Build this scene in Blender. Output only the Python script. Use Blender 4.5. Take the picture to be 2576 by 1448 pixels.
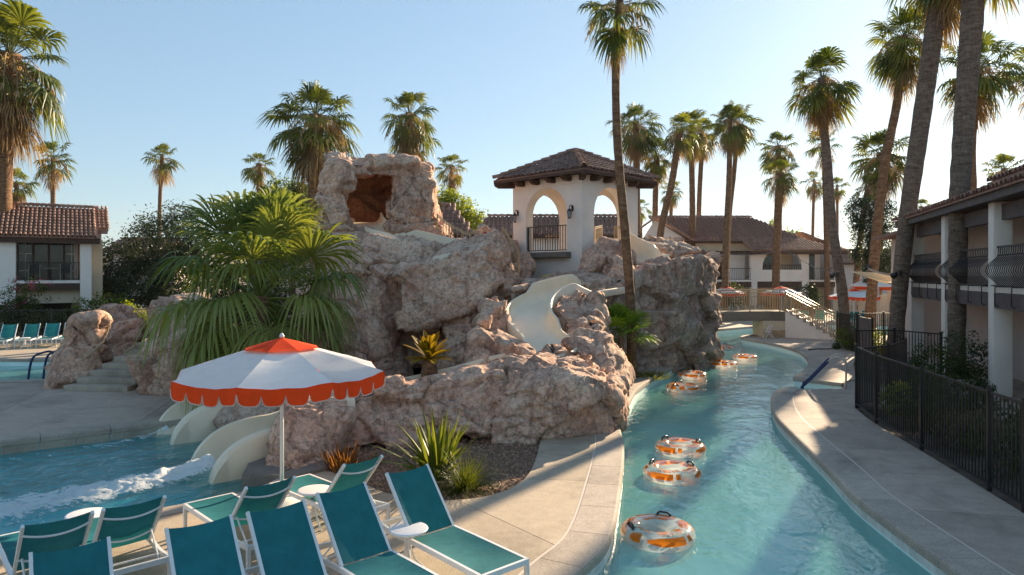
import bpy, bmesh, math, random
from mathutils import Vector, Matrix, noise
from mathutils.geometry import tessellate_polygon, delaunay_2d_cdt

for _o in list(bpy.data.objects):
    bpy.data.objects.remove(_o)
random.seed(7)
SC = bpy.context.scene
COL = SC.collection
R = math.radians
# ------------------------------------------------------------------ camera, sky, sun, exposure
CAM_H = 3.3
cam = bpy.data.cameras.new('camera'); cam_o = bpy.data.objects.new('camera', cam); COL.objects.link(cam_o)
cam_o.location = (0, 0, CAM_H); cam_o.rotation_euler = (R(90), 0, 0)
cam.sensor_width = 36; cam.lens = 24; cam.shift_y = -0.0130
cam.clip_start = 0.05; cam.clip_end = 9000
SC.camera = cam_o

SUN_AZ, SUN_EL = R(34.0), R(18.0)          # to the right of the view direction (+Y)
SUN_DIR = Vector((math.sin(SUN_AZ) * math.cos(SUN_EL), math.cos(SUN_AZ) * math.cos(SUN_EL), math.sin(SUN_EL)))
w = bpy.data.worlds.new('World'); SC.world = w; w.use_nodes = True
nt = w.node_tree; nt.nodes.clear()
sky = nt.nodes.new('ShaderNodeTexSky'); sky.sky_type = 'NISHITA'; sky.sun_disc = False
sky.sun_elevation = SUN_EL; sky.sun_rotation = SUN_AZ
sky.altitude = 100; sky.air_density = 1.2; sky.dust_density = 0.45; sky.ozone_density = 3.4
bg = nt.nodes.new('ShaderNodeBackground'); bg.inputs[1].default_value = 0.105
wo = nt.nodes.new('ShaderNodeOutputWorld')
gam = nt.nodes.new('ShaderNodeGamma'); gam.inputs[1].default_value = 0.50
tint = nt.nodes.new('ShaderNodeMix'); tint.data_type = 'RGBA'; tint.blend_type = 'MULTIPLY'; tint.inputs[0].default_value = 1.0
tint.inputs[7].default_value = (0.77, 0.945, 1.075, 1)
nt.links.new(sky.outputs[0], gam.inputs[0]); nt.links.new(gam.outputs[0], tint.inputs[6]); nt.links.new(tint.outputs[2], bg.inputs[0]); nt.links.new(bg.outputs[0], wo.inputs[0])

sun = bpy.data.lights.new('sun', 'SUN'); sun.energy = 4.0; sun.angle = R(0.55); sun.color = (1.0, 0.79, 0.54)
sun_o = bpy.data.objects.new('sun', sun); COL.objects.link(sun_o)
sun_o.rotation_euler = (-SUN_DIR).to_track_quat('-Z', 'Y').to_euler()
vs = SC.view_settings
vs.view_transform = 'Standard'; vs.look = 'None'; vs.exposure = 1.74; vs.gamma = 1.0; vs.use_curve_mapping = False
SC.cycles.max_bounces = 10; SC.cycles.transparent_max_bounces = 16; SC.cycles.diffuse_bounces = 5
SC.cycles.glossy_bounces = 3; SC.cycles.transmission_bounces = 5; SC.cycles.sample_clamp_indirect = 6
SC.cycles.use_denoising = True
SC.cycles.caustics_reflective = False; SC.cycles.caustics_refractive = False

# ------------------------------------------------------------------ measuring helpers
F, CX, HY = 1717.0, 1288.0, 690.5
def P(px, py, Y):
    return Vector(((px - CX) / F * Y, Y, CAM_H - (py - HY) / F * Y))
def G(px, py, z=0.0):
    return P(px, py, F * (CAM_H - z) / (py - HY))
def V(*a):
    return Vector(a)

# ------------------------------------------------------------------ mesh builder
class MB:
    def __init__(s):
        s.v = []; s.f = []
    def add(s, vs, fs):
        b = len(s.v); s.v.extend(Vector(p) for p in vs); s.f.extend(tuple(b + i for i in f) for f in fs); return b
    def box(s, c, size, M=None):
        x, y, z = (k / 2 for k in size); c = Vector(c)
        vs = [Vector((a * x, b * y, d * z)) for a in (-1, 1) for b in (-1, 1) for d in (-1, 1)]
        if M is not None: vs = [M @ p for p in vs]
        s.add([p + c for p in vs], [(0, 1, 3, 2), (4, 6, 7, 5), (0, 4, 5, 1), (2, 3, 7, 6), (0, 2, 6, 4), (1, 5, 7, 3)])
    def bar(s, a, b, wd, ht, up=V(0, 0, 1)):
        a, b = Vector(a), Vector(b); d = b - a
        if d.length < 1e-6: return
        y = d.normalized(); x = y.cross(up)
        if x.length < 1e-4: x = y.cross(V(1, 0, 0))
        x.normalize(); z = x.cross(y)
        s.box((a + b) / 2, (wd, d.length, ht), Matrix((x, y, z)).transposed())
    def tube(s, pts, r, n=8, caps=True, closed=False):
        pts = [Vector(p) for p in pts]; k = len(pts)
        rr = r if isinstance(r, (list, tuple)) else [r] * k
        b = len(s.v); prev = None
        for i, p in enumerate(pts):
            if closed: t = pts[(i + 1) % k] - pts[i - 1]
            else: t = pts[min(i + 1, k - 1)] - pts[max(i - 1, 0)]
            t.normalize()
            if prev is None:
                u = t.cross(V(0, 0, 1))
                if u.length < 1e-3: u = t.cross(V(1, 0, 0))
            else: u = prev - t * prev.dot(t)
            u.normalize(); prev = u; w_ = t.cross(u)
            for j in range(n):
                a = 2 * math.pi * j / n
                s.v.append(p + (u * math.cos(a) + w_ * math.sin(a)) * rr[i])
        for i in range(k if closed else k - 1):
            i2 = (i + 1) % k
            for j in range(n):
                s.f.append((b + i * n + j, b + i * n + (j + 1) % n, b + i2 * n + (j + 1) % n, b + i2 * n + j))
        if caps and not closed:
            s.f.append(tuple(b + j for j in reversed(range(n)))); s.f.append(tuple(b + (k - 1) * n + j for j in range(n)))
    def lathe(s, prof, n=24, c=(0, 0, 0), cap0=False, cap1=False):
        b = len(s.v); c = Vector(c)
        for r, z in prof:
            for j in range(n):
                a = 2 * math.pi * j / n
                s.v.append(c + V(r * math.cos(a), r * math.sin(a), z))
        for i in range(len(prof) - 1):
            for j in range(n):
                s.f.append((b + i * n + j, b + i * n + (j + 1) % n, b + (i + 1) * n + (j + 1) % n, b + (i + 1) * n + j))
        if cap0: s.f.append(tuple(b + j for j in reversed(range(n))))
        if cap1: s.f.append(tuple(b + (len(prof) - 1) * n + j for j in range(n)))
    def prism(s, poly, O, u, v, d):
        """poly: 2D points in the frame O,u,v; extruded by vector d"""
        O, u, v, d = Vector(O), Vector(u), Vector(v), Vector(d)
        a = [O + u * p[0] + v * p[1] for p in poly]; n = len(a)
        tris = tessellate_polygon([a])
        ar = sum(poly[i][0] * poly[(i + 1) % n][1] - poly[(i + 1) % n][0] * poly[i][1] for i in range(n))
        b = len(s.v); s.v.extend(a); s.v.extend(p + d for p in a)
        flip = (u.cross(v).dot(d) * ar) > 0
        for t in tris:
            nn = (a[t[1]] - a[t[0]]).cross(a[t[2]] - a[t[0]])
            t = tuple(t) if nn.dot(d) < 0 else tuple(reversed(t))
            s.f.append(tuple(b + i for i in t)); s.f.append(tuple(b + n + i for i in reversed(t)))
        for i in range(n):
            j = (i + 1) % n
            q = (b + i, b + j, b + n + j, b + n + i)
            s.f.append(q if flip else tuple(reversed(q)))
    def grid(s, rows, closed_u=False):
        b = len(s.v); m = len(rows[0])
        for r in rows: s.v.extend(Vector(p) for p in r)
        for i in range(len(rows) - 1):
            for j in range(m if closed_u else m - 1):
                j2 = (j + 1) % m
                s.f.append((b + i * m + j, b + i * m + j2, b + (i + 1) * m + j2, b + (i + 1) * m + j))
    def mesh(s, name, mat, smooth=False, origin=None):
        me = bpy.data.meshes.new(name)
        o = origin if origin is not None else V(0, 0, 0)
        me.from_pydata([tuple(p - o) for p in s.v], [], s.f)
        if mat is not None: me.materials.append(mat)
        if smooth: me.polygons.foreach_set('use_smooth', [True] * len(me.polygons))
        me.update(); return me
    def build(s, name, mat, parent=None, smooth=False, world=False):
        """world=True: vertices are world coordinates, the (unrotated) parent's location is taken off"""
        og = None
        if world and parent is not None:
            og = Vector(parent.location)
            if parent.parent is not None: og = og + Vector(parent.parent.location)
        return link(name, s.mesh(name, mat, smooth, og), parent)

def link(name, me, parent=None, M=None):
    o = bpy.data.objects.new(name, me); COL.objects.link(o)
    if parent is not None: o.parent = parent
    if M is not None: o.matrix_local = M
    return o
def autosmooth(o, ang=40):
    me = o.data
    me.polygons.foreach_set('use_smooth', [True] * len(me.polygons))
    me.set_sharp_from_angle(angle=R(ang)) if hasattr(me, 'set_sharp_from_angle') else None
    return o
def bevel(o, wd=0.01, seg=2, ang=40):
    bm = bmesh.new(); bm.from_mesh(o.data)
    bmesh.ops.remove_doubles(bm, verts=bm.verts, dist=1e-5)
    es = [e for e in bm.edges if len(e.link_faces) == 2 and e.calc_face_angle(0) > R(ang)]
    bmesh.ops.bevel(bm, geom=es, offset=wd, segments=seg, affect='EDGES', profile=0.5, clamp_overlap=True)
    bm.to_mesh(o.data); bm.free()
    return autosmooth(o, 35)
def tag(o, label=None, cat=None, group=None, kind=None):
    if label: o['label'] = label
    if cat: o['category'] = cat
    if group: o['group'] = group
    if kind: o['kind'] = kind
    return o
def thing(name, label, cat, loc=(0, 0, 0), rz=0.0, group=None):
    o = bpy.data.objects.new(name, None); COL.objects.link(o)
    o.location = loc; o.rotation_euler = (0, 0, rz); o.empty_display_size = 0.2
    return tag(o, label, cat, group)
KIDS = {}
def children(o):
    return list(o.children)
def copy_tree(o, parent=None):
    c = o.copy(); COL.objects.link(c)
    if parent is not None: c.parent = parent
    for ch in list(o.children): copy_tree(ch, c)
    return c
def place(root, first, loc, rz, label, group=None):
    o = root if first else copy_tree(root)
    o.location = loc; o.rotation_euler = (0, 0, rz); tag(o, label, None, group)
    return o
def catmull(pts, step=0.25, closed=False):
    pts = [Vector(p) for p in pts]; out = []; n = len(pts)
    for i in range(n if closed else n - 1):
        if closed: p0, p1, p2, p3 = pts[i - 1], pts[i], pts[(i + 1) % n], pts[(i + 2) % n]
        else:
            p1, p2 = pts[i], pts[i + 1]
            p0 = pts[i - 1] if i > 0 else p1 * 2 - p2
            p3 = pts[i + 2] if i + 2 < n else p2 * 2 - p1
        k = max(1, int((p2 - p1).length / step))
        for j in range(k):
            t = j / k
            out.append(0.5 * ((2 * p1) + (p2 - p0) * t + (2 * p0 - 5 * p1 + 4 * p2 - p3) * t * t + (3 * p1 - p0 - 3 * p2 + p3) * t ** 3))
    if not closed: out.append(pts[-1])
    return out
def resample(pts, step):
    pts = [Vector(p) for p in pts]; L = [0]
    for a, b in zip(pts, pts[1:]): L.append(L[-1] + (b - a).length)
    n = max(1, round(L[-1] / step)); out = []; i = 0
    for k in range(n + 1):
        s_ = L[-1] * k / n
        while i < len(L) - 2 and L[i + 1] < s_: i += 1
        t = (s_ - L[i]) / max(1e-9, L[i + 1] - L[i]); out.append(pts[i].lerp(pts[i + 1], min(1, t)))
    return out
def offset2(pts, d):
    """offset a planar (xy) polyline to its right by d"""
    out = []; n = len(pts)
    for i, p in enumerate(pts):
        t = pts[min(i + 1, n - 1)] - pts[max(i - 1, 0)]
        t = Vector((t.x, t.y, 0)).normalized(); out.append(p + V(t.y, -t.x, 0) * d)
    return out
def in_poly(x, y, poly):
    c = False; n = len(poly); j = n - 1
    for i in range(n):
        xi, yi = poly[i][0], poly[i][1]; xj, yj = poly[j][0], poly[j][1]
        if (yi > y) != (yj > y) and x < (xj - xi) * (y - yi) / (yj - yi + 1e-12) + xi: c = not c
        j = i
    return c
# ------------------------------------------------------------------ materials (procedural)
def nmat(name):
    m = bpy.data.materials.new(name); m.use_nodes = True
    t = m.node_tree; t.nodes.clear()
    out = t.nodes.new('ShaderNodeOutputMaterial')
    return m, t, out
class NT:
    def __init__(s, t): s.t = t
    def n(s, typ, **kw):
        nd = s.t.nodes.new(typ)
        for k, v in kw.items():
            if k == 'ins':
                for kk, vv in v.items():
                    if hasattr(vv, 'links') or isinstance(vv, bpy.types.NodeSocket): s.t.links.new(vv, nd.inputs[kk])
                    else: nd.inputs[kk].default_value = vv
            else: setattr(nd, k, v)
        return nd
    def l(s, a, b): s.t.links.new(a, b)
    def noise(s, scale, vec=None, detail=4, rough=0.55, dist=0.0):
        nd = s.n('ShaderNodeTexNoise'); nd.inputs['Scale'].default_value = scale; nd.inputs['Detail'].default_value = detail
        nd.inputs['Roughness'].default_value = rough; nd.inputs['Distortion'].default_value = dist
        if vec is not None: s.l(vec, nd.inputs['Vector'])
        return nd.outputs['Fac']
    def ramp(s, fac, stops):
        nd = s.n('ShaderNodeValToRGB'); e = nd.color_ramp.elements
        while len(e) < len(stops): e.new(0.5)
        for i, (p, c) in enumerate(stops):
            e[i].position = p; e[i].color = (c, c, c, 1) if isinstance(c, (int, float)) else (*c[:3], 1)
        s.l(fac, nd.inputs[0]); return nd.outputs[0]
    def mix(s, fac, a, b, mode='MIX'):
        nd = s.n('ShaderNodeMix', data_type='RGBA', blend_type=mode)
        for sock, v in ((nd.inputs[0], fac), (nd.inputs[6], a), (nd.inputs[7], b)):
            if isinstance(v, bpy.types.NodeSocket): s.l(v, sock)
            elif isinstance(v, (int, float)): sock.default_value = v
            else: sock.default_value = (*v[:3], 1)
        return nd.outputs[2]
    def math(s, op, a, b=0.0):
        nd = s.n('ShaderNodeMath', operation=op)
        for sock, v in ((nd.inputs[0], a), (nd.inputs[1], b)):
            if isinstance(v, bpy.types.NodeSocket): s.l(v, sock)
            else: sock.default_value = v
        return nd.outputs[0]
    def bump(s, h, strength=0.3, dist=0.02, normal=None):
        nd = s.n('ShaderNodeBump'); nd.inputs['Strength'].default_value = strength; nd.inputs['Distance'].default_value = dist
        s.l(h, nd.inputs['Height'])
        if normal is not None: s.l(normal, nd.inputs['Normal'])
        return nd.outputs[0]
    def pos(s):
        return s.n('ShaderNodeNewGeometry').outputs['Position']
    def obj(s):
        return s.n('ShaderNodeTexCoord').outputs['Object']
    def rnd(s):
        return s.n('ShaderNodeObjectInfo').outputs['Random']
    def mapping(s, vec, scale=(1, 1, 1), rot=(0, 0, 0)):
        nd = s.n('ShaderNodeMapping'); nd.inputs['Scale'].default_value = scale; nd.inputs['Rotation'].default_value = rot
        s.l(vec, nd.inputs['Vector']); return nd.outputs[0]
    def bsdf(s, color, rough=0.6, spec=0.5, normal=None, metallic=0.0, **kw):
        nd = s.n('ShaderNodeBsdfPrincipled')
        for k, v in (('Base Color', color), ('Roughness', rough), ('Specular IOR Level', spec), ('Metallic', metallic)):
            if isinstance(v, bpy.types.NodeSocket): s.l(v, nd.inputs[k])
            elif k == 'Base Color': nd.inputs[k].default_value = (*v[:3], 1)
            else: nd.inputs[k].default_value = v
        for k, v in kw.items(): nd.inputs[k.replace('_', ' ')].default_value = v
        if normal is not None: s.l(normal, nd.inputs['Normal'])
        return nd.outputs[0]

def m_plain(name, col, rough=0.5, var=0.15, scale=6.0, bump=0.0, bscale=60.0, spec=0.4, metallic=0.0, objvar=0.0, bdist=0.01):
    m, t, out = nmat(name); q = NT(t); p = q.pos()
    dark = tuple(c * (1 - var) for c in col); lite = tuple(min(1, c * (1 + var)) for c in col)
    c = q.ramp(q.noise(scale, p, 5, 0.6), [(0.3, dark), (0.7, lite)])
    if objvar:
        k = q.n('ShaderNodeMapRange', ins={0: q.rnd(), 3: 1 - objvar, 4: 1 + objvar}).outputs[0]
        c = q.mix(1.0, c, q.n('ShaderNodeCombineColor', ins={0: k, 1: k, 2: k}).outputs[0], 'MULTIPLY')
    nrm = q.bump(q.noise(bscale, p, 3, 0.6), bump, bdist) if bump else None
    q.l(q.bsdf(c, rough, spec, nrm, metallic), out.inputs[0]); return m

def m_leaf(name, c1, c2, trans=0.45, scale=3.0, rough=0.45, objvar=True, stripes=False):
    m, t, out = nmat(name); q = NT(t)
    f = q.noise(scale, q.pos(), 3, 0.6)
    if objvar: f = q.math('ADD', q.math('MULTIPLY', f, 0.6), q.math('MULTIPLY', q.rnd(), 0.45))
    c = q.ramp(f, [(0.28, c1), (0.75, c2)])
    d = q.bsdf(c, rough, 0.35)
    tc = q.mix(1.0, c, (1.15, 1.1, 0.45), 'MULTIPLY')
    tr = q.n('ShaderNodeBsdfTranslucent', ins={0: tc}).outputs[0]
    mx = q.n('ShaderNodeMixShader', ins={0: trans, 1: d, 2: tr}).outputs[0]
    q.l(mx, out.inputs[0]); return m

def m_cloth(name, col, trans=0.3, weave=700, var=0.08, rough=0.75, tint=None):
    m, t, out = nmat(name); q = NT(t); p = q.obj()
    c = q.ramp(q.noise(5, p, 5, 0.65), [(0.3, tuple(k * (1 - var) for k in col)), (0.72, tuple(min(1, k * (1 + var)) for k in col))])
    kk = q.n('ShaderNodeMapRange', ins={0: q.rnd(), 3: 0.90, 4: 1.12}).outputs[0]
    c = q.mix(1.0, c, q.n('ShaderNodeCombineColor', ins={0: kk, 1: kk, 2: kk}).outputs[0], 'MULTIPLY')
    nrm = q.bump(q.noise(weave, p, 2), 0.15, 0.002)
    nrm = q.bump(q.noise(3.5, q.mapping(p, (1.0, 3.0, 1.0)), 4), 0.35, 0.03, nrm)
    d = q.bsdf(c, rough, 0.25, nrm)
    tr = q.n('ShaderNodeBsdfTranslucent', ins={0: q.mix(1.0, c, tint or (1, 1, 1), 'MULTIPLY')}).outputs[0]
    q.l(q.n('ShaderNodeMixShader', ins={0: trans, 1: d, 2: tr}).outputs[0], out.inputs[0]); return m

def m_rock(name, tone=(1, 1, 1), grey=0.5):
    m, t, out = nmat(name); q = NT(t); p = q.pos()
    a = q.noise(0.55, p, 7, 0.68, 0.6)
    b = q.noise(2.3, p, 8, 0.72, 0.8)
    c = q.noise(11, p, 6, 0.7)
    base = q.ramp(a, [(0.30, (0.38, 0.20, 0.14)), (0.45, (0.53, 0.32, 0.23)), (0.56, (0.62, 0.425, 0.315)), (0.70, (0.60, 0.47, 0.365))])
    gr = q.ramp(b, [(0.38, 0.0), (0.62, 1.0)])
    base = q.mix(q.math('MULTIPLY', gr, grey), base, (0.50, 0.42, 0.35))
    stain = q.ramp(q.noise(1.3, q.mapping(p, (1.2, 1.2, 0.42)), 8, 0.75, 1.0), [(0.38, 1.0), (0.52, 0.0)])
    base = q.mix(q.math('MULTIPLY', stain, 0.72), base, (0.21, 0.115, 0.085))
    speck = q.ramp(c, [(0.36, 0.62), (0.55, 1.0), (0.72, 1.16)])
    base = q.mix(1.0, base, speck, 'MULTIPLY')
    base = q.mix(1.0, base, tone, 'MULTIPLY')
    wv = q.n('ShaderNodeTexVoronoi', feature='DISTANCE_TO_EDGE')
    wv.inputs['Scale'].default_value = 2.1
    wp = q.n('ShaderNodeVectorMath', operation='ADD')
    nn = q.n('ShaderNodeTexNoise'); nn.inputs['Scale'].default_value = 2.2; nn.inputs['Detail'].default_value = 5
    q.l(p, nn.inputs['Vector'])
    sc = q.n('ShaderNodeVectorMath', operation='SCALE'); q.l(nn.outputs['Color'], sc.inputs[0]); sc.inputs['Scale'].default_value = 0.9
    q.l(p, wp.inputs[0]); q.l(sc.outputs[0], wp.inputs[1])
    q.l(q.mapping(wp.outputs[0], (1, 1, 1.5), (0.25, 0.1, 0.4)), wv.inputs['Vector'])
    crack = q.ramp(wv.outputs['Distance'], [(0.0, 0.0), (0.035, 1.0)])
    base = q.mix(q.math('MULTIPLY', q.math('SUBTRACT', 1.0, crack), 0.42), base, (0.10, 0.065, 0.055))
    n1 = q.bump(q.noise(4.5, p, 10, 0.70, 0.8), 0.85, 0.085)
    n2 = q.bump(crack, 0.5, 0.03, n1)
    n3 = q.bump(q.noise(38, p, 6, 0.75), 0.55, 0.018, n2)
    q.l(q.bsdf(base, 0.88, 0.22, n3), out.inputs[0]); return m

def m_water(name, tint, depth_tint=(0.45, 0.86, 0.88), wave=1.0, scale=1.0):
    m, t, out = nmat(name); q = NT(t); p = q.pos()
    mp = q.mapping(p, (1.0, 0.75, 1.0), (0, 0, 0.5))
    h1 = q.noise(1.1 * scale, mp, 2, 0.5, 0.6)
    h2 = q.noise(3.6 * scale, mp, 3, 0.55, 1.4)
    h3 = q.noise(11 * scale, mp, 2, 0.5, 0.8)
    amp = q.ramp(q.noise(0.35, p, 3, 0.5), [(0.35, 0.35), (0.62, 1.0)])
    h = q.math('ADD', q.math('MULTIPLY', h1, 1.2), q.math('ADD', q.math('MULTIPLY', h2, 0.42), q.math('MULTIPLY', q.math('MULTIPLY', h3, amp), 0.12)))
    nrm = q.bump(h, 0.40 * wave, 0.11)
    fr = q.n('ShaderNodeFresnel', ins={'IOR': 1.33, 'Normal': nrm}).outputs[0]
    fr = q.math('MULTIPLY', fr, 1.0)
    tr = q.n('ShaderNodeBsdfTransparent', ins={0: (*depth_tint, 1)}).outputs[0]
    df = q.n('ShaderNodeBsdfDiffuse', ins={0: (*tint, 1), 'Normal': nrm}).outputs[0]
    body = q.n('ShaderNodeMixShader', ins={0: 0.22, 1: tr, 2: df}).outputs[0]
    gl = q.n('ShaderNodeBsdfGlossy', ins={0: (1, 1, 1, 1), 'Roughness': 0.045, 'Normal': nrm}).outputs[0]
    q.l(q.n('ShaderNodeMixShader', ins={0: fr, 1: body, 2: gl}).outputs[0], out.inputs[0]); return m

def m_foam(name):
    m, t, out = nmat(name); q = NT(t); p = q.pos()
    uv = q.n('ShaderNodeAttribute', attribute_name='dens').outputs['Fac']
    f = q.noise(3.2, q.mapping(p, (0.55, 1.5, 1), (0, 0, -0.83)), 9, 0.70, 1.6)
    g = q.noise(17.0, q.mapping(p, (0.7, 1.2, 1), (0, 0, -0.83)), 5, 0.7, 1.0)
    a = q.math('ADD', q.math('ADD', q.math('MULTIPLY', f, 2.0), q.math('MULTIPLY', g, 1.1)), q.math('SUBTRACT', uv, 2.10))
    a = q.ramp(a, [(0.04, 0.0), (0.14, 0.75), (0.30, 1.0)])
    nrm = q.bump(q.noise(16, p, 8, 0.75), 0.7, 0.04)
    d = q.bsdf((0.96, 0.97, 0.97), 0.5, 0.4, nrm)
    tl = q.n('ShaderNodeBsdfTranslucent', ins={0: (0.92, 0.95, 0.95, 1)}).outputs[0]
    d = q.n('ShaderNodeMixShader', ins={0: 0.4, 1: d, 2: tl}).outputs[0]
    tr = q.n('ShaderNodeBsdfTransparent').outputs[0]
    q.l(q.n('ShaderNodeMixShader', ins={0: a, 1: tr, 2: d}).outputs[0], out.inputs[0]); return m

def m_concrete(name, c1, c2, rough=0.85):
    m, t, out = nmat(name); q = NT(t); p = q.pos()
    agg = q.noise(60, p, 4, 0.85)
    big = q.noise(0.7, p, 6, 0.65, 0.4)
    c = q.ramp(agg, [(0.32, tuple(a * .82 for a in c1)), (0.5, tuple((a + b) / 2 for a, b in zip(c1, c2))), (0.68, tuple(min(1, b * 1.08) for b in c2))])
    st = q.ramp(big, [(0.28, 0.66), (0.48, 1.0), (0.75, 1.14)])
    c = q.mix(1.0, c, st, 'MULTIPLY')
    st2 = q.ramp(q.noise(4.0, p, 8, 0.75), [(0.32, 0.85), (0.6, 1.05)])
    c = q.mix(1.0, c, st2, 'MULTIPLY')
    wet = q.ramp(q.noise(0.55, q.mapping(p, (1, 1.3, 1), (0, 0, .6)), 9, 0.72, 1.5), [(0.55, 0.0), (0.64, 1.0)])
    c = q.mix(q.math('MULTIPLY', wet, 0.30), c, q.mix(1.0, c, (0.60, 0.56, 0.52), 'MULTIPLY'))
    k = q.n('ShaderNodeMapRange', ins={0: q.rnd(), 3: 0.91, 4: 1.09}).outputs[0]
    c = q.mix(1.0, c, q.n('ShaderNodeCombineColor', ins={0: k, 1: k, 2: k}).outputs[0], 'MULTIPLY')
    n = q.bump(agg, 0.55, 0.006); n = q.bump(q.noise(14, p, 4), 0.15, 0.01, n)
    q.l(q.bsdf(c, rough, 0.3, n), out.inputs[0]); return m

def m_trunk(name, c1, c2, ring=9.0):
    m, t, out = nmat(name); q = NT(t); p = q.obj()
    wz = q.mapping(p, (1.0, 1.0, ring))
    f = q.noise(1.6, q.mapping(p, (2.2, 2.2, ring)), 6, 0.72, 0.5)
    v = q.noise(7.0, q.mapping(p, (4.5, 4.5, 0.5)), 4, 0.6)
    c = q.ramp(q.math('ADD', q.math('MULTIPLY', f, 0.7), q.math('MULTIPLY', v, 0.3)), [(0.34, tuple(x * 0.5 for x in c1)), (0.46, c1), (0.62, c2)])
    n = q.bump(f, 0.9, 0.06); n = q.bump(v, 0.4, 0.02, n)
    q.l(q.bsdf(c, 0.9, 0.2, n), out.inputs[0]); return m

def m_pvc(name, col, alpha):
    m, t, out = nmat(name); q = NT(t)
    nrm = q.bump(q.noise(7, q.obj(), 3), 0.2, 0.02)
    fr = q.n('ShaderNodeFresnel', ins={'IOR': 1.25, 'Normal': nrm}).outputs[0]
    fr = q.math('MINIMUM', fr, 0.35)
    tr = q.n('ShaderNodeBsdfTransparent', ins={0: (*col, 1)}).outputs[0]
    df = q.n('ShaderNodeBsdfDiffuse', ins={0: (*col, 1)}).outputs[0]
    tl = q.n('ShaderNodeBsdfTranslucent', ins={0: (*col, 1)}).outputs[0]
    dd = q.n('ShaderNodeMixShader', ins={0: 0.6, 1: df, 2: tl}).outputs[0]
    body = q.n('ShaderNodeMixShader', ins={0: alpha, 1: tr, 2: dd}).outputs[0]
    gl = q.n('ShaderNodeBsdfGlossy', ins={0: (1, 1, 1, 1), 'Roughness': 0.12, 'Normal': nrm}).outputs[0]
    q.l(q.n('ShaderNodeMixShader', ins={0: fr, 1: body, 2: gl}).outputs[0], out.inputs[0]); return m

def m_glass_dark(name):
    m, t, out = nmat(name); q = NT(t)
    q.l(q.bsdf((0.018, 0.018, 0.02), 0.06, 0.6), out.inputs[0]); return m

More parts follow.
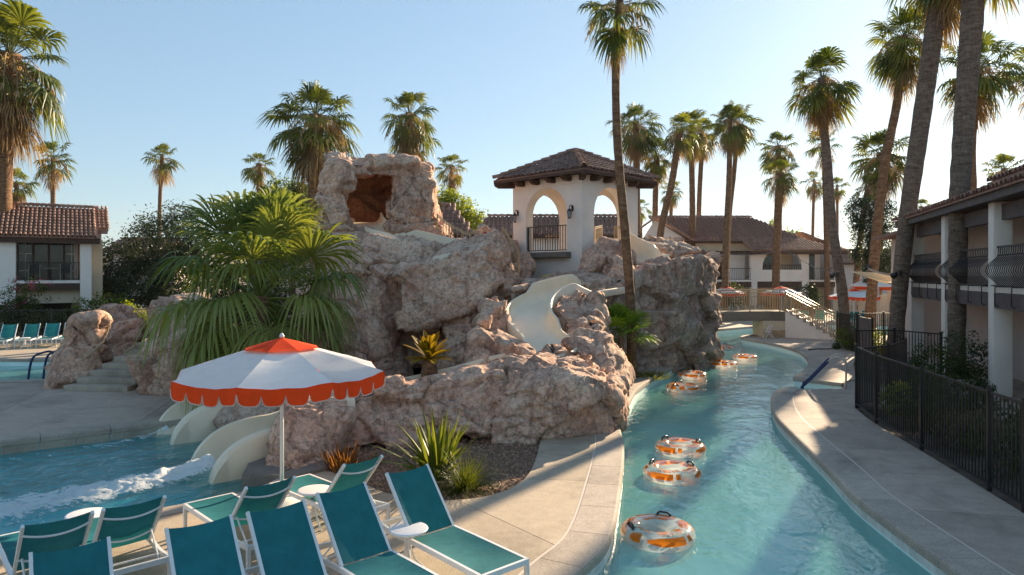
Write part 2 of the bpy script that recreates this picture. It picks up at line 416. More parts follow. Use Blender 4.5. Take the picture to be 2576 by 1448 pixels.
M = dict(
    deck=m_concrete('deck_concrete', (0.34, 0.265, 0.185), (0.58, 0.475, 0.355)),
    walk=m_concrete('walk_concrete', (0.33, 0.25, 0.195), (0.54, 0.43, 0.345)),
    coping=m_concrete('coping_concrete', (0.34, 0.27, 0.21), (0.54, 0.46, 0.38)),
    step=m_concrete('step_concrete', (0.34, 0.28, 0.21), (0.54, 0.46, 0.36)),
    beam=m_concrete('beam_concrete', (0.14, 0.12, 0.10), (0.24, 0.21, 0.175)),
    soil=m_plain('soil', (0.16, 0.115, 0.085), 0.95, 0.35, 3.0, 0.8, 40, 0.1, bdist=0.03),
    mulch=m_plain('mulch', (0.21, 0.135, 0.095), 0.95, 0.4, 14.0, 1.0, 45, 0.1, bdist=0.03),
    pebble=m_plain('pebble', (0.34, 0.215, 0.14), 0.9, 0.5, 9.0, 0, objvar=0),
    stucco=m_plain('white_stucco', (0.84, 0.755, 0.665), 0.9, 0.07, 1.2, 0.7, 55, 0.2, bdist=0.012),
    stucco_w=m_plain('bright_stucco', (0.86, 0.80, 0.735), 0.9, 0.05, 1.2, 0.6, 45, 0.2, bdist=0.012),
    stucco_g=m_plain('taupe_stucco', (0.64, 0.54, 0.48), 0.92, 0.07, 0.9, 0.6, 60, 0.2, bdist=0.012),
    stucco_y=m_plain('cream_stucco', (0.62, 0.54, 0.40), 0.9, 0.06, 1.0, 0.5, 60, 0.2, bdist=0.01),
    tile=m_plain('clay_tile', (0.34, 0.19, 0.135), 0.75, 0.3, 5.0, 0.35, 40, 0.3, objvar=0.30),
    tile_d=m_plain('dark_clay_tile', (0.22, 0.135, 0.105), 0.75, 0.3, 5.0, 0.35, 40, 0.3, objvar=0.30),
    wood=m_plain('brown_timber', (0.075, 0.043, 0.030), 0.7, 0.3, 9.0, 0.4, 30, 0.3),
    fascia=m_plain('grey_brown_fascia', (0.115, 0.088, 0.082), 0.7, 0.2, 4.0, 0.2, 30, 0.3),
    bark_stone=m_plain('pier_stone', (0.40, 0.30, 0.185), 0.8, 0.3, 6.0, 0.4, 20, 0.3),
    iron=m_plain('black_iron', (0.012, 0.011, 0.011), 0.42, 0.2, 12, 0, spec=0.5),
    iron_b=m_plain('dark_brown_iron', (0.030, 0.022, 0.021), 0.5, 0.2, 12, 0, spec=0.4),
    rail=m_plain('tan_painted_rail', (0.44, 0.31, 0.165), 0.42, 0.1, 8, 0, spec=0.5),
    blue=m_plain('navy_foam_rail', (0.012, 0.03, 0.10), 0.6, 0.15, 20, 0.2, 90),
    steel=m_plain('beige_steel', (0.52, 0.46, 0.38), 0.35, 0.1, 12, 0, spec=0.6),
    alu=m_plain('white_aluminium', (0.78, 0.77, 0.75), 0.4, 0.05, 10, 0, spec=0.5),
    plastic=m_plain('white_plastic', (0.80, 0.79, 0.78), 0.45, 0.05, 6, 0.1, 90, spec=0.5),
    fibre=m_plain('cream_fibreglass', (0.84, 0.70, 0.505), 0.34, 0.07, 1.3, 0.12, 5, 0.5, bdist=0.03),
    fibre_o=m_plain('ochre_fibreglass', (0.55, 0.36, 0.10), 0.4, 0.08, 2, 0, 40, 0.5),
    teal=m_cloth('teal_sling', (0.022, 0.185, 0.215), 0.30, 500, 0.14, tint=(1.0, 1.15, 0.9)),
    canvas=m_cloth('white_canvas', (0.86, 0.84, 0.82), 0.28, 400, 0.05),
    orange=m_cloth('orange_canvas', (0.84, 0.078, 0.012), 0.36, 400, 0.08, tint=(1.2, 1.3, 1.0)),
    piping=m_plain('pale_piping', (0.62, 0.52, 0.44), 0.7, 0.05, 8),
    sail=m_cloth('cream_shade_cloth', (0.62, 0.50, 0.32), 0.35, 300, 0.05),
    drape=m_cloth('pale_pink_drape', (0.66, 0.56, 0.50), 0.35, 300, 0.05),
    rock=m_rock('pink_brown_rock', (1.42, 1.34, 1.26), 0.55),
    rock_g=m_rock('grey_rock', (1.15, 1.12, 1.08), 0.8),
    rock_p=m_rock('purple_rock', (1.25, 1.15, 1.10), 0.45),
    rock_l=m_rock('pale_rock', (1.45, 1.38, 1.28), 0.6),
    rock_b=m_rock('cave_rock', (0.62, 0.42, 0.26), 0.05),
    frond=m_leaf('palm_green', (0.060, 0.095, 0.016), (0.20, 0.22, 0.036), 0.42, 1.5),
    frond_fan=m_leaf('fan_palm_green', (0.085, 0.135, 0.030), (0.30, 0.33, 0.085), 0.40, 1.2),
    frond_bright=m_leaf('young_palm_green', (0.09, 0.18, 0.012), (0.25, 0.36, 0.025), 0.5, 2.0),
    frond_y=m_leaf('yellowing_palm', (0.20, 0.13, 0.012), (0.36, 0.24, 0.02), 0.4, 2.0),
    dead=m_leaf('dead_palm', (0.25, 0.155, 0.075), (0.48, 0.33, 0.18), 0.35, 2.0, 0.8),
    strand=m_leaf('flower_strand', (0.34, 0.23, 0.12), (0.56, 0.42, 0.25), 0.3, 3.0, 0.8),
    stalk=m_plain('frond_stalk', (0.22, 0.21, 0.06), 0.6, 0.25, 5),
    trunk=m_trunk('palm_trunk_warm', (0.17, 0.09, 0.046), (0.33, 0.20, 0.115), 7),
    trunk_g=m_trunk('palm_trunk_grey', (0.16, 0.115, 0.085), (0.31, 0.235, 0.18), 8),
    bark=m_trunk('tree_bark', (0.07, 0.05, 0.035), (0.16, 0.12, 0.09), 1.2),
    leaf_d=m_leaf('olive_leaf', (0.020, 0.036, 0.014), (0.075, 0.095, 0.042), 0.35, 0.9, objvar=False),
    leaf_m=m_leaf('ficus_leaf', (0.045, 0.085, 0.012), (0.19, 0.24, 0.020), 0.45, 0.8, objvar=False),
    leaf_y=m_leaf('lime_leaf', (0.14, 0.20, 0.012), (0.36, 0.40, 0.020), 0.5, 1.0, objvar=False),
    leaf_g=m_leaf('shrub_leaf', (0.028, 0.050, 0.012), (0.095, 0.120, 0.022), 0.40, 1.5, objvar=False),
    leaf_t=m_leaf('dry_shrub_leaf', (0.085, 0.075, 0.028), (0.22, 0.185, 0.07), 0.4, 2.0, objvar=False),
    blade=m_leaf('agave_blade', (0.07, 0.105, 0.015), (0.24, 0.26, 0.035), 0.4, 6.0),
    grassb=m_leaf('tuft_grass', (0.07, 0.10, 0.012), (0.22, 0.22, 0.05), 0.45, 6.0),
    rust=m_leaf('rust_plant', (0.14, 0.055, 0.016), (0.42, 0.17, 0.045), 0.4, 5.0),
    sago=m_leaf('golden_sago', (0.22, 0.14, 0.01), (0.40, 0.27, 0.015), 0.45, 4.0),
    pink=m_leaf('pink_flower', (0.55, 0.03, 0.16), (0.75, 0.06, 0.22), 0.4, 9.0, objvar=False),
    ground=m_plain('dry_ground', (0.24, 0.18, 0.125), 0.95, 0.25, 0.5, 0.5, 12, 0.1, bdist=0.05),
    plaster=m_plain('pool_plaster', (0.78, 0.95, 0.89), 0.7, 0.07, 1.6, 0, 20, 0.2),
    tileband=m_plain('pool_tile', (0.70, 0.68, 0.62), 0.3, 0.12, 5, 0, objvar=0.12),
    water=m_water('river_water', (0.30, 0.82, 0.72), (0.82, 0.99, 0.965), 0.8, 1.0),
    water_p=m_water('pool_water', (0.02, 0.50, 0.57), (0.42, 0.90, 0.94), 2.4, 1.15),
    foam=m_foam('white_water'),
    pvc=m_pvc('clear_pvc', (0.97, 0.98, 0.98), 0.27),
    pvc_o=m_pvc('orange_pvc', (0.95, 0.27, 0.012), 0.80),
    ink=m_plain('orange_ink', (0.42, 0.07, 0.015), 0.5, 0.05, 8),
    black=m_plain('black_rubber', (0.010, 0.010, 0.010), 0.3, 0.1, 9, spec=0.6),
    glass=m_glass_dark('dark_glass'),
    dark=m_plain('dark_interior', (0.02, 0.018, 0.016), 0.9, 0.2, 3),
    lampglass=m_plain('lantern_glass', (0.30, 0.32, 0.33), 0.15, 0.1, 5, spec=0.6),
    red=m_plain('red_plastic', (0.45, 0.02, 0.02), 0.4, 0.05, 5),
    wire=m_plain('black_wire', (0.02, 0.02, 0.02), 0.6, 0.1, 5),
    mountain=m_plain('desert_mountain', (0.20, 0.15, 0.12), 1.0, 0.2, 0.004, 0),
    car=m_plain('dark_car_paint', (0.03, 0.035, 0.04), 0.2, 0.05, 2, spec=0.6),
)
# ------------------------------------------------------------------ the setting: pools, ground, decks, copings
WZ, BEDZ = -0.27, -1.15
def xy(pts): return [V(p[0], p[1], 0) for p in pts]
LB = catmull(xy([(-0.75, 2.5), (-0.6, 4), (-0.3, 5.2), (0.1, 6.3), (0.66, 7.48), (1.21, 8.59), (1.72, 10.9), (2.14, 13.2), (2.40, 15.3), (3.05, 17.8), (3.78, 20.1), (5.93, 24.7), (8.1, 28.2), (9.0, 31), (9.2, 34), (9.1, 38), (9.1, 40.4)]), 0.2)
RB1 = catmull(xy([(4.75, 2.5), (4.85, 4), (4.93, 6), (4.98, 7.87), (5.01, 8.49), (5.06, 9.36), (5.15, 10.3), (5.45, 11.87), (5.79, 13.87), (6.2, 16.0), (6.85, 18.0), (7.45, 19.3), (7.95, 19.9), (8.47, 20.0)]), 0.2)
RB2 = xy([(8.47, 20.0), (9.55, 19.75), (9.95, 20.6), (8.98, 21.75)])
RB3 = catmull(xy([(8.98, 21.75), (10.0, 23.4), (10.95, 25.2), (11.7, 27.1), (12.3, 29.3), (12.42, 31.2), (12.3, 33.2), (11.95, 34.7), (12.1, 36.1), (12.9, 37.0), (14.2, 37.5), (17.0, 38.2), (19, 38.5)]), 0.25)
FARB = catmull(xy([(26, 42), (24, 45), (20, 45.5), (15.7, 43.4), (11.9, 40.6), (9.1, 40.4)]), 0.4)
RIVER = LB[:-1] + list(reversed(FARB))[:-1] + [V(24, 39.5, 0)] + list(reversed(RB3))[:-1] + list(reversed(RB2))[:-1] + list(reversed(RB1))
LPN = catmull(xy([(-16, 2.9), (-12, 5.2), (-9, 7.0), (-6.38, 8.5), (-4.95, 9.62), (-4.3, 10.1), (-3.85, 10.7), (-3.75, 11.6), (-4.0, 12.6), (-4.5, 13.6), (-5.2, 15.1), (-5.9, 16.0)]), 0.25)
LPF = catmull(xy([(-5.9, 16.0), (-6.8, 15.8), (-7.9, 15.2), (-10.1, 13.5), (-13, 11.4), (-16, 9.6), (-20, 7.6)]), 0.25)
LPOOL = LPN[:-1] + LPF + [V(-20, 2.9, 0)]
FLN = catmull(xy([(-34, 17.6), (-24, 19.3), (-15.8, 21.1), (-14.2, 21.8), (-13.3, 23.2), (-13.6, 25.0), (-15.2, 26.2), (-20, 26.6), (-34, 26.8)]), 0.3)
POOLS = {'river': RIVER, 'splash': LPOOL, 'plunge': FLN}

def cdt_sheet(name, outer, holes, z, mat, parent=None, kind=None, sub=None):
    vs, es = [], []
    for ring in [outer] + holes:
        b = len(vs); n = len(ring)
        vs += [Vector((p[0], p[1])) for p in ring]; es += [(b + i, b + (i + 1) % n) for i in range(n)]
    if sub: vs += [Vector(p) for p in sub]
    ov, oe, of, *_ = delaunay_2d_cdt(vs, es, [], 0, 1e-4)
    m = MB(); m.v = [V(p.x, p.y, z) for p in ov]
    for f in of:
        cx = sum(ov[i].x for i in f) / len(f); cy = sum(ov[i].y for i in f) / len(f)
        if in_poly(cx, cy, outer) and not any(in_poly(cx, cy, h) for h in holes): m.f.append(tuple(f))
    o = m.build(name, mat, parent)
    if kind: o['kind'] = kind
    return o
BIG = [(-1390, -95), (1390, -95), (1390, 1460), (-1390, 1460)]
cdt_sheet('ground', BIG, list(POOLS.values()), -0.10, M['ground'], kind='structure')

def pool(name, ring, wmat, bedz=BEDZ):
    bed = cdt_sheet(name + '_floor', ring, [], bedz, M['plaster'], kind='structure')
    m = MB(); n = len(ring)
    for i in range(n):
        a, b = ring[i], ring[(i + 1) % n]
        m.add([V(a[0], a[1], bedz), V(b[0], b[1], bedz), V(b[0], b[1], -0.1), V(a[0], a[1], -0.1)], [(0, 1, 2, 3)])
    m.build('basin_side', M['plaster'], bed)
    wt = cdt_sheet(name + '_water', [V(p[0], p[1], 0) for p in ring], [], WZ, wmat, kind='structure')
    return bed, wt
pool('river', RIVER, M['water']); pool('splash_pool', LPOOL, M['water_p']); pool('plunge_pool', FLN, M['water'])

def slab_pieces(parent, name, poly, lines, zt, th, mat, gap=0.012):
    """cut a planar polygon along infinite lines into real slabs with open joints"""
    def clip(bm, p, n, keep_pos):
        bmesh.ops.bisect_plane(bm, geom=bm.verts[:] + bm.edges[:] + bm.faces[:], plane_co=p, plane_no=n, clear_outer=not keep_pos, clear_inner=keep_pos, dist=1e-5)
    bm0 = bmesh.new(); vs = [bm0.verts.new((p[0], p[1], zt)) for p in poly]
    for t in tessellate_polygon([[v.co for v in vs]]):
        try: bm0.faces.new([vs[i] for i in t])
        except ValueError: pass
    pieces = [bm0]
    for (p, d) in lines:
        n = V(d[1], -d[0], 0).normalized(); p = V(p[0], p[1], zt); nxt = []
        for bm in pieces:
            for keep in (True, False):
                c = bm.copy(); clip(c, p + n * (gap / 2 if keep else -gap / 2), n, keep)
                if c.faces: nxt.append(c)
                else: c.free()
            bm.free()
        pieces = nxt
    for bm in pieces:
        bmesh.ops.dissolve_limit(bm, angle_limit=0.01, verts=bm.verts[:], edges=bm.edges[:])
        bmesh.ops.recalc_face_normals(bm, faces=bm.faces[:])
        for f in bm.faces:
            if f.normal.z < 0: f.normal_flip()
        r = bmesh.ops.extrude_face_region(bm, geom=bm.faces[:])
        nf = [g for g in r['geom'] if isinstance(g, bmesh.types.BMVert)]
        # the extruded copy stays as the top; the old faces drop down and become the underside
        old = [v for v in bm.verts if v not in set(nf)]
        for v in old: v.co.z -= th
        bmesh.ops.recalc_face_normals(bm, faces=bm.faces[:])
        me = bpy.data.meshes.new(name); bm.to_mesh(me); bm.free(); me.materials.append(mat)
        link(name, me, parent)

def coping(parent, curve, width, length, mat, side=1, zt=0.03, th=0.125, over=0.03, name='coping_stone', gap=0.010, jit=0.0):
    """rounded stones along a pool edge; side=+1: land lies to the right of the curve"""
    c = resample(curve, length / 4); k = 0
    inn, outr = offset2(c, -over * side), offset2(c, width * side)
    prof = [(0.0, -th), (0.0, -0.045), (0.012, -0.012), (0.04, 0.0), (0.5, 0.0), (1.0, 0.0), (1.0, -th)]
    i = 0
    while i < len(c) - 1:
        j = min(i + 4, len(c) - 1); m = MB(); rows = []
        for q in range(i, j + 1):
            a, b = inn[q].copy(), outr[q].copy()
            if q == i or q == j:
                t = (c[min(q + 1, len(c) - 1)] - c[max(q - 1, 0)]).normalized() * (gap / 2) * (1 if q == i else -1)
                a += t; b += t
            L = (b - a).length
            rows.append([a + (b - a) * (min(1, u / L) if u < 0.5 and u > 0 else u if u >= 0.5 else 0) + V(0, 0, zt + z) for u, z in prof])
        m.grid(rows); nn = len(prof)
        m.f.append(tuple(range(nn)) if side < 0 else tuple(reversed(range(nn))))
        e = (len(rows) - 1) * nn; m.f.append(tuple(e + x for x in (reversed(range(nn)) if side < 0 else range(nn))))
        o = m.build(name, mat, parent)
        bm = bmesh.new(); bm.from_mesh(o.data); bmesh.ops.recalc_face_normals(bm, faces=bm.faces[:]); bm.to_mesh(o.data); bm.free()
        i = j
def near_part(curve, y0, y1): return [p for p in curve if y0 <= p.y <= y1]

# lounging deck between the splash pool and the river
CW = 0.50
lb_land = offset2(LB, -CW)           # land lies left of the river's left bank
lpn_land = offset2(LPN, 0.38)
BED_EDGE = catmull(xy([(-3.15, 11.5), (-2.5, 10.95), (-1.95, 10.35), (-1.25, 9.98), (-0.5, 10.08), (0.0, 10.55), (0.28, 11.3), (0.45, 12.4), (0.62, 13.9), (0.9, 14.6)]), 0.2)
deckpoly = [p for p in lpn_land if p.x > -9.2 and p.y < 11.4] + BED_EDGE + [p for p in reversed(lb_land) if 2.6 < p.y < 14.9] + [V(-9.2, 2.6, 0)]
deck = thing('lounge_deck', None, None); deck['kind'] = 'structure'
slab_pieces(deck, 'deck_slab', deckpoly, [((-0.65, 9.8), (1.18, -1.49)), ((0.2, 11.0), (1.16, -0.1)), ((-3.3, 10.2), (1.0, -1.35)), ((-6.0, 7.6), (1.0, -1.35)), ((-5.2, 7.4), (1.35, 1.0))], 0.0, 0.09, M['deck'])
coping(deck, near_part(LB, 2.6, 15.4), CW - 0.002, 1.05, M['coping'], side=-1, zt=.008)
coping(deck, [p for p in LPN if -9.5 < p.x and p.y < 11.3], 0.36, 1.3, M['coping'], side=1, zt=0.012, th=0.11)
rb = thing('river_bank_edge', None, None); rb['kind'] = 'structure'
coping(rb, [p for p in LB if 15.2 < p.y < 40], 0.62, 1.4, M['coping'], side=-1)
# pale joint strip that follows the bank
jr = offset2(near_part(LB, 2.7, 14.7), -(CW + 0.022)); m = MB()
m.grid([[a, b] for a, b in zip([p + V(0, 0, 0.004) for p in offset2(jr, -0.016)], [p + V(0, 0, 0.004) for p in offset2(jr, 0.016)])])
m.build('joint_strip', M['piping'], deck)
# white tiles under the river coping
def tile_band(curve, side, parent, rows=2, s=0.15, name='waterline_tile', off=0.0):
    c = resample(curve, s); me = None
    for r in range(rows):
        for a, b in zip(c, c[1:]):
            t = (b - a).normalized(); nrm = V(-t.y, t.x, 0) * (1 if side < 0 else -1)
            nrm = -nrm
            z0 = -0.10 - s * (r + 1) + 0.006; mid = (a + b) / 2 - nrm * off
            if me is None:
                q = MB(); q.box((0, 0, 0), (s - 0.012, 0.012, s - 0.012)); me = q.mesh(name, M['tileband'])
            link(name, me, parent, Matrix.Translation(V(mid.x, mid.y, z0 + s / 2)) @ Matrix.Rotation(math.atan2(t.y, t.x), 4, 'Z'))
tile_band(near_part(LB, 6.2, 15.2), -1, deck)

# right-hand river walk
rb1_land = offset2(RB1, CW); rb3_land = offset2(RB3, 0.45)
walk = thing('river_walk', None, None); walk['kind'] = 'structure'
FENCE_LINE = xy([(6.95, 2.6), (7.05, 6.5), (7.1, 9.45), (7.27, 10.4), (7.68, 12.8), (8.06, 15.1), (8.5, 16.85)])
wp1 = [p for p in rb1_land if p.y > 2.6 and p.y < 19.2] + xy([(8.3, 19.55), (9.55, 19.72), (10.02, 20.6), (10.9, 21.4), (10.9, 17.2), (8.6, 16.95)]) + [p + V(-0.03, 0, 0) for p in reversed(catmull(FENCE_LINE, 0.5))]
slab_pieces(walk, 'walk_slab', wp1, [((6.1, 13.0), (1.45, -0.25)), ((5.5, 9.6), (1.4, -0.3)), ((5.9, 11.4), (1.4, -0.22)), ((5.2, 7.4), (1.4, -0.3)), ((6.5, 15.6), (1.4, -0.1)), ((7.2, 18.4), (1.4, 0.25))], 0.0, 0.09, M['walk'])
coping(walk, [p for p in RB1 if p.y > 2.6 and p.x < 8.3], CW - 0.002, 1.05, M['coping'], side=1, zt=.008)
coping(walk, RB2[2:], 0.35, 1.2, M['coping'], side=1, zt=0.012, th=0.11)
wp2 = [p for p in rb3_land if p.x < 13.2 or p.y > 30][:-6] + xy([(19, 36.4), (18.5, 33), (14.9, 31.0), (14.45, 28.4), (12.6, 25.2), (10.8, 21.4), (10.1, 20.95), (9.4, 21.65)])
slab_pieces(walk, 'walk_slab', wp2, [((10.6, 23.8), (1.4, -0.5)), ((12.4, 27.5), (1.6, -0.3)), ((12.9, 31.5), (1.6, 0.1))], 0.0, 0.09, M['walk'])
coping(walk, RB3[:-8], 0.44, 1.3, M['coping'], side=1)
jr = offset2([p for p in RB1 if 2.7 < p.y < 19.0], CW + 0.022); m = MB()
m.grid([[a, b] for a, b in zip([p + V(0, 0, 0.004) for p in offset2(jr, -0.014)], [p + V(0, 0, 0.004) for p in offset2(jr, 0.014)])])
m.build('joint_strip', M['piping'], walk)
tile_band([p for p in RB1 if 6.2 < p.y < 17], 1, walk, rows=1)
# steps down into the river at the notch
m = MB(); m.prism([(8.47, 20.0), (9.55, 19.75), (9.95, 20.6), (8.98, 21.75), (8.6, 21.2)], (0, 0, BEDZ), (1, 0, 0), (0, 1, 0), (0, 0, 0.55)); m.build('entry_step', M['plaster'], walk)
m = MB(); m.prism([(8.95, 19.9), (9.55, 19.75), (9.95, 20.6), (9.35, 21.3)], (0, 0, BEDZ + 0.54), (1, 0, 0), (0, 1, 0), (0, 0, 0.28)); m.build('entry_step', M['plaster'], walk)

# far deck beyond the bridge, left-hand deck
fd = thing('far_pool_deck', None, None); fd['kind'] = 'structure'
fp = [p + V(0, 0.4, 0) for p in reversed(FARB) if p.x < 24.2] + xy([(30, 46), (60, 46), (60, 62), (-2, 62), (4, 44), (8.6, 40.9)])
slab_pieces(fd, 'deck_slab', fp, [((0, 47), (1, 0.05)), ((20, 45), (0.1, 1)), ((0, 52), (1, 0.02))], 0.0, 0.09, M['deck'])
coping(fd, FARB, 0.42, 1.5, M['coping'], side=1)
fr = thing('far_walk_deck', None, None); fr['kind'] = 'structure'
slab_pieces(fr, 'deck_slab', xy([(15.1, 30.9), (18.6, 32.9), (19.2, 36.5), (24.5, 39.1), (27.2, 42), (30, 45.6), (60, 45.6), (60, 30), (15.1, 28.6)]), [((20, 35), (0.3, 1)), ((28, 38), (0.3, 1))], -0.004, 0.09, M['deck'])
ld = thing('splash_deck', None, None); ld['kind'] = 'structure'
lpf_land = offset2(LPF, 0.42)
lp = [p for p in reversed(lpf_land) if p.x > -19] + xy([(-5.5, 16.6), (-5.5, 20), (-9.5, 25.5), (-9.5, 30)]) + xy([(-12.6, 27.1), (-12.7, 23.0), (-13.6, 21.3), (-15.7, 20.5), (-24, 18.7), (-33, 17.1), (-33, 8)])
slab_pieces(ld, 'deck_slab', lp, [((-13.2, 19.2), (1.6, -4.8)), ((-9.1, 18.6), (1.0, -4.3)), ((-18, 17), (1.6, -4.8)), ((-12, 16.4), (1.0, 0.28))], 0.0, 0.09, M['walk'])
coping(ld, [p for p in LPF if p.x > -17 and p.x < -6.2], 0.41, 1.25, M['coping'], side=1, zt=0.02, th=0.13)
# two courses of stone under the splash pool's far coping
c = resample([p for p in LPF if p.x > -17], 0.62); me = None
for r in range(1):
    for a, b in zip(c, c[1:]):
        t = (b - a).normalized()
        if me is None:
            q = MB(); q.box((0, 0, 0), (0.605, 0.05, 0.155)); me = q.mesh('edge_stone', M['step'])
        link('edge_stone', me, ld, Matrix.Translation(V((a.x + b.x) / 2, (a.y + b.y) / 2, -0.195 - r * .16)) @ Matrix.Rotation(math.atan2(t.y, t.x), 4, 'Z'))
pd = thing('plunge_pool_deck', None, None); pd['kind'] = 'structure'
coping(pd, FLN, 0.45, 1.6, M['coping'], side=-1 if False else 1, zt=0.014)
slab_pieces(pd, 'deck_slab', xy([(-33, 27.35), (-20, 27.15), (-15.0, 26.7), (-12.9, 26.9), (-9.5, 30.4), (-9.5, 34.5), (-45, 36.5), (-45, 27.4)]), [((-22, 30), (0.2, 1)), ((-16, 30), (0.2, 1))], 0.0, 0.09, M['deck'])

# soil under the rockwork, planting bed with bark and stones
bedring = [p + V(0.0, 0, 0) for p in BED_EDGE] + [p for p in LB if 14.7 < p.y < 39] + xy([(4, 44), (-9, 30), (-9.4, 25), (-5.4, 19.8), (-5.6, 16.4)]) + [p for p in reversed(LPN) if p.y > 11.4]
cdt_sheet('planting_soil', [V(p.x, p.y, 0) for p in bedring], [], -0.045, M['mulch'], kind='structure')
cdt_sheet('fence_bed_soil', xy([(7.0, 2.6), (7.13, 9.45), (7.3, 10.4), (7.71, 12.8), (8.09, 15.1), (8.6, 16.9), (10.9, 17.2), (11.1, 21.4), (12.8, 25.2), (14.7, 28.4), (20, 29), (30, 45), (60, 45), (60, 2.6)]), [], -0.06, M['soil'], kind='structure')
rnd = random.Random(3); m = MB(); k = 0
bp = [(p.x, p.y) for p in BED_EDGE] + [(0.4, 14.6), (-3.2, 13.2)]
while k < 2600:
    x, y = rnd.uniform(-3.2, .95), rnd.uniform(9.9, 14.6)
    if not in_poly(x, y, bp): continue
    s = rnd.uniform(.012, .034); a = rnd.uniform(0, 6.3); k += 1
    vs = [V(math.cos(a + t) * s * rnd.uniform(.7, 1.3), math.sin(a + t) * s * rnd.uniform(.6, 1.2), 0) for t in (0, 1.6, 3.1, 4.7)]
    c = V(x, y, -0.045)
    m.add([c + v for v in vs] + [c + v * .55 + V(0, 0, s * rnd.uniform(.5, 1.1)) for v in vs], [(4, 5, 6, 7), (0, 1, 5, 4), (1, 2, 6, 5), (2, 3, 7, 6), (3, 0, 4, 7)])
o = m.build('bark_gravel', M['pebble']); o['kind'] = 'stuff'; o['label'] = 'loose bark and gravel in the planting bed'

# mountain beyond the roofs
m = MB(); rows = []
for r, (yy, k) in enumerate([(1050, 0), (1180, .55), (1300, 1.0), (1420, .5)]):
    row = []
    for i in range(110):
        x = -1300 + i * 24
        h = 88 * (0.60 + 0.6 * noise.noise(V(x * .0026 + 3, 1.7, 0)) + 0.22 * noise.noise(V(x * .012, r * .9, 4)))
        row.append(V(x, yy + 25 * noise.noise(V(x * .01, r, 2)), max(0, h * k) - 0.1))
    rows.append(row)
m.grid(rows); o = m.build('mountain', M['mountain'], smooth=True); o['kind'] = 'structure'
# ------------------------------------------------------------------ rockwork
def hull_bm(bm, pts):
    vs = [bm.verts.new(p) for p in pts]
    r = bmesh.ops.convex_hull(bm, input=vs)
    junk = [g for g in r['geom_interior'] if isinstance(g, bmesh.types.BMVert)] + [g for g in r['geom_unused'] if isinstance(g, bmesh.types.BMVert)]
    bmesh.ops.delete(bm, geom=list(set(junk)), context='VERTS')
def rock_disp(p, n, amp, strata, seed):
    s = V(seed * 7.3, seed * 3.1, seed * 1.7)
    q = p + s
    wv = noise.noise_vector(q * 0.8) * 0.22 + noise.noise_vector(q * 2.9) * 0.07
    d = noise.noise(q * 0.5) * 0.06
    # big slabs: each cell is a slightly tilted plane, separated by narrow cracks
    c = q + wv; c = V(c.x * .62, c.y * .62, c.z * .95)
    v, pts = noise.voronoi(c)
    h = noise.cell_vector(pts[0] * 3.17); r = c - pts[0]
    d += (h.x - 0.5) * 0.27 + max(-.26, min(.26, r.dot(h * 2 - V(1, 1, 1)) * 0.40))
    d -= 0.10 * max(0, 1 - (v[1] - v[0]) / 0.055)
    c2 = q + wv * .8; c2 = V(c2.x * 1.7, c2.y * 1.7, c2.z * 2.6)
    v2, pts2 = noise.voronoi(c2)
    h2 = noise.cell_vector(pts2[0] * 5.1); r2 = c2 - pts2[0]
    d += (h2.x - 0.5) * 0.050 + max(-.07, min(.07, r2.dot(h2 * 2 - V(1, 1, 1)) * 0.11))
    d -= 0.028 * max(0, 1 - (v2[1] - v2[0]) / 0.06)
    if strata:
        k = (q.dot(strata) + 0.22 * noise.noise(q * .6)) * 1.35
        f0 = math.floor(k); fr = k - f0
        sa = 0.17 * (0.25 + noise.cell(V(f0 * 1.7, seed, 2)))
        d += sa * (fr if fr < .92 else (1 - fr) * 11.5) - sa * .5
    f = noise.noise(q * 3.1) * .022 + abs(noise.noise(q * 4.7)) * -.050 + abs(noise.noise(q * 11)) * -.020 + .02
    return (d + f) * amp
TOTAL_ROCK = [0]
def rock(name, label, hulls, mat, vox=0.085, amp=1.0, strata=None, seed=1, smooth=2, group=None, cut=-0.35):
    bm = bmesh.new()
    for h in hulls: hull_bm(bm, [Vector(p) for p in h])
    bmesh.ops.recalc_face_normals(bm, faces=bm.faces[:])
    me = bpy.data.meshes.new(name); bm.to_mesh(me); bm.free()
    o = bpy.data.objects.new(name, me); COL.objects.link(o)
    md = o.modifiers.new('r', 'REMESH'); md.mode = 'VOXEL'; md.voxel_size = vox * .66
    if smooth:
        sm = o.modifiers.new('s', 'SMOOTH'); sm.factor = 0.5; sm.iterations = 1
    dg = bpy.context.evaluated_depsgraph_get(); dg.update()
    ev = o.evaluated_get(dg); me2 = bpy.data.meshes.new_from_object(ev)
    o.modifiers.clear(); o.data = me2; bpy.data.meshes.remove(me)
    me2.name = name
    ax = Vector(strata).normalized() if strata else None
    cos = [v.co.copy() for v in me2.vertices]; nor = [Vector(v.vector) for v in me2.vertex_normals]
    flat = []
    for p, n in zip(cos, nor):
        p2 = p + n * rock_disp(p, n, amp, ax, seed); flat += (p2.x, p2.y, p2.z)
    me2.vertices.foreach_set('co', flat)
    me2.materials.clear(); me2.materials.append(mat)
    me2.polygons.foreach_set('use_smooth', [True] * len(me2.polygons)); me2.update()
    # put the origin at the rock's foot
    c = sum(cos, V(0, 0, 0)) / len(cos); zz = min(p.z for p in cos); og = V(c.x, c.y, max(0, zz))
    me2.transform(Matrix.Translation(-og)); o.location = og
    TOTAL_ROCK[0] += len(me2.polygons)
    return tag(o, label, 'rock', group)
def down(pts, z=-0.3):
    """the same points dropped to the ground, so that a hull stands on it"""
    return pts + [V(p.x, p.y, z) for p in pts]
def back(pts, d, sx=1.0):
    return pts + [V(p.x + p.x / p.y * d, p.y + d, p.z) for p in pts]
def H(*t): return [P(*k) for k in t]
def far_by(px): return 3.0 * max(.30, min(1, (px - 800) / 230))
def PB(px, py, Y): return P(px, py, Y + far_by(px))
def HB(*t): return [PB(*k) for k in t]
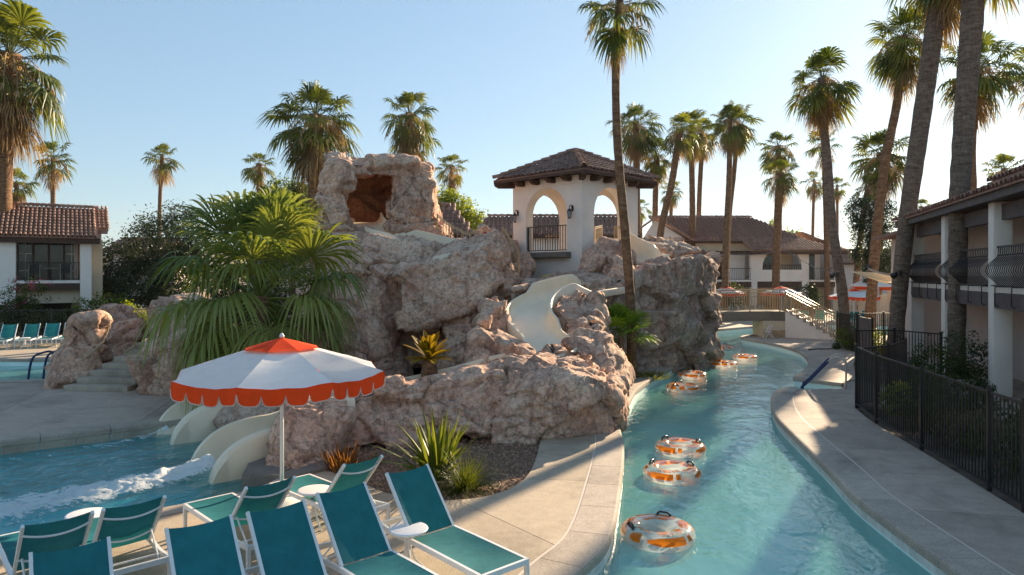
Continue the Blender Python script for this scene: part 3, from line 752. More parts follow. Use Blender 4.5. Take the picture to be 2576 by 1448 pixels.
RG = 'boulders and walls of the waterslide rockwork'
# low front wall, left boulder beside the near slide mouth
rock('boulder', 'big pink-brown boulder beside the near slide mouth, behind the umbrella pole',
     [H((655, 1190, 11.4), (722, 1205, 11.15), (800, 1172, 11.8), (890, 1128, 13.0), (662, 1105, 11.9), (722, 1045, 12.2), (792, 1012, 12.7), (868, 1014, 13.1), (885, 1050, 13.1), (715, 1030, 13.4), (880, 985, 14.4), (722, 1170, 13.4), (890, 1100, 14.2))],
     M['rock'], 0.06, 0.55, (0.2, 0.1, 1), 2, group=RG)
rock('rock_wall', 'long low pink-brown rock wall behind the bark planting bed',
     [H((860, 1135, 12.9), (1000, 1110, 13.6), (1120, 1108, 13.6), (870, 1010, 13.3), (960, 985, 13.6), (1110, 960, 13.9), (880, 985, 14.3), (1000, 965, 14.6), (1120, 938, 14.8), (880, 1110, 14.4), (1130, 1090, 14.8)),
      H((800, 1050, 12.9), (820, 996, 13.3), (900, 972, 13.5), (1010, 952, 13.75), (1010, 1110, 13.5), (830, 1130, 13.0), (900, 966, 14.4), (1010, 946, 14.4), (820, 990, 14.2)),
      H((1090, 1108, 13.6), (1275, 1112, 13.5), (1095, 962, 13.9), (1265, 928, 13.9), (1110, 940, 14.8), (1270, 903, 15.0), (1110, 1080, 15), (1270, 1080, 15))],
     M['rock'], 0.065, 0.75, (-0.12, 0.1, 1), 5, group=RG)
rock('rock_outcrop', 'jagged grey and pink outcrop at the bend of the river walk',
     [H((1250, 1112, 13.5), (1350, 1107, 13.62), (1455, 1099, 13.85), (1545, 1087, 14.3), (1250, 965, 13.7), (1262, 930, 13.9), (1400, 965, 13.8), (1475, 985, 13.8), (1548, 1000, 14.4), (1290, 903, 15.0), (1420, 900, 15.2), (1480, 880, 15.8), (1560, 1060, 15.3), (1555, 960, 15.5), (1290, 1080, 15.4)),
      H((1300, 905, 15.2), (1370, 895, 15.2), (1450, 905, 14.8), (1330, 886, 15.8), (1400, 862, 16.3), (1462, 872, 15.6), (1500, 905, 15.2), (1300, 1070, 15.6), (1500, 1070, 15.4), (1400, 1000, 16.4)),
      H((1420, 862, 16.6), (1478, 838, 16.8), (1525, 852, 17.0), (1556, 895, 16.9), (1568, 945, 16.8), (1572, 1000, 17.2), (1566, 1040, 16.4), (1480, 905, 15.6), (1545, 930, 15.6), (1560, 1050, 15.4), (1450, 1020, 17.8), (1570, 1000, 18.4), (1558, 910, 18.2), (1450, 860, 18.0)),
      H((1440, 990, 13.75), (1540, 1000, 14.3), (1553, 1080, 14.4), (1450, 1098, 13.85), (1530, 965, 15.2), (1450, 960, 14.8))],
     M['rock'], 0.065, 0.95, (-0.22, 0.1, 1), 9, 3, group=RG)
# between the two slide mouths
rock('boulder', 'dark grey rock wedged between the two slide mouths',
     [H((545, 1095, 14.6), (600, 1085, 14.4), (700, 1050, 14.2), (535, 1050, 14.8), (580, 1000, 15.2), (690, 985, 15.2), (740, 1000, 14.6), (600, 985, 16), (740, 970, 16), (560, 1060, 15.8), (720, 1060, 15.8), (690, 1100, 13.6), (560, 1110, 14.2))],
     M['rock_g'], 0.07, 0.8, (0.2, 0, 1), 12, group=RG)
# mass behind the fan palm and the umbrella
rock('boulder', 'shaded pinkish rock base under the spreading fan palm',
     [down(H((352, 980, 19.3), (420, 985, 19.0), (520, 985, 18.6), (362, 830, 19.6), (395, 775, 20.0), (470, 760, 20.0), (500, 760, 20.0), (540, 800, 19.2), (400, 765, 21.5), (545, 760, 21.5), (560, 1000, 17.5), (352, 940, 19.6), (470, 850, 18.4), (372, 880, 18.9))),
      down(H((430, 985, 18.0), (560, 985, 17.2), (700, 990, 16.6), (830, 940, 16.4), (480, 890, 18.2), (640, 880, 17.6), (830, 850, 17.4), (640, 820, 20), (830, 780, 20)))],
     M['rock_p'], 0.085, 1.0, (0.2, 0, 1), 15, group=RG)
rock('boulder', 'weathered rock left of the stone steps with a sloping rail',
     [down(H((122, 962, 19.8), (150, 968, 19.6), (215, 932, 20.2), (132, 900, 19.9), (165, 850, 20.2), (200, 812, 20.6), (248, 814, 20.9), (255, 850, 20.9), (250, 890, 20.9), (205, 806, 22), (262, 830, 22.5), (140, 900, 21.5)))],
     M['rock'], 0.07, 0.85, (0.15, 0.1, 1), 18, group=RG)
rock('boulder', 'rounded purple-grey boulder behind the top of the stone steps',
     [down(H((256, 860, 24.4), (300, 870, 24), (350, 865, 24.2), (256, 800, 24.6), (268, 775, 25), (320, 772, 25), (350, 800, 24.6), (262, 785, 26.5), (345, 790, 26.5))),
      down(H((285, 870, 23.4), (350, 872, 23), (290, 815, 23.8), (352, 805, 23.6), (355, 830, 25)))],
     M['rock_p'], 0.08, 0.75, None, 21, group=RG)
rock('boulder', 'low grey rock peeking out behind the fan palm on its left',
     [down(H((370, 800, 23), (395, 755, 23.5), (440, 745, 23.8), (500, 752, 23), (520, 800, 22.5), (400, 740, 25.5), (520, 745, 25.5)))],
     M['rock_g'], 0.09, 0.8, None, 24, group=RG)
# the big middle wall
rock('rock_wall', 'tall reddish rock wall with slanting ledges below the upper slide',
     [down(HB((800, 760, 18.6), (805, 705, 19.0), (860, 690, 19.2), (1015, 668, 19.0), (1010, 800, 18.2), (860, 880, 17.6), (1000, 900, 17.4), (810, 910, 17.0), (830, 930, 16.9), (800, 700, 22), (1015, 660, 22)), 0.2),
      HB((1006, 690, 17.9), (998, 832, 17.0), (1055, 838, 16.9), (1125, 806, 17.0), (1250, 742, 17.6), (1268, 720, 17.9), (1255, 612, 18.3), (1100, 650, 18.0), (1010, 672, 18.4), (1040, 655, 20.5), (1255, 598, 20.5), (1010, 830, 19.6), (1255, 740, 19.8)),
      HB((1225, 612, 18.6), (1250, 596, 18.9), (1278, 640, 18.8), (1292, 690, 18.9), (1276, 716, 18.8), (1262, 750, 18.3), (1285, 800, 18.3), (1288, 838, 17.9), (1210, 860, 17.4), (1130, 800, 17.4), (1150, 740, 18), (1225, 610, 21), (1285, 690, 21), (1285, 830, 20), (1140, 830, 20)),
      down(HB((1120, 812, 17.3), (1118, 870, 16.9), (1150, 905, 16.6), (1215, 850, 17.2), (1288, 832, 17.7), (1180, 800, 17.3), (1130, 800, 19.5), (1288, 820, 19.8), (1225, 905, 16.6)), 0.2),
      HB((1285, 668, 18.7), (1308, 678, 18.8), (1310, 705, 18.8), (1296, 738, 18.6), (1272, 745, 18.5), (1275, 690, 19.8), (1300, 690, 19.8)),
      down(HB((1000, 840, 19.2), (1130, 790, 19.2), (1000, 920, 18.8), (1140, 900, 18.8), (1000, 800, 21), (1140, 790, 21)), 0.2)],
     M['rock'], 0.085, 1.0, (-0.34, 0.05, 1), 31, 3, group=RG)
rock('rock_slope', 'rock slope under the cave with the upper slide running over it',
     [down(HB((798, 620, 21.6), (800, 575, 22.4), (870, 572, 22.4), (920, 584, 22.0), (1000, 614, 21.2), (1022, 668, 20.0), (1090, 685, 19.5), (950, 690, 19.4), (800, 700, 19.9), (800, 560, 25), (920, 590, 25), (1090, 660, 24), (1240, 660, 20.3), (1225, 668, 19.7), (1270, 670, 21), (1100, 680, 19.2)), 0.2)],
     M['rock'], 0.095, 1.0, (0.2, 0.0, 1), 36, 4, group=RG)
rock('boulder', 'pale sunlit rocks perched on the ledge below the cave',
     [HB((870, 690, 19.1), (900, 650, 19.6), (935, 640, 19.8), (975, 640, 19.8), (1000, 650, 19.6), (1032, 668, 19.3), (1020, 690, 19.0), (930, 650, 20.6), (1010, 660, 20.6), (880, 690, 20.5))],
     M['rock_l'], 0.055, 0.8, None, 41, 2, group=RG)
# the cave on top
rock('cave_rock', 'squared rock arch of the cave at the very top of the slides',
     [HB((800, 470, 22.8), (835, 402, 23.4), (868, 425, 22.9), (858, 480, 22.6), (850, 520, 22.5), (875, 555, 22.3), (895, 580, 22.2), (800, 575, 22.3), (795, 520, 22.5), (835, 402, 25.8), (800, 570, 25.8), (865, 560, 24.2), (862, 440, 24.4)),
      HB((830, 400, 23.2), (920, 399, 23.2), (1020, 412, 23.1), (1060, 420, 23.2), (1060, 446, 23.0), (970, 442, 23.1), (868, 438, 23.0), (835, 432, 23.2), (830, 400, 26), (1070, 412, 26), (1060, 440, 26), (850, 432, 26)),
      HB((984, 446, 22.9), (1030, 450, 22.6), (1092, 458, 22.9), (1094, 520, 22.8), (1100, 560, 22.6), (1040, 590, 22.2), (978, 560, 22.3), (984, 520, 22.6), (1092, 458, 25.8), (990, 446, 24.6), (990, 560, 24.6), (1110, 570, 25.8)),
      HB((1030, 425, 22.9), (1060, 415, 23.2), (1082, 422, 23.3), (1084, 450, 23.2), (1040, 452, 22.8), (1030, 425, 25), (1084, 425, 25), (1080, 450, 25))],
     M['rock'], 0.075, 0.85, (0.1, 0, 1), 46, 3, group=RG)
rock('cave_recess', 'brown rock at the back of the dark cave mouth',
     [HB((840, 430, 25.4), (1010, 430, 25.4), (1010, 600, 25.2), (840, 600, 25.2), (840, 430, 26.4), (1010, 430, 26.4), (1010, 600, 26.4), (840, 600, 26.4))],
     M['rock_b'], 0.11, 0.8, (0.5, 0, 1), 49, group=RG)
rock('boulder', 'grey-purple boulder sloping away right of the cave mouth',
     [HB((968, 565, 22.6), (985, 548, 22.6), (1010, 545, 22.6), (1050, 580, 22.4), (1085, 565, 22.4), (1120, 560, 22.8), (1136, 590, 22.8), (1130, 606, 22.5), (1090, 610, 22.2), (1040, 605, 22.2), (980, 590, 22.6), (1130, 560, 25), (1000, 560, 24), (1135, 605, 25))],
     M['rock_p'], 0.08, 0.9, None, 52, 3, group=RG)
# middle of the slides
rock('boulder', 'jagged mound of rock inside the bend of the middle slide',
     [down(H((1392, 764, 18.8), (1412, 744, 19.6), (1460, 728, 20.4), (1495, 745, 20.2), (1482, 790, 19.2), (1505, 815, 18.8), (1500, 860, 18.2), (1440, 815, 18.2), (1416, 792, 18.3), (1450, 850, 17.8), (1500, 900, 17.8), (1430, 730, 21.5), (1520, 740, 21.5), (1530, 850, 20)), 0.1),
      H((1440, 742, 19.6), (1462, 724, 19.9), (1478, 728, 19.9), (1480, 752, 19.6), (1450, 760, 19.4), (1470, 735, 20.6)),
      down(H((1435, 790, 18.6), (1470, 782, 18.8), (1502, 800, 18.6), (1504, 850, 18.0), (1450, 830, 18.0), (1500, 790, 20)), 0.2)],
     M['rock'], 0.07, 0.9, (0.3, 0, 1), 55, 3, group=RG)
rock('boulder', 'pale grey rock hump left of the lowest bend of the middle slide',
     [down(H((1150, 918, 15.9), (1172, 858, 16.3), (1215, 835, 16.5), (1245, 822, 16.9), (1290, 842, 16.9), (1325, 862, 16.6), (1342, 880, 16.2), (1335, 900, 15.9), (1240, 915, 15.6), (1200, 840, 17.6), (1310, 845, 17.6)), 0.2),
      down(H((1222, 770, 18.3), (1262, 742, 18.8), (1284, 760, 18.7), (1296, 812, 18.1), (1294, 850, 17.5), (1220, 850, 17.3), (1225, 790, 19.4), (1280, 760, 19.4)), 0.2)],
     M['rock_l'], 0.065, 0.8, (0.6, 0, 0.8), 58, 3, group=RG)
rock('rock_wall', 'tall grooved grey-pink rock cliff standing over the river behind the leaning trunk',
     [down(H((1600, 938, 23.3), (1668, 933, 23.8), (1742, 916, 25.2), (1796, 899, 27.0), (1594, 696, 23.5), (1640, 668, 23.9), (1690, 658, 24.3), (1760, 652, 25.3), (1785, 655, 26.3), (1795, 680, 26.8), (1800, 760, 27.0), (1600, 690, 26), (1795, 652, 29.5))),
      down(H((1560, 722, 23.3), (1600, 694, 23.6), (1605, 936, 23.3), (1500, 930, 21.9), (1500, 752, 21.9), (1522, 724, 22.2), (1560, 712, 22.6), (1560, 712, 25.2), (1525, 724, 23)))],
     M['rock_g'], 0.085, 0.95, (1, 0.5, 0.12), 61, 4, group=RG)
rock('boulder', 'rounded pink boulder against the foot of the tower below its right arch',
     [down(H((1464, 690, 24.6), (1462, 660, 24.7), (1482, 622, 24.9), (1520, 600, 25.2), (1560, 604, 25.2), (1590, 640, 24.8), (1600, 680, 24.6), (1570, 700, 24.0), (1490, 700, 24.2), (1520, 600, 26.6), (1590, 640, 26.4)), 1.0),
      H((1505, 695, 23.6), (1515, 660, 23.9), (1550, 645, 24.1), (1590, 660, 24.0), (1612, 690, 23.8), (1580, 712, 23.5), (1530, 710, 23.5), (1550, 660, 25.2), (1600, 690, 25.2))],
     M['rock'], 0.075, 0.8, None, 64, 3, group=RG)
rock('boulder', 'flat dark grey rock behind the slide right of the tower',
     [H((1590, 610, 27.8), (1600, 596, 28.2), (1640, 592, 28.6), (1700, 604, 28.6), (1762, 632, 28.0), (1700, 645, 27.4), (1620, 625, 27.4), (1640, 600, 30), (1760, 630, 30))],
     M['rock_g'], 0.09, 0.8, (0.3, 0, 1), 67, 3, group=RG)
rock('boulder', 'rock ledge along the back lip of the middle slide',
     [down(H((1285, 722, 20.6), (1330, 712, 21.4), (1400, 700, 22.2), (1465, 686, 23.1), (1500, 700, 23.4), (1545, 708, 23.4), (1310, 705, 22), (1480, 684, 24.4), (1560, 700, 24.8), (1340, 712, 23.4)), 1.5)],
     M['rock_g'], 0.075, 0.55, None, 70, 3, group=RG)
rock('boulder', 'brown shaded rock at the left foot of the tower',
     [H((1300, 650, 25.4), (1318, 640, 25.6), (1345, 665, 25.4), (1340, 710, 25.2), (1300, 712, 25.0), (1270, 712, 24.6), (1268, 690, 24.8), (1330, 650, 27), (1340, 720, 27), (1280, 720, 27))],
     M['rock_p'], 0.08, 0.8, None, 73, 3, group=RG)
rock('boulder', 'far brown boulder in front of the tiled roof left of the tower',
     [down(H((1192, 600, 33), (1200, 572, 33), (1225, 566, 33), (1245, 580, 33), (1250, 605, 33), (1210, 570, 35), (1245, 590, 35)), 2.0)],
     M['rock'], 0.12, 0.9, None, 76, 3, group=RG)
rock('rock_wall', 'brown rock behind the stair rails between cave and tower',
     [down(H((1130, 640, 24.5), (1180, 600, 26), (1240, 600, 27), (1300, 610, 28), (1290, 720, 24.5), (1250, 650, 23), (1140, 600, 27), (1300, 620, 30)), 0.2)],
     M['rock_p'], 0.12, 0.8, None, 79, 3, group=RG)

# ------------------------------------------------------------------ water slides
def channel(name, label, path, width, hl, hr, mat, round_end=False, th=0.07, skirt=0.14):
    """an open fibreglass flume: U-shaped section with lips swept along a path"""
    c = catmull(path, 0.22); rows = []
    n = len(c)
    for i, p in enumerate(c):
        t = c[min(i + 1, n - 1)] - c[max(i - 1, 0)]; tz = Vector((t.x, t.y, 0)).normalized()
        r = V(tz.y, -tz.x, 0); s = i / (n - 1)
        a, b = (hl(s) if callable(hl) else hl), (hr(s) if callable(hr) else hr)
        w2 = width / 2
        prof = []
        prof += [(-w2 - th, -skirt), (-w2 - th - .0, a - .03), (-w2 - th + .02, a), (-w2, a), (-w2 + .012, a - .03)]
        for k in range(7):
            g = k / 6 * math.pi / 2
            rad = min(0.30, a * .9) if a > .05 else .05
            prof.append((-w2 + .015 + rad * (1 - math.cos(g)), max(.0, rad * (1 - math.sin(g)))))
        for k in range(7):
            g = (1 - k / 6) * math.pi / 2
            rad = min(0.30, b * .9) if b > .05 else .05
            prof.append((w2 - .015 - rad * (1 - math.cos(g)), max(.0, rad * (1 - math.sin(g)))))
        prof += [(w2 - .012, b - .03), (w2, b), (w2 + th - .02, b), (w2 + th, b - .03), (w2 + th, -skirt)]
        rows.append([p + r * x + V(0, 0, z) for x, z in prof])
    m = MB(); m.grid(rows)
    nn = len(rows[0]); m.f.append(tuple(range(nn))); m.f.append(tuple((n - 1) * nn + k for k in reversed(range(nn))))
    root = thing(name, label, 'water slide', c[0])
    o = m.build('flume', mat, root, world=True)
    bm = bmesh.new(); bm.from_mesh(o.data); bmesh.ops.recalc_face_normals(bm, faces=bm.faces[:]); bm.to_mesh(o.data); bm.free()
    autosmooth(o, 50)
    return root, c
SG = 'cream water slides of the rockwork'
def tagS(r): r['group'] = SG; return r
up, _ = channel('water_slide', 'upper cream slide that leaves the cave and curves round a high ledge',
    [PB(918, 560, 24.4), PB(926, 572, 23.2), PB(965, 590, 22.2), PB(1030, 620, 21.3), PB(1105, 640, 20.7), PB(1165, 646, 20.45), PB(1196, 658, 20.0), PB(1170, 675, 19.6), PB(1080, 695, 19.2)], 1.15,
    lambda s: .40 if s < .40 else .62, lambda s: .12, M['fibre']); tagS(up)
mid, _ = channel('water_slide', 'cream slide winding in an S between the rocks below the tower',
    [P(1545, 726, 23.4), P(1518, 729, 22.7), P(1455, 740, 21.5), P(1382, 762, 20.5), P(1338, 790, 19.6), P(1328, 822, 18.8), P(1346, 852, 18.0), P(1376, 880, 17.2), P(1386, 904, 16.5), P(1345, 924, 15.9), P(1240, 950, 15.35), P(1110, 984, 15.0), P(1030, 1002, 14.8)], 1.2,
    lambda s: .08 if s < .20 else .08 + .44 * min(1, (s - .20) / .08) if s < .55 else .30, lambda s: .10 if s < .08 else .10 + .48 * min(1, (s - .08) / .06) if s < .32 else .36, M['fibre']); tagS(mid)
rt, _ = channel('water_slide', 'short cream slide curving out of the right arch of the tower',
    [P(1535, 622, 27.8), P(1580, 645, 26.7), P(1640, 668, 25.9), P(1690, 684, 25.9), P(1718, 686, 26.6)], 1.15, .72, .10, M['fibre']); tagS(rt)
def mouth(label, path, width):
    n = 16
    c = catmull(path, 0.07)
    L = len(c)
    root = thing('slide_mouth', label, 'slide mouth', c[0], group='slide mouths pouring into the splash pool')
    m = MB(); th = .20
    for side in (-1, 1):
        rows = []
        for i, p in enumerate(c):
            t = c[min(i + 1, L - 1)] - c[max(i - 1, 0)]; tz = V(t.x, t.y, 0).normalized(); r = V(tz.y, -tz.x, 0)
            s = i / (L - 1)
            z_hi, z_lo, sk = c[0].z + .50, .52, .48
            k = max(0, (s - sk) / (1 - sk)); e = min(1, s / sk)
            lip = z_hi + (z_lo - z_hi) * (e * e * (3 - 2 * e))
            top = lip if k == 0 else -.55 + (lip + .55) * max(0, 1 - k ** 2.5) ** (1 / 2.2)   # quarter-ellipse nose
            x0 = side * width / 2; x1 = side * (width / 2 + th); xi = side * (width / 2 - .22)
            fl = min(top, p.z)
            rows.append([p.xy.to_3d() + r * x1 + V(0, 0, -.6), p.xy.to_3d() + r * x1 + V(0, 0, max(-.6, top - .09)), p.xy.to_3d() + r * (x1 - side * .05) + V(0, 0, top - .015), p.xy.to_3d() + r * (x1 - side * .10) + V(0, 0, top),
                         p.xy.to_3d() + r * x0 + V(0, 0, top), p.xy.to_3d() + r * (x0 - side * .012) + V(0, 0, max(fl, top - .05)),
                         p.xy.to_3d() + r * (x0 - side * .05) + V(0, 0, max(fl, fl + (top - fl) * .35)), p.xy.to_3d() + r * xi + V(0, 0, fl + .02), p.xy.to_3d() + r * 0 + V(0, 0, fl)])
        m.grid(rows)
        e = len(m.v) - 9; m.f.append(tuple(range(e, e + 9)))
    o = m.build('flume', M['fibre'], root, world=True)
    bm = bmesh.new(); bm.from_mesh(o.data); bmesh.ops.remove_doubles(bm, verts=bm.verts[:], dist=1e-4); bmesh.ops.recalc_face_normals(bm, faces=bm.faces[:]); bm.to_mesh(o.data); bm.free()
    autosmooth(o, 40); return root
mouth('near cream slide mouth with its flaring end beside the umbrella', [V(-3.45, 13.80, .44), V(-4.3, 13.2, .10), V(-4.95, 12.66, -.22), V(-5.6, 12.12, -.50)], 1.05)
mouth('far cream slide mouth at the back corner of the splash pool', [V(-5.75, 16.3, .44), V(-6.6, 15.65, .08), V(-7.1, 15.2, -.22), V(-7.6, 14.75, -.50)], 1.05)
# concrete ledges beside the mouths
for lab, poly in (('dark concrete ledge between near slide mouth and loungers', [(-4.55, 11.75), (-4.4, 11.1), (-3.55, 10.95), (-3.1, 11.5), (-3.4, 12.2), (-4.2, 12.6)]),
                  ('dark concrete ledge between the two slide mouths', [(-6.2, 14.3), (-6.1, 13.7), (-5.2, 13.5), (-5.0, 14.6), (-5.9, 15.2)])):
    m = MB(); m.prism(poly, (0, 0, -.6), (1, 0, 0), (0, 1, 0), (0, 0, .66 if 'loungers' in lab else .5))
    o = m.build('pool_ledge', M['beam']); tag(o, lab, 'ledge', 'ledges beside the slide mouths'); bevel(o, .04, 2)
# white water thrown by the two mouths
def foam_strip(label, a, b, w0, w1, strength, hump):
    a, b = Vector(a), Vector(b); d = (b - a); L = d.length; t = d.normalized(); r = V(t.y, -t.x, 0)
    nu, nv = int(L / .045), 44; m = MB(); rows = []; dens = []
    for i in range(nu + 1):
        s = i / nu; wd = w0 + (w1 - w0) * s; row = []
        for j in range(nv + 1):
            x = (j / nv - .5) * 2
            p = a + t * (s * L) + r * (x * wd)
            e = max(0, 1 - abs(x) ** 1.6)
            wob = noise.fractal(V(p.x * 3, p.y * 3, 5.3), .8, 2.1, 4)
            h = hump * math.exp(-s * 5.5) * (1 - abs(x) ** 2) + .085 * strength * e * max(0, .30 + wob + .8 * abs(noise.noise(V(p.x * 8, p.y * 8, 1)))) * (1 - .5 * s) + .010
            row.append(V(p.x, p.y, WZ + h)); k = e * (1.05 - .55 * s) * strength
            dens.append(k if s > .015 else k)
        rows.append(row)
    m.grid(rows); o = m.build('white_water', M['foam'], None, smooth=True)
    at = o.data.attributes.new('dens', 'FLOAT', 'POINT'); at.data.foreach_set('value', dens)
    tag(o, label, 'white water', kind='stuff')
    rn = random.Random(int(L * 100)); q = MB()
    for _ in range(int(380 * strength)):
        s = rn.random() ** 1.4; x = rn.uniform(-1.15, 1.15); p = a + t * (s * L) + r * (x * (w0 + (w1 - w0) * s)); k = rn.uniform(.003, .008)
        c = V(p.x, p.y, WZ + .02 + abs(rn.gauss(0, .085)) * (1.2 - s))
        q.add([c + V(k, 0, 0), c + V(0, k, 0), c - V(k, 0, 0), c - V(0, k, 0), c + V(0, 0, k * 1.3), c - V(0, 0, k)], [(0, 1, 4), (1, 2, 4), (2, 3, 4), (3, 0, 4), (1, 0, 5), (2, 1, 5), (3, 2, 5), (0, 3, 5)])
    sp = q.build('spray', M['plastic'], None, smooth=True); tag(sp, 'droplets flying over the ' + ('near' if strength > 1 else 'far') + ' slide mouth\'s white water', 'spray', kind='stuff'); return o
foam_strip('wide churning white water from the near slide mouth', (-5.35, 12.15, 0), (-9.6, 8.6, 0), .50, 1.75, 1.25, .30)
foam_strip('thin bluish wake from the far slide mouth', (-7.45, 14.75, 0), (-10.3, 12.4, 0), .45, 0.9, .62, .25)
# ------------------------------------------------------------------ buildings
def tile_mesh(name, w_, l_, mat, rise=0.32, n=5):
    m = MB(); rows = []
    for (y, sc, dz) in ((0, 1.0, .028), (l_ * 1.12, .84, .0)):
        row = []
        for k in range(n + 1):
            a = math.pi * k / n
            row.append(V(-math.cos(a) * w_ / 2 * sc, y, math.sin(a) * w_ * rise * 1.5 * sc + dz))
        rows.append(row)
    b0 = []
    for k in range(n + 1):
        a = math.pi * k / n
        b0.append(V(-math.cos(a) * w_ / 2 * .8, 0, math.sin(a) * w_ * rise * 1.5 * .76 + .02))
    m.grid([b0] + rows)
    for i, f in enumerate(m.f): m.f[i] = f[::-1] if False else f
    return m.mesh(name, mat, False)
TILE_CACHE = {}
def tile_roof(parent, O, u, v, poly, tw, tl, mat, budget, deck_th=.05, lift=.0, rnd_=random.Random(5)):
    """barrel tiles laid one by one on the roof plane O + u*x + v*y; budget [n] of tiles kept as separate parts"""
    O, u, v = Vector(O), Vector(u).normalized(), Vector(v).normalized(); nrm = u.cross(v).normalized()
    if nrm.z < 0: nrm = -nrm
    key = (tw, tl, mat.name)
    if key not in TILE_CACHE: TILE_CACHE[key] = tile_mesh('roof_tile', tw * .80, tl, mat)
    me = TILE_CACHE[key]
    R3 = Matrix((u, v, nrm)).transposed()
    m = MB(); m.prism(poly, O, u, v, nrm * -deck_th); m.build('roof_deck', mat, parent)
    xs = [p[0] for p in poly]; ys = [p[1] for p in poly]; rest = MB()
    tv = [x.co.copy() for x in me.vertices]; tf = [tuple(f.vertices) for f in me.polygons]
    ny = int((max(ys) - min(ys)) / tl + .5); nx = int((max(xs) - min(xs)) / tw)
    for j in range(ny):
        for i in range(nx + 1):
            x = min(xs) + tw * (i + .5); y = min(ys) + tl * j
            if not in_poly(x, y + tl * .45, poly): continue
            jx, jy, jr = rnd_.uniform(-.012, .012), rnd_.uniform(-.02, .02), rnd_.uniform(-.03, .03)
            pos = O + u * (x + jx) + v * (y + jy) + nrm * (.012 + lift)
            Mx = Matrix.Translation(pos) @ (R3 @ Matrix.Rotation(jr, 3, 'Z')).to_4x4()
            if budget[0] > 0:
                budget[0] -= 1; link('roof_tile', me, parent, Mx)
            else: rest.add([Mx @ p for p in tv], tf)
    return rest
def flush_rest(rest_list, parent, mat):
    m = MB()
    for r in rest_list: m.add(r.v, r.f)
    if m.v:
        o = m.build('far_roof_tiles', mat, parent); o['kind'] = 'stuff'
def ridge_tiles(parent, a, b, mat, w_=.26, l_=.36):
    a, b = Vector(a), Vector(b); d = (b - a); n = max(1, int(d.length / l_)); y = d.normalized(); x = y.cross(V(0, 0, 1)).normalized(); z = x.cross(y)
    key = ('ridge', w_, l_, mat.name)
    if key not in TILE_CACHE: TILE_CACHE[key] = tile_mesh('ridge_tile', w_, d.length / n, mat, .36)
    for i in range(n):
        link('ridge_tile', TILE_CACHE[key], parent, Matrix.Translation(a + y * (i * d.length / n) + z * .03) @ Matrix((x, y, z)).transposed().to_4x4())
def arch_poly(x0, x1, z0, z1, ax0, ax1, spring, n=14, bottom=None):
    """wall outline with an arched opening that reaches down to `bottom` (z0 if None)"""
    cx, r = (ax0 + ax1) / 2, (ax1 - ax0) / 2
    pts = [(x0, z0), (ax0, z0)]
    pts += [(cx - r * math.cos(math.pi * k / n), spring + r * math.sin(math.pi * k / n)) for k in range(n + 1)]
    pts += [(ax1, z0), (x1, z0), (x1, z1), (x0, z1)]
    return pts

# ---- bell tower of the slides
TC = V(2.655, 28.6, 0); TS = 3.70; TF = 4.2; TT = 7.12
tower = thing('slide_tower', 'white stucco tower with four arches and a brown tiled roof', 'tower', TC, R(45))
hs = TS / 2; wt = .42
TFRAMES = []
for k in range(4):
    a = math.pi / 2 * k
    u = V(math.cos(a), math.sin(a), 0); n = V(math.sin(a), -math.cos(a), 0)
    TFRAMES.append((u, n))
    m = MB()
    L0 = -hs if k % 2 == 0 else -hs + wt; L1 = -L0
    m.prism(arch_poly(L0, L1, TF, TT, -1.10, 1.10, 5.66), n * hs, u, V(0, 0, 1), -n * wt)
    o = m.build('arched_wall', M['stucco'], tower)
m = MB(); m.box((0, 0, TF / 2 - .15), (TS, TS, TF + .3 - .003)); m.build('tower_base', M['stucco'], tower)
m = MB(); m.box((0, 0, TT - .04), (TS - .86, TS - .86, .06)); m.build('tower_ceiling', M['stucco'], tower)
# roof
ov = .58; he = hs + ov; ez, pz = 7.22, 8.42; bud = [300]; rest = []
order = [0, 3, 1, 2]
for k in order:
    u, n = TFRAMES[k]
    O = n * he + V(0, 0, ez) - u * he
    v = (V(0, 0, pz) - (n * he + V(0, 0, ez))); sl = v.length
    rest.append(tile_roof(tower, O, u, v, [(0, 0), (2 * he, 0), (he, sl)], .235, .33, M['tile_d'], bud))
flush_rest(rest, tower, M['tile_d'])
for sx, sy in ((1, 1), (1, -1), (-1, 1), (-1, -1)):
    ridge_tiles(tower, V(sx * he, sy * he, ez + .03), V(0, 0, pz + .03), M['tile'])
m = MB()
for k in range(4):
    u, n = TFRAMES[k]
    m.bar(n * (he - .05) - u * he + V(0, 0, ez - .085), n * (he - .05) + u * he + V(0, 0, ez - .085), .06, .12)
m.build('eave_board', M['wood'], tower)
m = MB(); m.box((0, 0, ez - .065), (2 * he - .12, 2 * he - .12, .04)); m.build('soffit', M['wood'], tower)
for k in range(4):
    u, n = TFRAMES[k]
    for s in (-1.25, -.42, .42, 1.25):
        m = MB(); c = u * s
        prof = [(-.05, 0), (.30, 0), (.46, .10), (.50, .20), (-.05, .20)]
        m.prism(prof, c + n * hs - u * .11 + V(0, 0, ez - .32), n, V(0, 0, 1), u * .22)
        o = m.build('rafter_end', M['wood'], tower); bevel(o, .02, 1)
for sx, sy in ((1, 1), (1, -1), (-1, 1), (-1, -1)):
    d = V(sx, sy, 0).normalized(); m = MB(); q = V(-d.y, d.x, 0)
    m.prism([(-.1, 0), (.62, 0), (.78, .1), (.8, .2), (-.1, .2)], d * hs * 1.414 - q * .1 + V(0, 0, ez - .33), d, V(0, 0, 1), q * .2)
    m.build('rafter_end', M['wood'], tower)
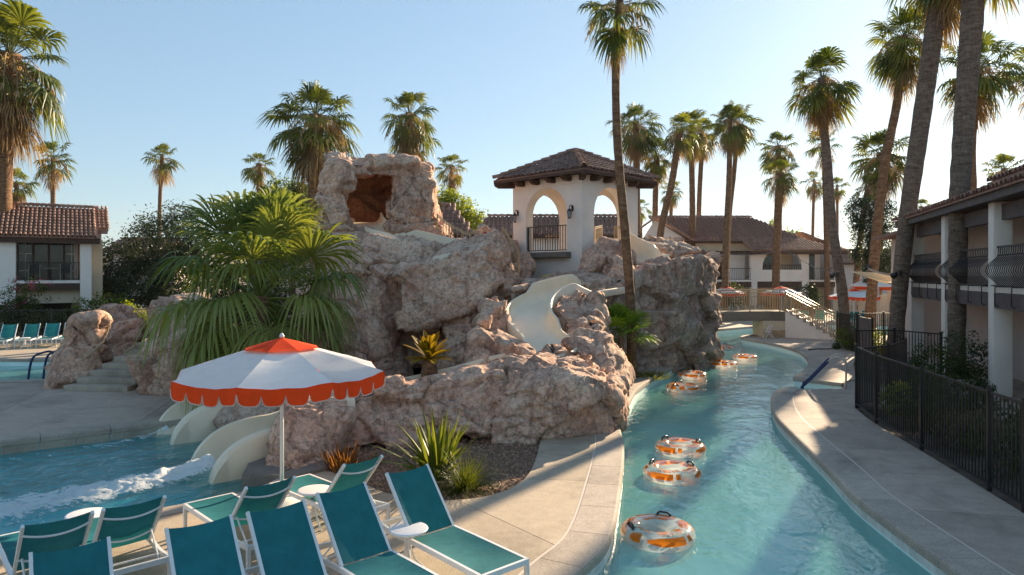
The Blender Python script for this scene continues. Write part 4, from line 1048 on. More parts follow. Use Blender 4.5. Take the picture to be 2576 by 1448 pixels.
# balcony ledge below the left arch (front-left wall is frame 3: n = (-1, 0) in tower axes)
uL, nL = V(0, 1, 0), V(-1, 0, 0)
m = MB(); m.box(nL * (hs + .16) + V(0, 0.05, TF - .14), (.34, 2.75, .22)); o = m.build('balcony_ledge', M['beam'], tower); bevel(o, .02, 1)
gate = thing('arch_gate', 'black barred gate across the left arch of the tower', 'gate', (0, 0, 0))
gate.location = TC + Matrix.Rotation(R(45), 3, 'Z') @ (nL * (hs - .12) + V(0, 0, TF)); gate.rotation_euler = (0, 0, R(45))
m = MB()
for z in (.05, 1.02): m.box((0, 0, z), (.035, 2.16, .035))
m.build('gate_rail', M['iron'], gate)
q = MB(); q.box((0, 0, 0), (.022, .022, .95)); bar_me = q.mesh('gate_bar', M['iron'])
for k in range(17): link('gate_bar', bar_me, gate, Matrix.Translation(V(0, -1.06 + k * .1325, .535)))
m = MB(); m.box((0, 1.07, .5), (.07, .07, 1.06)); m.build('gate_post', M['iron'], gate)
# wall lanterns either side of the left arch
def lantern(loc, rz, label):
    r = thing('wall_lantern', label, 'lantern', loc, rz, 'lanterns on the tower wall')
    m = MB(); m.lathe([(.0, 0), (.055, 0), (.055, .025), (0, .025)], 12); o = m.build('back_plate', M['iron'], r); o.rotation_euler = (0, R(-90), 0); o.location = (0, 0, .42); o.scale = (2.2, 1, 1)
    m = MB(); m.tube([V(-.02, 0, .46), V(-.10, 0, .54), V(-.18, 0, .50), V(-.19, 0, .42)], .014, 6); m.build('arm', M['iron'], r)
    m = MB(); m.lathe([(.0, .42), (.03, .40), (.045, .37), (.10, .31), (.105, .295), (.0, .295)], 6, (-.19, 0, 0)); m.build('cap', M['iron'], r)
    m = MB(); m.lathe([(.085, .29), (.055, .06)], 6, (-.19, 0, 0)); m.build('pane', M['lampglass'], r)
    m = MB()
    for k in range(6):
        a = math.pi / 3 * k; m.tube([V(-.19 + .09 * math.cos(a), .09 * math.sin(a), .29), V(-.19 + .058 * math.cos(a), .058 * math.sin(a), .06)], .007, 4)
    m.lathe([(0, .0), (.03, .01), (.065, .045), (.062, .06), (0, .06)], 6, (-.19, 0, 0)); m.build('frame', M['iron'], r)
    return r
def tw(x, y, z): return TC + Matrix.Rotation(R(45), 3, 'Z') @ V(x, y, z)
lantern(tw(-hs - .0, 1.55, 5.42), R(45), 'black lantern on the far left of the tower wall, left of the gated arch')
lantern(tw(-hs - .0, -1.40, 5.42), R(45), 'black lantern on the tower wall between the two arches')
# ochre rim of an old slide at the tower's foot
m = MB(); prof = []
for k in range(13):
    a = math.pi * k / 12; prof.append((.62 * math.cos(a), .17 * math.sin(a)))
m.prism(prof, P(1402, 700, 25.2), (1, 0, 0), (0, 0, 1), (0, .5, 0)); o = m.build('slide_cover', M['fibre_o']); tag(o, 'ochre rounded cover at the foot of the tower wall', 'cover'); bevel(o, .04, 2)

# ---- railings
def railing(name, label, pts, h, mat, spacing=.12, pick=.016, post_every=1.6, cat='railing', rails=(0.08, .94, 1.0), group=None, picket_name='picket', post=.04, rail=.03, z_off=0.0):
    pts = [Vector(p) for p in pts]; root = thing(name, label, cat, pts[0], group=group)
    org = pts[0]; q = MB(); q.box((0, 0, 0), (pick, pick, 1.0)); me = q.mesh(picket_name, mat)
    for rz_ in rails:
        m = MB()
        for a, b in zip(pts, pts[1:]): m.bar(a - org + V(0, 0, h * rz_), b - org + V(0, 0, h * rz_), rail, rail)
        m.build('rail', mat, root)
    qp = MB(); qp.box((0, 0, 0), (post, post, 1.0)); pme = qp.mesh('post', mat)
    lo, hi = min(rails) * h, max(rails) * h
    for a, b in zip(pts, pts[1:]):
        L = (b - a).length; n = max(1, round(L / spacing)); np_ = max(1, round(L / post_every))
        ang = math.atan2((b - a).y, (b - a).x)
        posts = {round(k * n / np_) for k in range(np_ + 1)}
        for k in range(n + 1):
            p = a.lerp(b, k / n) - org
            if k in posts:
                link('post', pme, root, Matrix.Translation(p + V(0, 0, (h + .03) / 2)) @ Matrix.Rotation(ang, 4, 'Z') @ Matrix.Diagonal((1, 1, h + .03, 1)))
            else:
                link(picket_name, me, root, Matrix.Translation(p + V(0, 0, (lo + hi) / 2)) @ Matrix.Rotation(ang, 4, 'Z') @ Matrix.Diagonal((1, 1, hi - lo, 1)))
    return root
SR = 'tan stair rails of the rockwork'
def rail_z(px, py_top, Y, h): return P(px, py_top, Y) - V(0, 0, h)
railing('stair_rail', 'tan stair rail descending right of the cave rock', [rail_z(1100, 540, 25.5, 1.0), rail_z(1130, 565, 25.2, 1.0), rail_z(1182, 590, 25, 1.0)], 1.0, M['rail'], .17, group=SR)
railing('stair_rail', 'tan rail of the landing behind the upper slide', [rail_z(1165, 586, 25.4, 1.0), rail_z(1205, 584, 25.6, 1.0), rail_z(1222, 602, 24.0, 1.0)], 1.0, M['rail'], .17, group=SR)
railing('stair_rail', 'tan stair rail going down left of the tower wall', [rail_z(1265, 576, 25.5, 1.0), rail_z(1302, 632, 24.6, 1.0), rail_z(1306, 640, 24.3, 1.0)], 1.05, M['rail'], .16, group=SR)
railing('stair_rail', 'tan rail along the walkway seen left of the tower', [rail_z(1210, 590, 28, 1.0), rail_z(1290, 588, 28.6, 1.0)], 1.0, M['rail'], .17, group=SR)
railing('stair_rail', 'tan rail seen through the tower\'s left arch', [rail_z(1372, 592, 31.5, 1.0), rail_z(1432, 592, 31.8, 1.0)], 1.0, M['rail'], .17, group=SR)
railing('stair_rail', 'tan gate rail inside the tower\'s right arch', [rail_z(1496, 572, 28.0, 1.0), rail_z(1514, 568, 29, 1.0)], 1.0, M['rail'], .14, group=SR)
railing('stair_rail', 'tan rail beside the slide start at the tower\'s right arch', [rail_z(1546, 570, 28.6, .95), rail_z(1567, 572, 27.9, .95)], .95, M['rail'], .14, group=SR)

# ---- red topped post on the landing
r = thing('warning_post', 'small white post with red top on the upper landing', 'post', P(1220, 606, 26.5) - V(0, 0, .45))
m = MB(); m.box((0, 0, .35), (.12, .08, .62)); m.build('body', M['plastic'], r)
m = MB(); m.box((0, 0, .72), (.14, .10, .13)); m.build('top', M['red'], r)

# ---- house far left with balcony
def opening_panel(m, c, sx, sz, th=.05): m.box(c, (sx, th, sz))
HL = V(-26.28, 39.36, 0)
hl = thing('balcony_house', 'white two-storey house on the far left with a shaded balcony', 'house', HL)
hl.scale = (.60, 1, 1); hl.rotation_euler = (0, 0, R(33))
def hlp(x, y, z): return HL + Matrix.Rotation(R(33), 3, 'Z') @ V(x * .6, y, z)
m = MB(); m.box((-4.3, .55, 2.7), (2.3, 1.1, 5.4)); m.build('wall', M['stucco_w'], hl)
m = MB(); m.box((2.42, .42, 2.7), (.95, .84, 5.4)); m.build('wall_pier', M['stucco_w'], hl)
m = MB(); m.box((3.2, 2.2, 2.9), (1.3, .4, 5.8)); m.build('side_wall', M['stucco_w'], hl)
m = MB(); m.box((-.6, 1.45, 2.7), (9.0, .3, 5.4)); m.build('back_wall', M['stucco_y'], hl)
m = MB(); m.box((-.60, .66, 2.86), (5.05, 1.28, .16)); m.build('balcony_slab', M['stucco_w'], hl)
m = MB(); m.box((-.60, .09, 2.56), (5.06, .16, .42)); m.build('balcony_beam', M['wood'], hl)
m = MB(); m.box((-.60, .5, 1.98), (5.04, .12, .72)); m.build('lintel_wall', M['stucco_y'], hl)
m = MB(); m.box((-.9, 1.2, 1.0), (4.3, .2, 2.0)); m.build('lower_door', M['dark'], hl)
for k, xx in enumerate((-2.5, -1.25, 0.0, 1.25)):
    m = MB(); m.box((xx, 1.27, 4.05), (1.10, .06, 2.15)); f = m.build('window', M['glass'], hl)
    m = MB(); 
    for dx in (-.57, .57): m.box((xx + dx, 1.22, 4.05), (.09, .08, 2.3))
    m.box((xx, 1.22, 5.16), (1.2, .08, .09)); m.build('window_frame', M['wood'], f)
    if k in (0, 3):
        m = MB()
        for z in (3.5, 4.0, 4.5): m.box((xx, 1.225, z), (1.0, .03, .035))
        m.box((xx, 1.225, 4.05), (.035, .03, 2.1)); m.build('muntin', M['stucco_w'], f)
m = MB(); m.box((1.62, 1.18, 4.05), (.34, .04, 2.1)); m.build('curtain', M['drape'], hl)
q = MB(); q.box((0, 0, 0), (.022, .022, .98)); pme = q.mesh('baluster', M['iron'])
for k in range(38): link('baluster', pme, hl, Matrix.Translation(V(-3.08 + k * .135, .06, 3.5)))
m = MB(); m.box((-.58, .06, 3.99), (5.0, .05, .04)); m.box((-.58, .06, 3.04), (5.0, .04, .03)); m.build('balcony_rail', M['iron'], hl)
m = MB(); m.box((-1.2, -.22, 5.24), (9.6, .12, .34)); m.box((-1.2, 1.2, 5.36), (9.4, 3.0, .06)); m.build('eave_beam', M['wood'], hl)
bud = [300]
hv = V(0, 3.55, 1.98)
rest = [tile_roof(hl, V(-5.9, -.42, 5.42), (1, 0, 0), hv, [(0, 0), (9.35, 0), (9.35, .2), (9.35, hv.length), (0, hv.length)], .37, .40, M['tile'], bud),
        tile_roof(hl, V(3.05, 0.85, 5.95), (1, 0, 0), hv, [(0, 0), (1.35, 0), (1.35, 3.1), (0, 3.1)], .37, .40, M['tile'], bud, lift=.05)]
flush_rest(rest, hl, M['tile'])
m = MB(); m.box((3.7, 1.0, 5.86), (1.25, .3, .22)); m.build('gable_trim', M['tile'], hl)
ridge_tiles(hl, V(-5.9, 3.13, 7.42), V(3.4, 3.13, 7.42), M['tile'], .34, .5)
# balcony chairs and table
for x, lab in ((-1.75, 'metal armchair on the far-left balcony, left of its table'), (.75, 'metal armchair on the far-left balcony, right of its table')):
    r = thing('balcony_chair', lab, 'chair', hlp(x, .62, 2.94), R(33), 'chairs on the far-left balcony')
    m = MB()
    for s in (-.26, .26): m.tube([V(s, -.28, 0), V(s, -.3, .55), V(s, -.2, .66), V(s, .15, .66), V(s, .25, .9), V(s, .3, .95)], .02, 6); m.tube([V(s, .28, 0), V(s, .2, .45)], .02, 6)
    m.build('frame', M['steel'], r)
    m = MB(); m.box((0, 0, .43), (.5, .5, .03)); m.build('seat', M['iron'], r); m = MB(); m.box((0, .27, .7), (.5, .03, .5)); m.build('back', M['iron'], r)
r = thing('balcony_table', 'small round table between the two balcony armchairs', 'table', hlp(-.5, .6, 2.94))
m = MB(); m.lathe([(0, .68), (.48, .68), (.48, .71), (0, .71)], 20); m.build('top', M['steel'], r); m = MB(); m.lathe([(.28, 0), (.04, .05), (.03, .68)], 10); m.build('leg', M['iron'], r)

# ---- arcaded building beyond the bridge
AB = V(24.5, 61.0, 0)
ab = thing('arched_building', 'white two-storey building with an arched balcony and tiled roofs beyond the bridge', 'building', AB)
# local: x right, front at y=0.  px -> x: (px-1288)/1717*61-24.5
def ax(px, Y=61.0): return (px - CX) / F * Y - AB.x
def az(py, Y=61.0): return CAM_H - (py - HY) / F * Y
fl2, eave = 2.75, 5.25
m = MB(); m.box(((ax(1650) + ax(2110)) / 2, 4.2, eave / 2), (ax(2110) - ax(1650), .4, eave)); m.build('back_wall', M['stucco_w'], ab)
m = MB(); m.box((ax(2112) - .15, 2.0, eave / 2), (.3, 4.0, eave)); m.build('side_wall', M['stucco_w'], ab)
def wallbox(px0, px1, z0, z1, name='wall', mat='stucco_w', y=0, th=.35):
    m = MB(); m.box(((ax(px0) + ax(px1)) / 2, y + th / 2, (z0 + z1) / 2), (ax(px1) - ax(px0), th, z1 - z0)); return m.build(name, M[mat], ab)
wallbox(1760, 1786, 0, eave); wallbox(1888, 1905, 0, eave)
m = MB(); x0, x1 = ax(1905), ax(2035); m.prism(arch_poly(x0, x1, fl2 + .95, eave, ax(1918), ax(2017), fl2 + 1.15), (0, 0, 0), (1, 0, 0), (0, 0, 1), (0, .35, 0)); m.build('arched_wall', M['stucco_w'], ab)
wallbox(1905, 2035, fl2 - .1, fl2 + .947, 'parapet'); wallbox(2017, 2035, 0, fl2 - .103)
wallbox(1905, 2017, fl2 - .65, fl2 - .105, 'beam', 'wood')
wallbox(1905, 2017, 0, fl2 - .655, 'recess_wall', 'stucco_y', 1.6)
wallbox(2098, 2112, 0, eave)
for px0, px1 in ((1786, 1888), (2035, 2098)):
    wallbox(px0, px1, fl2 - .12, fl2 + .04, 'balcony_slab', 'stucco_w', -.25, 3.6)
    wallbox(px0, px1, fl2 - .62, fl2 - .125, 'beam', 'wood', -.2, .3)
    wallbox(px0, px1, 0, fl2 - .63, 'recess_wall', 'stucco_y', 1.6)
wallbox(1786, 1836, fl2 + .05, eave - .25, 'window', 'glass', 1.5, .1); wallbox(1836, 1888, fl2 + .05, eave, 'wall', 'stucco_w', 1.5, .2)
wallbox(2036, 2068, fl2 + .05, eave - .05, 'window', 'glass', 1.5, .1); wallbox(2068, 2082, fl2 + .05, eave, 'wall', 'stucco_w', 1.5, .2)
wallbox(1918, 1965, fl2 + .05, eave - .3, 'window', 'glass', 2.0, .1); wallbox(1965, 2017, fl2 + .05, eave, 'wall', 'stucco_y', 2.0, .2)
wallbox(2045, 2075, 0.05, 2.05, 'window', 'glass', 1.45, .1); wallbox(1920, 1985, 0.05, 2.05, 'window', 'glass', 1.5, .1); wallbox(1800, 1850, 0.05, 2.05, 'window', 'glass', 1.5, .1)
for px in (1793, 1800, 1834, 1862, 1863):
    pass
def belly_mesh(name, h, bulge, mat, wd=.022, base=.03):
    m = MB(); prof = []
    for k in range(9):
        s = k / 8
        y = bulge * (math.sin(math.pi * min(1, s * 1.25)) ** 1.3 if s < .8 else 0) + base
        prof.append(V(0, -y, h * s))
    m.tube(prof, wd / 2, 4); return m.mesh(name, mat)
bm_ = belly_mesh('baluster', .98, .20, M['iron'], .03)
for px0, px1 in ((1786, 1888), (2035, 2098)):
    n = int((ax(px1) - ax(px0)) / .155)
    for k in range(n): link('baluster', bm_, ab, Matrix.Translation(V(ax(px0) + .08 + k * .155, -.18, fl2 + .08)))
    m = MB(); m.box(((ax(px0) + ax(px1)) / 2, -.21, fl2 + 1.07), (ax(px1) - ax(px0), .05, .05)); m.box(((ax(px0) + ax(px1)) / 2, -.21, fl2 + .1), (ax(px1) - ax(px0), .05, .04)); m.build('balcony_rail', M['iron'], ab)
n = 22
for k in range(n): 
    x = ax(1918) + (ax(2017) - ax(1918)) * (k + .5) / n; m = None
    if k == 0: qq = MB(); qq.box((0, 0, 0), (.03, .03, .42)); bq = qq.mesh('baluster', M['iron'])
    link('baluster', bq, ab, Matrix.Translation(V(x, .15, fl2 + 1.16)))
m = MB(); m.box(((ax(1918) + ax(2017)) / 2, .15, fl2 + 1.37), (ax(2017) - ax(1918), .06, .05)); m.build('balcony_rail', M['iron'], ab)
# pergola rafters over the left balcony
for k in range(6):
    m = MB(); x = ax(1795) + k * .62
    m.bar(V(x, 1.5, eave + .12), V(x + .75, -.75, eave - .02), .12, .16); m.build('rafter', M['wood'], ab)
m = MB(); m.box(((ax(1722) + ax(1892)) / 2, -.6, eave - .12), (ax(1892) - ax(1722), .14, .18)); m.build('pergola_beam', M['wood'], ab)
# roofs: low front roof, tall main roof with a gable on the left
bud = [300]; rest = []
e0, e1 = ax(1888), ax(2124); v1 = V(0, 3.3, 1.15)
rest.append(tile_roof(ab, V(e0, -.7, eave + .12), (1, 0, 0), v1, [(0, 0), (e1 - e0, 0), (e1 - e0 - 2.6, v1.length), (0, v1.length)], .30, .36, M['tile'], bud))
m = MB(); m.box(((e0 + e1) / 2, -.62, eave - .06), (e1 - e0, .12, .26)); m.build('fascia', M['wood'], ab)
Yu = 63.5
def bx(px): return (px - CX) / F * Yu - AB.x
def bz(py, Y=Yu): return CAM_H - (py - HY) / F * Y
k0, k1 = bx(1712), bx(2034); ze = bz(606); v2 = V(0, 5.0, bz(548, 68.5) - ze)
rest.append(tile_roof(ab, V(k0, Yu - 61, ze), (1, 0, 0), v2, [(0, 0), (k1 - k0, 0), (k1 - k0 - 3.6, v2.length), (-2.0, v2.length)], .30, .36, M['tile'], bud))
m = MB(); m.box(((k0 + k1) / 2, Yu - 61 + .1, ze - .12), (k1 - k0, .14, .26)); m.build('fascia', M['wood'], ab)
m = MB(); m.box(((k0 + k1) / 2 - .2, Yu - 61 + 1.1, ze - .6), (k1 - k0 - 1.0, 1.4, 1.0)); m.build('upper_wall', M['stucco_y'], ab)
v3 = V(-1.9, 3.2, 2.1)
rest.append(tile_roof(ab, V(e1, -.7, eave + .12), (0, 1, 0), v3, [(0, 0), (7, 0), (7, 3.6), (2.6, 4.1)], .30, .36, M['tile'], bud))
rest.append(tile_roof(ab, V(bx(1590), Yu - 62.2, bz(640)), (1, 0, 0), V(0, 3, 1.4), [(0, 0), (bx(1780) - bx(1590), 0), (bx(1712) - bx(1590), 3.3), (0, 3.3)], .30, .36, M['tile'], bud))
flush_rest(rest, ab, M['tile'])
ridge_tiles(ab, V(k0 - 2.0, Yu - 61 + 5.0, bz(548, 68.5) + .02), V(k1 - 3.6, Yu - 61 + 5.0, bz(548, 68.5) + .02), M['tile'], .3, .5)
m = MB(); m.prism([(0, 0), (bx(1742) - bx(1612), 0), (bx(1650) - bx(1612), bz(552) - bz(610))], V(bx(1612), Yu - 61 + .3, bz(612)), (1, 0, 0), (0, 0, 1), (0, .3, 0)); m.build('gable_wall', M['stucco_w'], ab)
m = MB()
m.bar(V(bx(1650), Yu - 61 + .1, bz(547)), V(bx(1745), Yu - 61 + .1, bz(606)), .7, .14); m.bar(V(bx(1650), Yu - 61 + .1, bz(547)), V(bx(1604), Yu - 61 + .1, bz(580)), .7, .14); m.build('gable_trim', M['tile'], ab)
m = MB(); m.box((ax(1700), 6, 2.6), (12, 3, 5.2)); m.build('rear_wall', M['stucco_w'], ab)

# tiled roofs seen behind the tower and beside the cave
def long_house(name, label, x0, x1, Y, zr, ze_, group, dy=4.0, hip=0.0, wallmat='stucco_w', budget=120):
    r = thing(name, label, 'house', V((x0 + x1) / 2, Y, 0), group=group)
    hx = (x1 - x0) / 2; b = [budget]
    m = MB(); m.box((0, dy / 2 + .6, ze_ / 2), (2 * hx - .8, dy, ze_)); m.build('wall', M[wallmat], r)
    v = V(0, dy * .6, zr - ze_)
    rr = tile_roof(r, V(-hx, 0, ze_), (1, 0, 0), v, [(0, 0), (2 * hx, 0), (2 * hx - hip, v.length), (hip, v.length)], .34, .42, M['tile'], b)
    m = MB(); m.prism([(0, 0), (2 * hx, 0), (2 * hx - hip, v.length), (hip, v.length)], V(-hx, dy * 1.2, ze_), (1, 0, 0), V(0, -dy * .6, zr - ze_).normalized(), (0, 0, -.06)); m.build('roof_back', M['tile'], r)
    flush_rest([rr], r, M['tile'])
    m = MB(); m.box((0, .06, ze_ - .12), (2 * hx, .12, .24)); m.build('fascia', M['wood'], r)
    ridge_tiles(r, V(-hx + hip, dy * .6, zr + .02), V(hx - hip, dy * .6, zr + .02), M['tile'], .34, .5)
    return r
RH = 'tiled houses behind the rockwork'
def pxx(px, Y): return (px - CX) / F * Y
def pzz(py, Y): return CAM_H - (py - HY) / F * Y
long_house('tiled_house', 'house whose red tiled roof shows right of the cave rock', pxx(1035, 44), pxx(1196, 44), 44, pzz(520, 47), pzz(592, 44), RH, hip=1.6)
long_house('tiled_house', 'low house with a long tiled roof behind the tower arches', pxx(1190, 52), pxx(1610, 52), 52, pzz(548, 55), pzz(592, 52), RH, hip=1.0)
long_house('tiled_house', 'house half hidden behind the big fan palm', pxx(600, 52), pxx(800, 52), 52, pzz(545, 55), pzz(590, 52), RH, hip=1.0, wallmat='stucco_g')
long_house('tiled_house', 'distant grey two-storey house behind the leaning palms on the right', pxx(2118, 88), pxx(2400, 88), 88, pzz(632, 92), pzz(662, 88), RH, hip=.6, wallmat='stucco_g', budget=60)
long_house('tiled_house', 'pale distant house behind the dark olive tree', pxx(255, 70), pxx(440, 70), 70, pzz(606, 75), pzz(632, 70), RH, hip=.6, wallmat='stucco_g', budget=60)

# ---- long taupe building on the right
RBO = V(12.88, 18.4, 0); rang = math.atan2(1, .33)
rbld = thing('balcony_building', 'long taupe two-storey building on the right with bulging iron balconies', 'building', RBO, rang)
# local x runs away from the camera along the facade, local y towards the river
XA, XB = -9.4, 9.9
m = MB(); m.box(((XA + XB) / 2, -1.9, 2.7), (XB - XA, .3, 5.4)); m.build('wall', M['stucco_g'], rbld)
for x in (-9.0, -4.5, 0, 4.5, 9.0):
    m = MB(); m.box((x, -.24, 2.62), (.42, .46, 5.24)); o = m.build('column', M['stucco'], rbld); bevel(o, .05, 2)
for x0, x1 in ((-8.78, -4.72), (-4.28, -.22), (.22, 4.28), (4.72, 8.78)):
    xm, L = (x0 + x1) / 2, x1 - x0
    m = MB(); m.box((xm, -.92, 2.88), (L, 1.66, .14)); m.build('balcony_slab', M['stucco'], rbld)
    m = MB(); m.box((xm, -.10, 2.60), (L, .14, .40)); m.build('balcony_beam', M['fascia'], rbld)
    m = MB(); m.box((xm, -.30, 4.95), (L, .2, .42)); m.build('lintel', M['fascia'], rbld)
    bme = belly_mesh('baluster', 1.0, .30, M['iron_b'], .022, .0)
    n = int(L / .15)
    for k in range(n + 1):
        link('baluster', bme, rbld, Matrix.Translation(V(x0 + .04 + k * (L - .08) / n, -.12, 3.0)) @ Matrix.Rotation(math.pi, 4, 'Z'))
    m = MB(); m.box((xm, -.12, 4.02), (L, .06, .05)); m.box((xm, .02, 3.0), (L, .05, .03)); m.box((xm, -.12, 3.80), (L, .03, .03)); m.build('balcony_rail', M['iron_b'], rbld)
    for k in range(4):
        m = MB(); xx = x0 + .3 + k * (L - .6) / 3
        m.tube([V(xx, -.5, 2.97), V(xx, .04, 2.97), V(xx, .045, 2.5), V(xx, -.05, 2.44)], .018, 5); m.build('bracket', M['iron_b'], rbld)
    m = MB(); m.box((x1 + .02, -1.72, 4.45), (.3, .06, .4)); m.build('vent', M['iron_b'], rbld)
    m = MB(); m.box((x1 - .1, -1.72, 1.6), (.3, .06, .4)); m.build('vent', M['iron_b'], rbld)
m = MB(); m.box(((XA + XB) / 2, .20, 5.33), (XB - XA + .8, .12, .24)); m.box(((XA + XB) / 2, -.82, 5.27), (XB - XA + .6, 2.0, .06)); m.build('fascia', M['fascia'], rbld)
v = V(0, -5.2, 1.15); bud = [300]
rest = [tile_roof(rbld, V(XB + .5, .36, 5.46), (-1, 0, 0), v, [(0, 0), (XB - XA + 1, 0), (XB - XA + 1, v.length), (0, v.length)], .30, .38, M['tile'], bud)]
rest.append(tile_roof(rbld, V(2.6, -.7, 6.05), (-1, 0, 0), v, [(0, 0), (12.0, 0), (12.0, v.length), (0, v.length)], .30, .38, M['tile'], [0]))
flush_rest(rest, rbld, M['tile'])
m = MB(); m.box((-3.4, -.82, 5.93), (12.0, .14, .20)); m.box((-3.4, -.95, 5.72), (12.0, .1, .5)); m.build('upper_fascia', M['fascia'], rbld)
m = MB(); m.box((12.3, -1.2, 2.45), (4.4, 1.6, 4.9)); m.build('end_wall', M['stucco_g'], rbld)
m = MB(); m.box((12.4, -.9, 5.0), (4.8, 2.4, .14)); m.build('end_roof', M['tile'], rbld)
m = MB(); m.box(((XA + XB) / 2, -.6, -.0), (XB - XA, 2.7, .1)); m.build('ground_slab', M['walk'], rbld)

# ---- bridge over the river
BR = V(14.25, 35.6, 0)
br = thing('foot_bridge', 'tan railed footbridge with stucco stair over the river', 'bridge', BR)
A0, A1 = V(-6.2, .9, .98), V(0, 0, 1.36); wdir = V(.14, .99, 0) * 1.7
pts = [A0.lerp(A1, t) + V(0, 0, .12 * math.sin(t * math.pi)) for t in [k / 8 for k in range(9)]]
m = MB(); rows = []
for p in pts: rows.append([p + V(0, 0, -.5), p + V(0, 0, 0), p + wdir, p + wdir + V(0, 0, -.5)])
m.grid(rows, closed_u=True); m.f.append((0, 1, 2, 3)); e = len(m.v) - 4; m.f.append((e + 3, e + 2, e + 1, e)); 
o = m.build('deck_beam', M['beam'], br); bm = bmesh.new(); bm.from_mesh(o.data); bmesh.ops.recalc_face_normals(bm, faces=bm.faces[:]); bm.to_mesh(o.data); bm.free()
m = MB(); m.box((-.55, .85, .43), (1.15, 1.6, .86)); m.build('pier', M['stucco_y'], br)
q = MB(); q.box((0, 0, 0), (.57, .04, .36)); sme = q.mesh('pier_stone', M['bark_stone'])
for k in range(2): link('pier_stone', sme, br, Matrix.Translation(V(-.84 + k * .58, .03, .19)))
sd = V(.83, -.56, 0).normalized(); sn = V(-sd.y, sd.x, 0); run, rise = .315, .17; NS = 8
poly = [(0, 0)]
for k in range(NS): poly += [(k * run, 1.36 - k * rise), ((k + 1) * run, 1.36 - k * rise)]
poly += [(NS * run, 0)]
m = MB(); m.prism(poly, V(0, 0, 0), sd, V(0, 0, 1), sn * 1.55); m.build('stair_wall', M['stucco'], br)
for k in range(NS):
    m = MB(); m.prism([(k * run - .02, -.02), ((k + 1) * run + .03, -.02), ((k + 1) * run + .03, .03), (k * run - .02, .03)], V(0, 0, 1.36 - k * rise) - sn * .04, sd, V(0, 0, 1), sn * 1.62); m.build('stair_tread', M['step'], br)
    m = MB(); m.prism([(k * run + .24, -.19), ((k + 1) * run + .02, -.19), ((k + 1) * run + .02, -.021), (k * run + .24, -.021)], V(0, 0, 1.36 - k * rise) - sn * .03, sd, V(0, 0, 1), sn * .1); m.build('stair_riser', M['step'], br)
def br_rail(pts, h, sp):
    q = MB(); q.box((0, 0, 0), (.026, .026, 1)); me = q.mesh('picket', M['rail'])
    for hz, th in ((h, .05), (h - .13, .03), (.1, .03)):
        m = MB()
        for a, b in zip(pts, pts[1:]): m.bar(a + V(0, 0, hz), b + V(0, 0, hz), th, th)
        m.build('rail', M['rail'], br)
    tot = resample(pts, sp)
    for i, p in enumerate(tot):
        if i % 12 == 0: 
            m = MB(); m.box(p + V(0, 0, h / 2), (.05, .05, h)); m.build('post', M['rail'], br)
        else: link('picket', me, br, Matrix.Translation(p + V(0, 0, h / 2 - .03)) @ Matrix.Diagonal((1, 1, h - .2, 1)))
br_rail([p + V(0, .06, 0) for p in pts], 1.12, .125); br_rail([p + wdir - V(0, .06, 0) for p in pts], 1.12, .125)
st = [V(0, 0, 1.36) + sn * .06, sd * (NS * run) + sn * .06 + V(0, 0, 0.02)]
br_rail(st, 1.05, .125); br_rail([p + sn * 1.45 for p in st], 1.05, .125)
# ------------------------------------------------------------------ palms
def frond_mesh(name, mat, pitch, Lp, Rb, nseg, steps, droop, seed, spread=128, stalk=True, ruffle=.0, wf=1.0, stalk_w=.022):
    """a fan frond: arching stalk, then pleated blades that split and hang at their tips"""
    rn = random.Random(seed); m = MB()
    d = V(0, math.cos(pitch), math.sin(pitch)); p = V(0, 0, 0); k = 6; path = [p.copy()]
    for i in range(k):
        d = (d + V(0, 0, -.05 * max(0, 1.2 - pitch))).normalized(); p = p + d * (Lp / k); path.append(p.copy())
    if stalk: m.tube(path, [stalk_w * (1 - .45 * i / k) for i in range(k + 1)], 4, caps=False)
    hub = path[-1]; side = V(1, 0, 0); up = side.cross(d).normalized()
    for i in range(nseg):
        f = (i + .5) / nseg * 2 - 1; a = R(spread) * f
        L = Rb * (1 - .38 * abs(f) ** 2.0) * rn.uniform(.90, 1.06)
        dr = d * math.cos(a) + side * math.sin(a) + up * (.16 * abs(math.sin(a)) + (.10 if i % 2 else -.03) + rn.uniform(-ruffle, ruffle))
        dr.normalize(); tg = (d * -math.sin(a) + side * math.cos(a)).normalized()
        hw = R(spread) / nseg * .98 * wf; b = len(m.v); g = droop * rn.uniform(.75, 1.3); tw_ = rn.uniform(-.25, .25)
        for s in range(steps + 1):
            t = s / steps
            q = hub + dr * (L * (t - .08 * t * t)) + V(0, 0, -1) * (g * L * max(0, t - .42) ** 1.7 * 1.8)
            wd = hw * L * (t if t < .60 else .60 * (1 - (t - .60) / .40) ** .9) + .0025
            pl = up * (wd * .55 * (1 if i % 2 else -1))
            tg2 = (tg + up * (tw_ * t)).normalized()
            m.v += [q - tg2 * wd, q + pl * .6, q + tg2 * wd]
            if s:
                e = b + (s - 1) * 3
                m.f += [(e, e + 1, e + 4, e + 3), (e + 1, e + 2, e + 5, e + 4)]
    return m.mesh(name, mat)
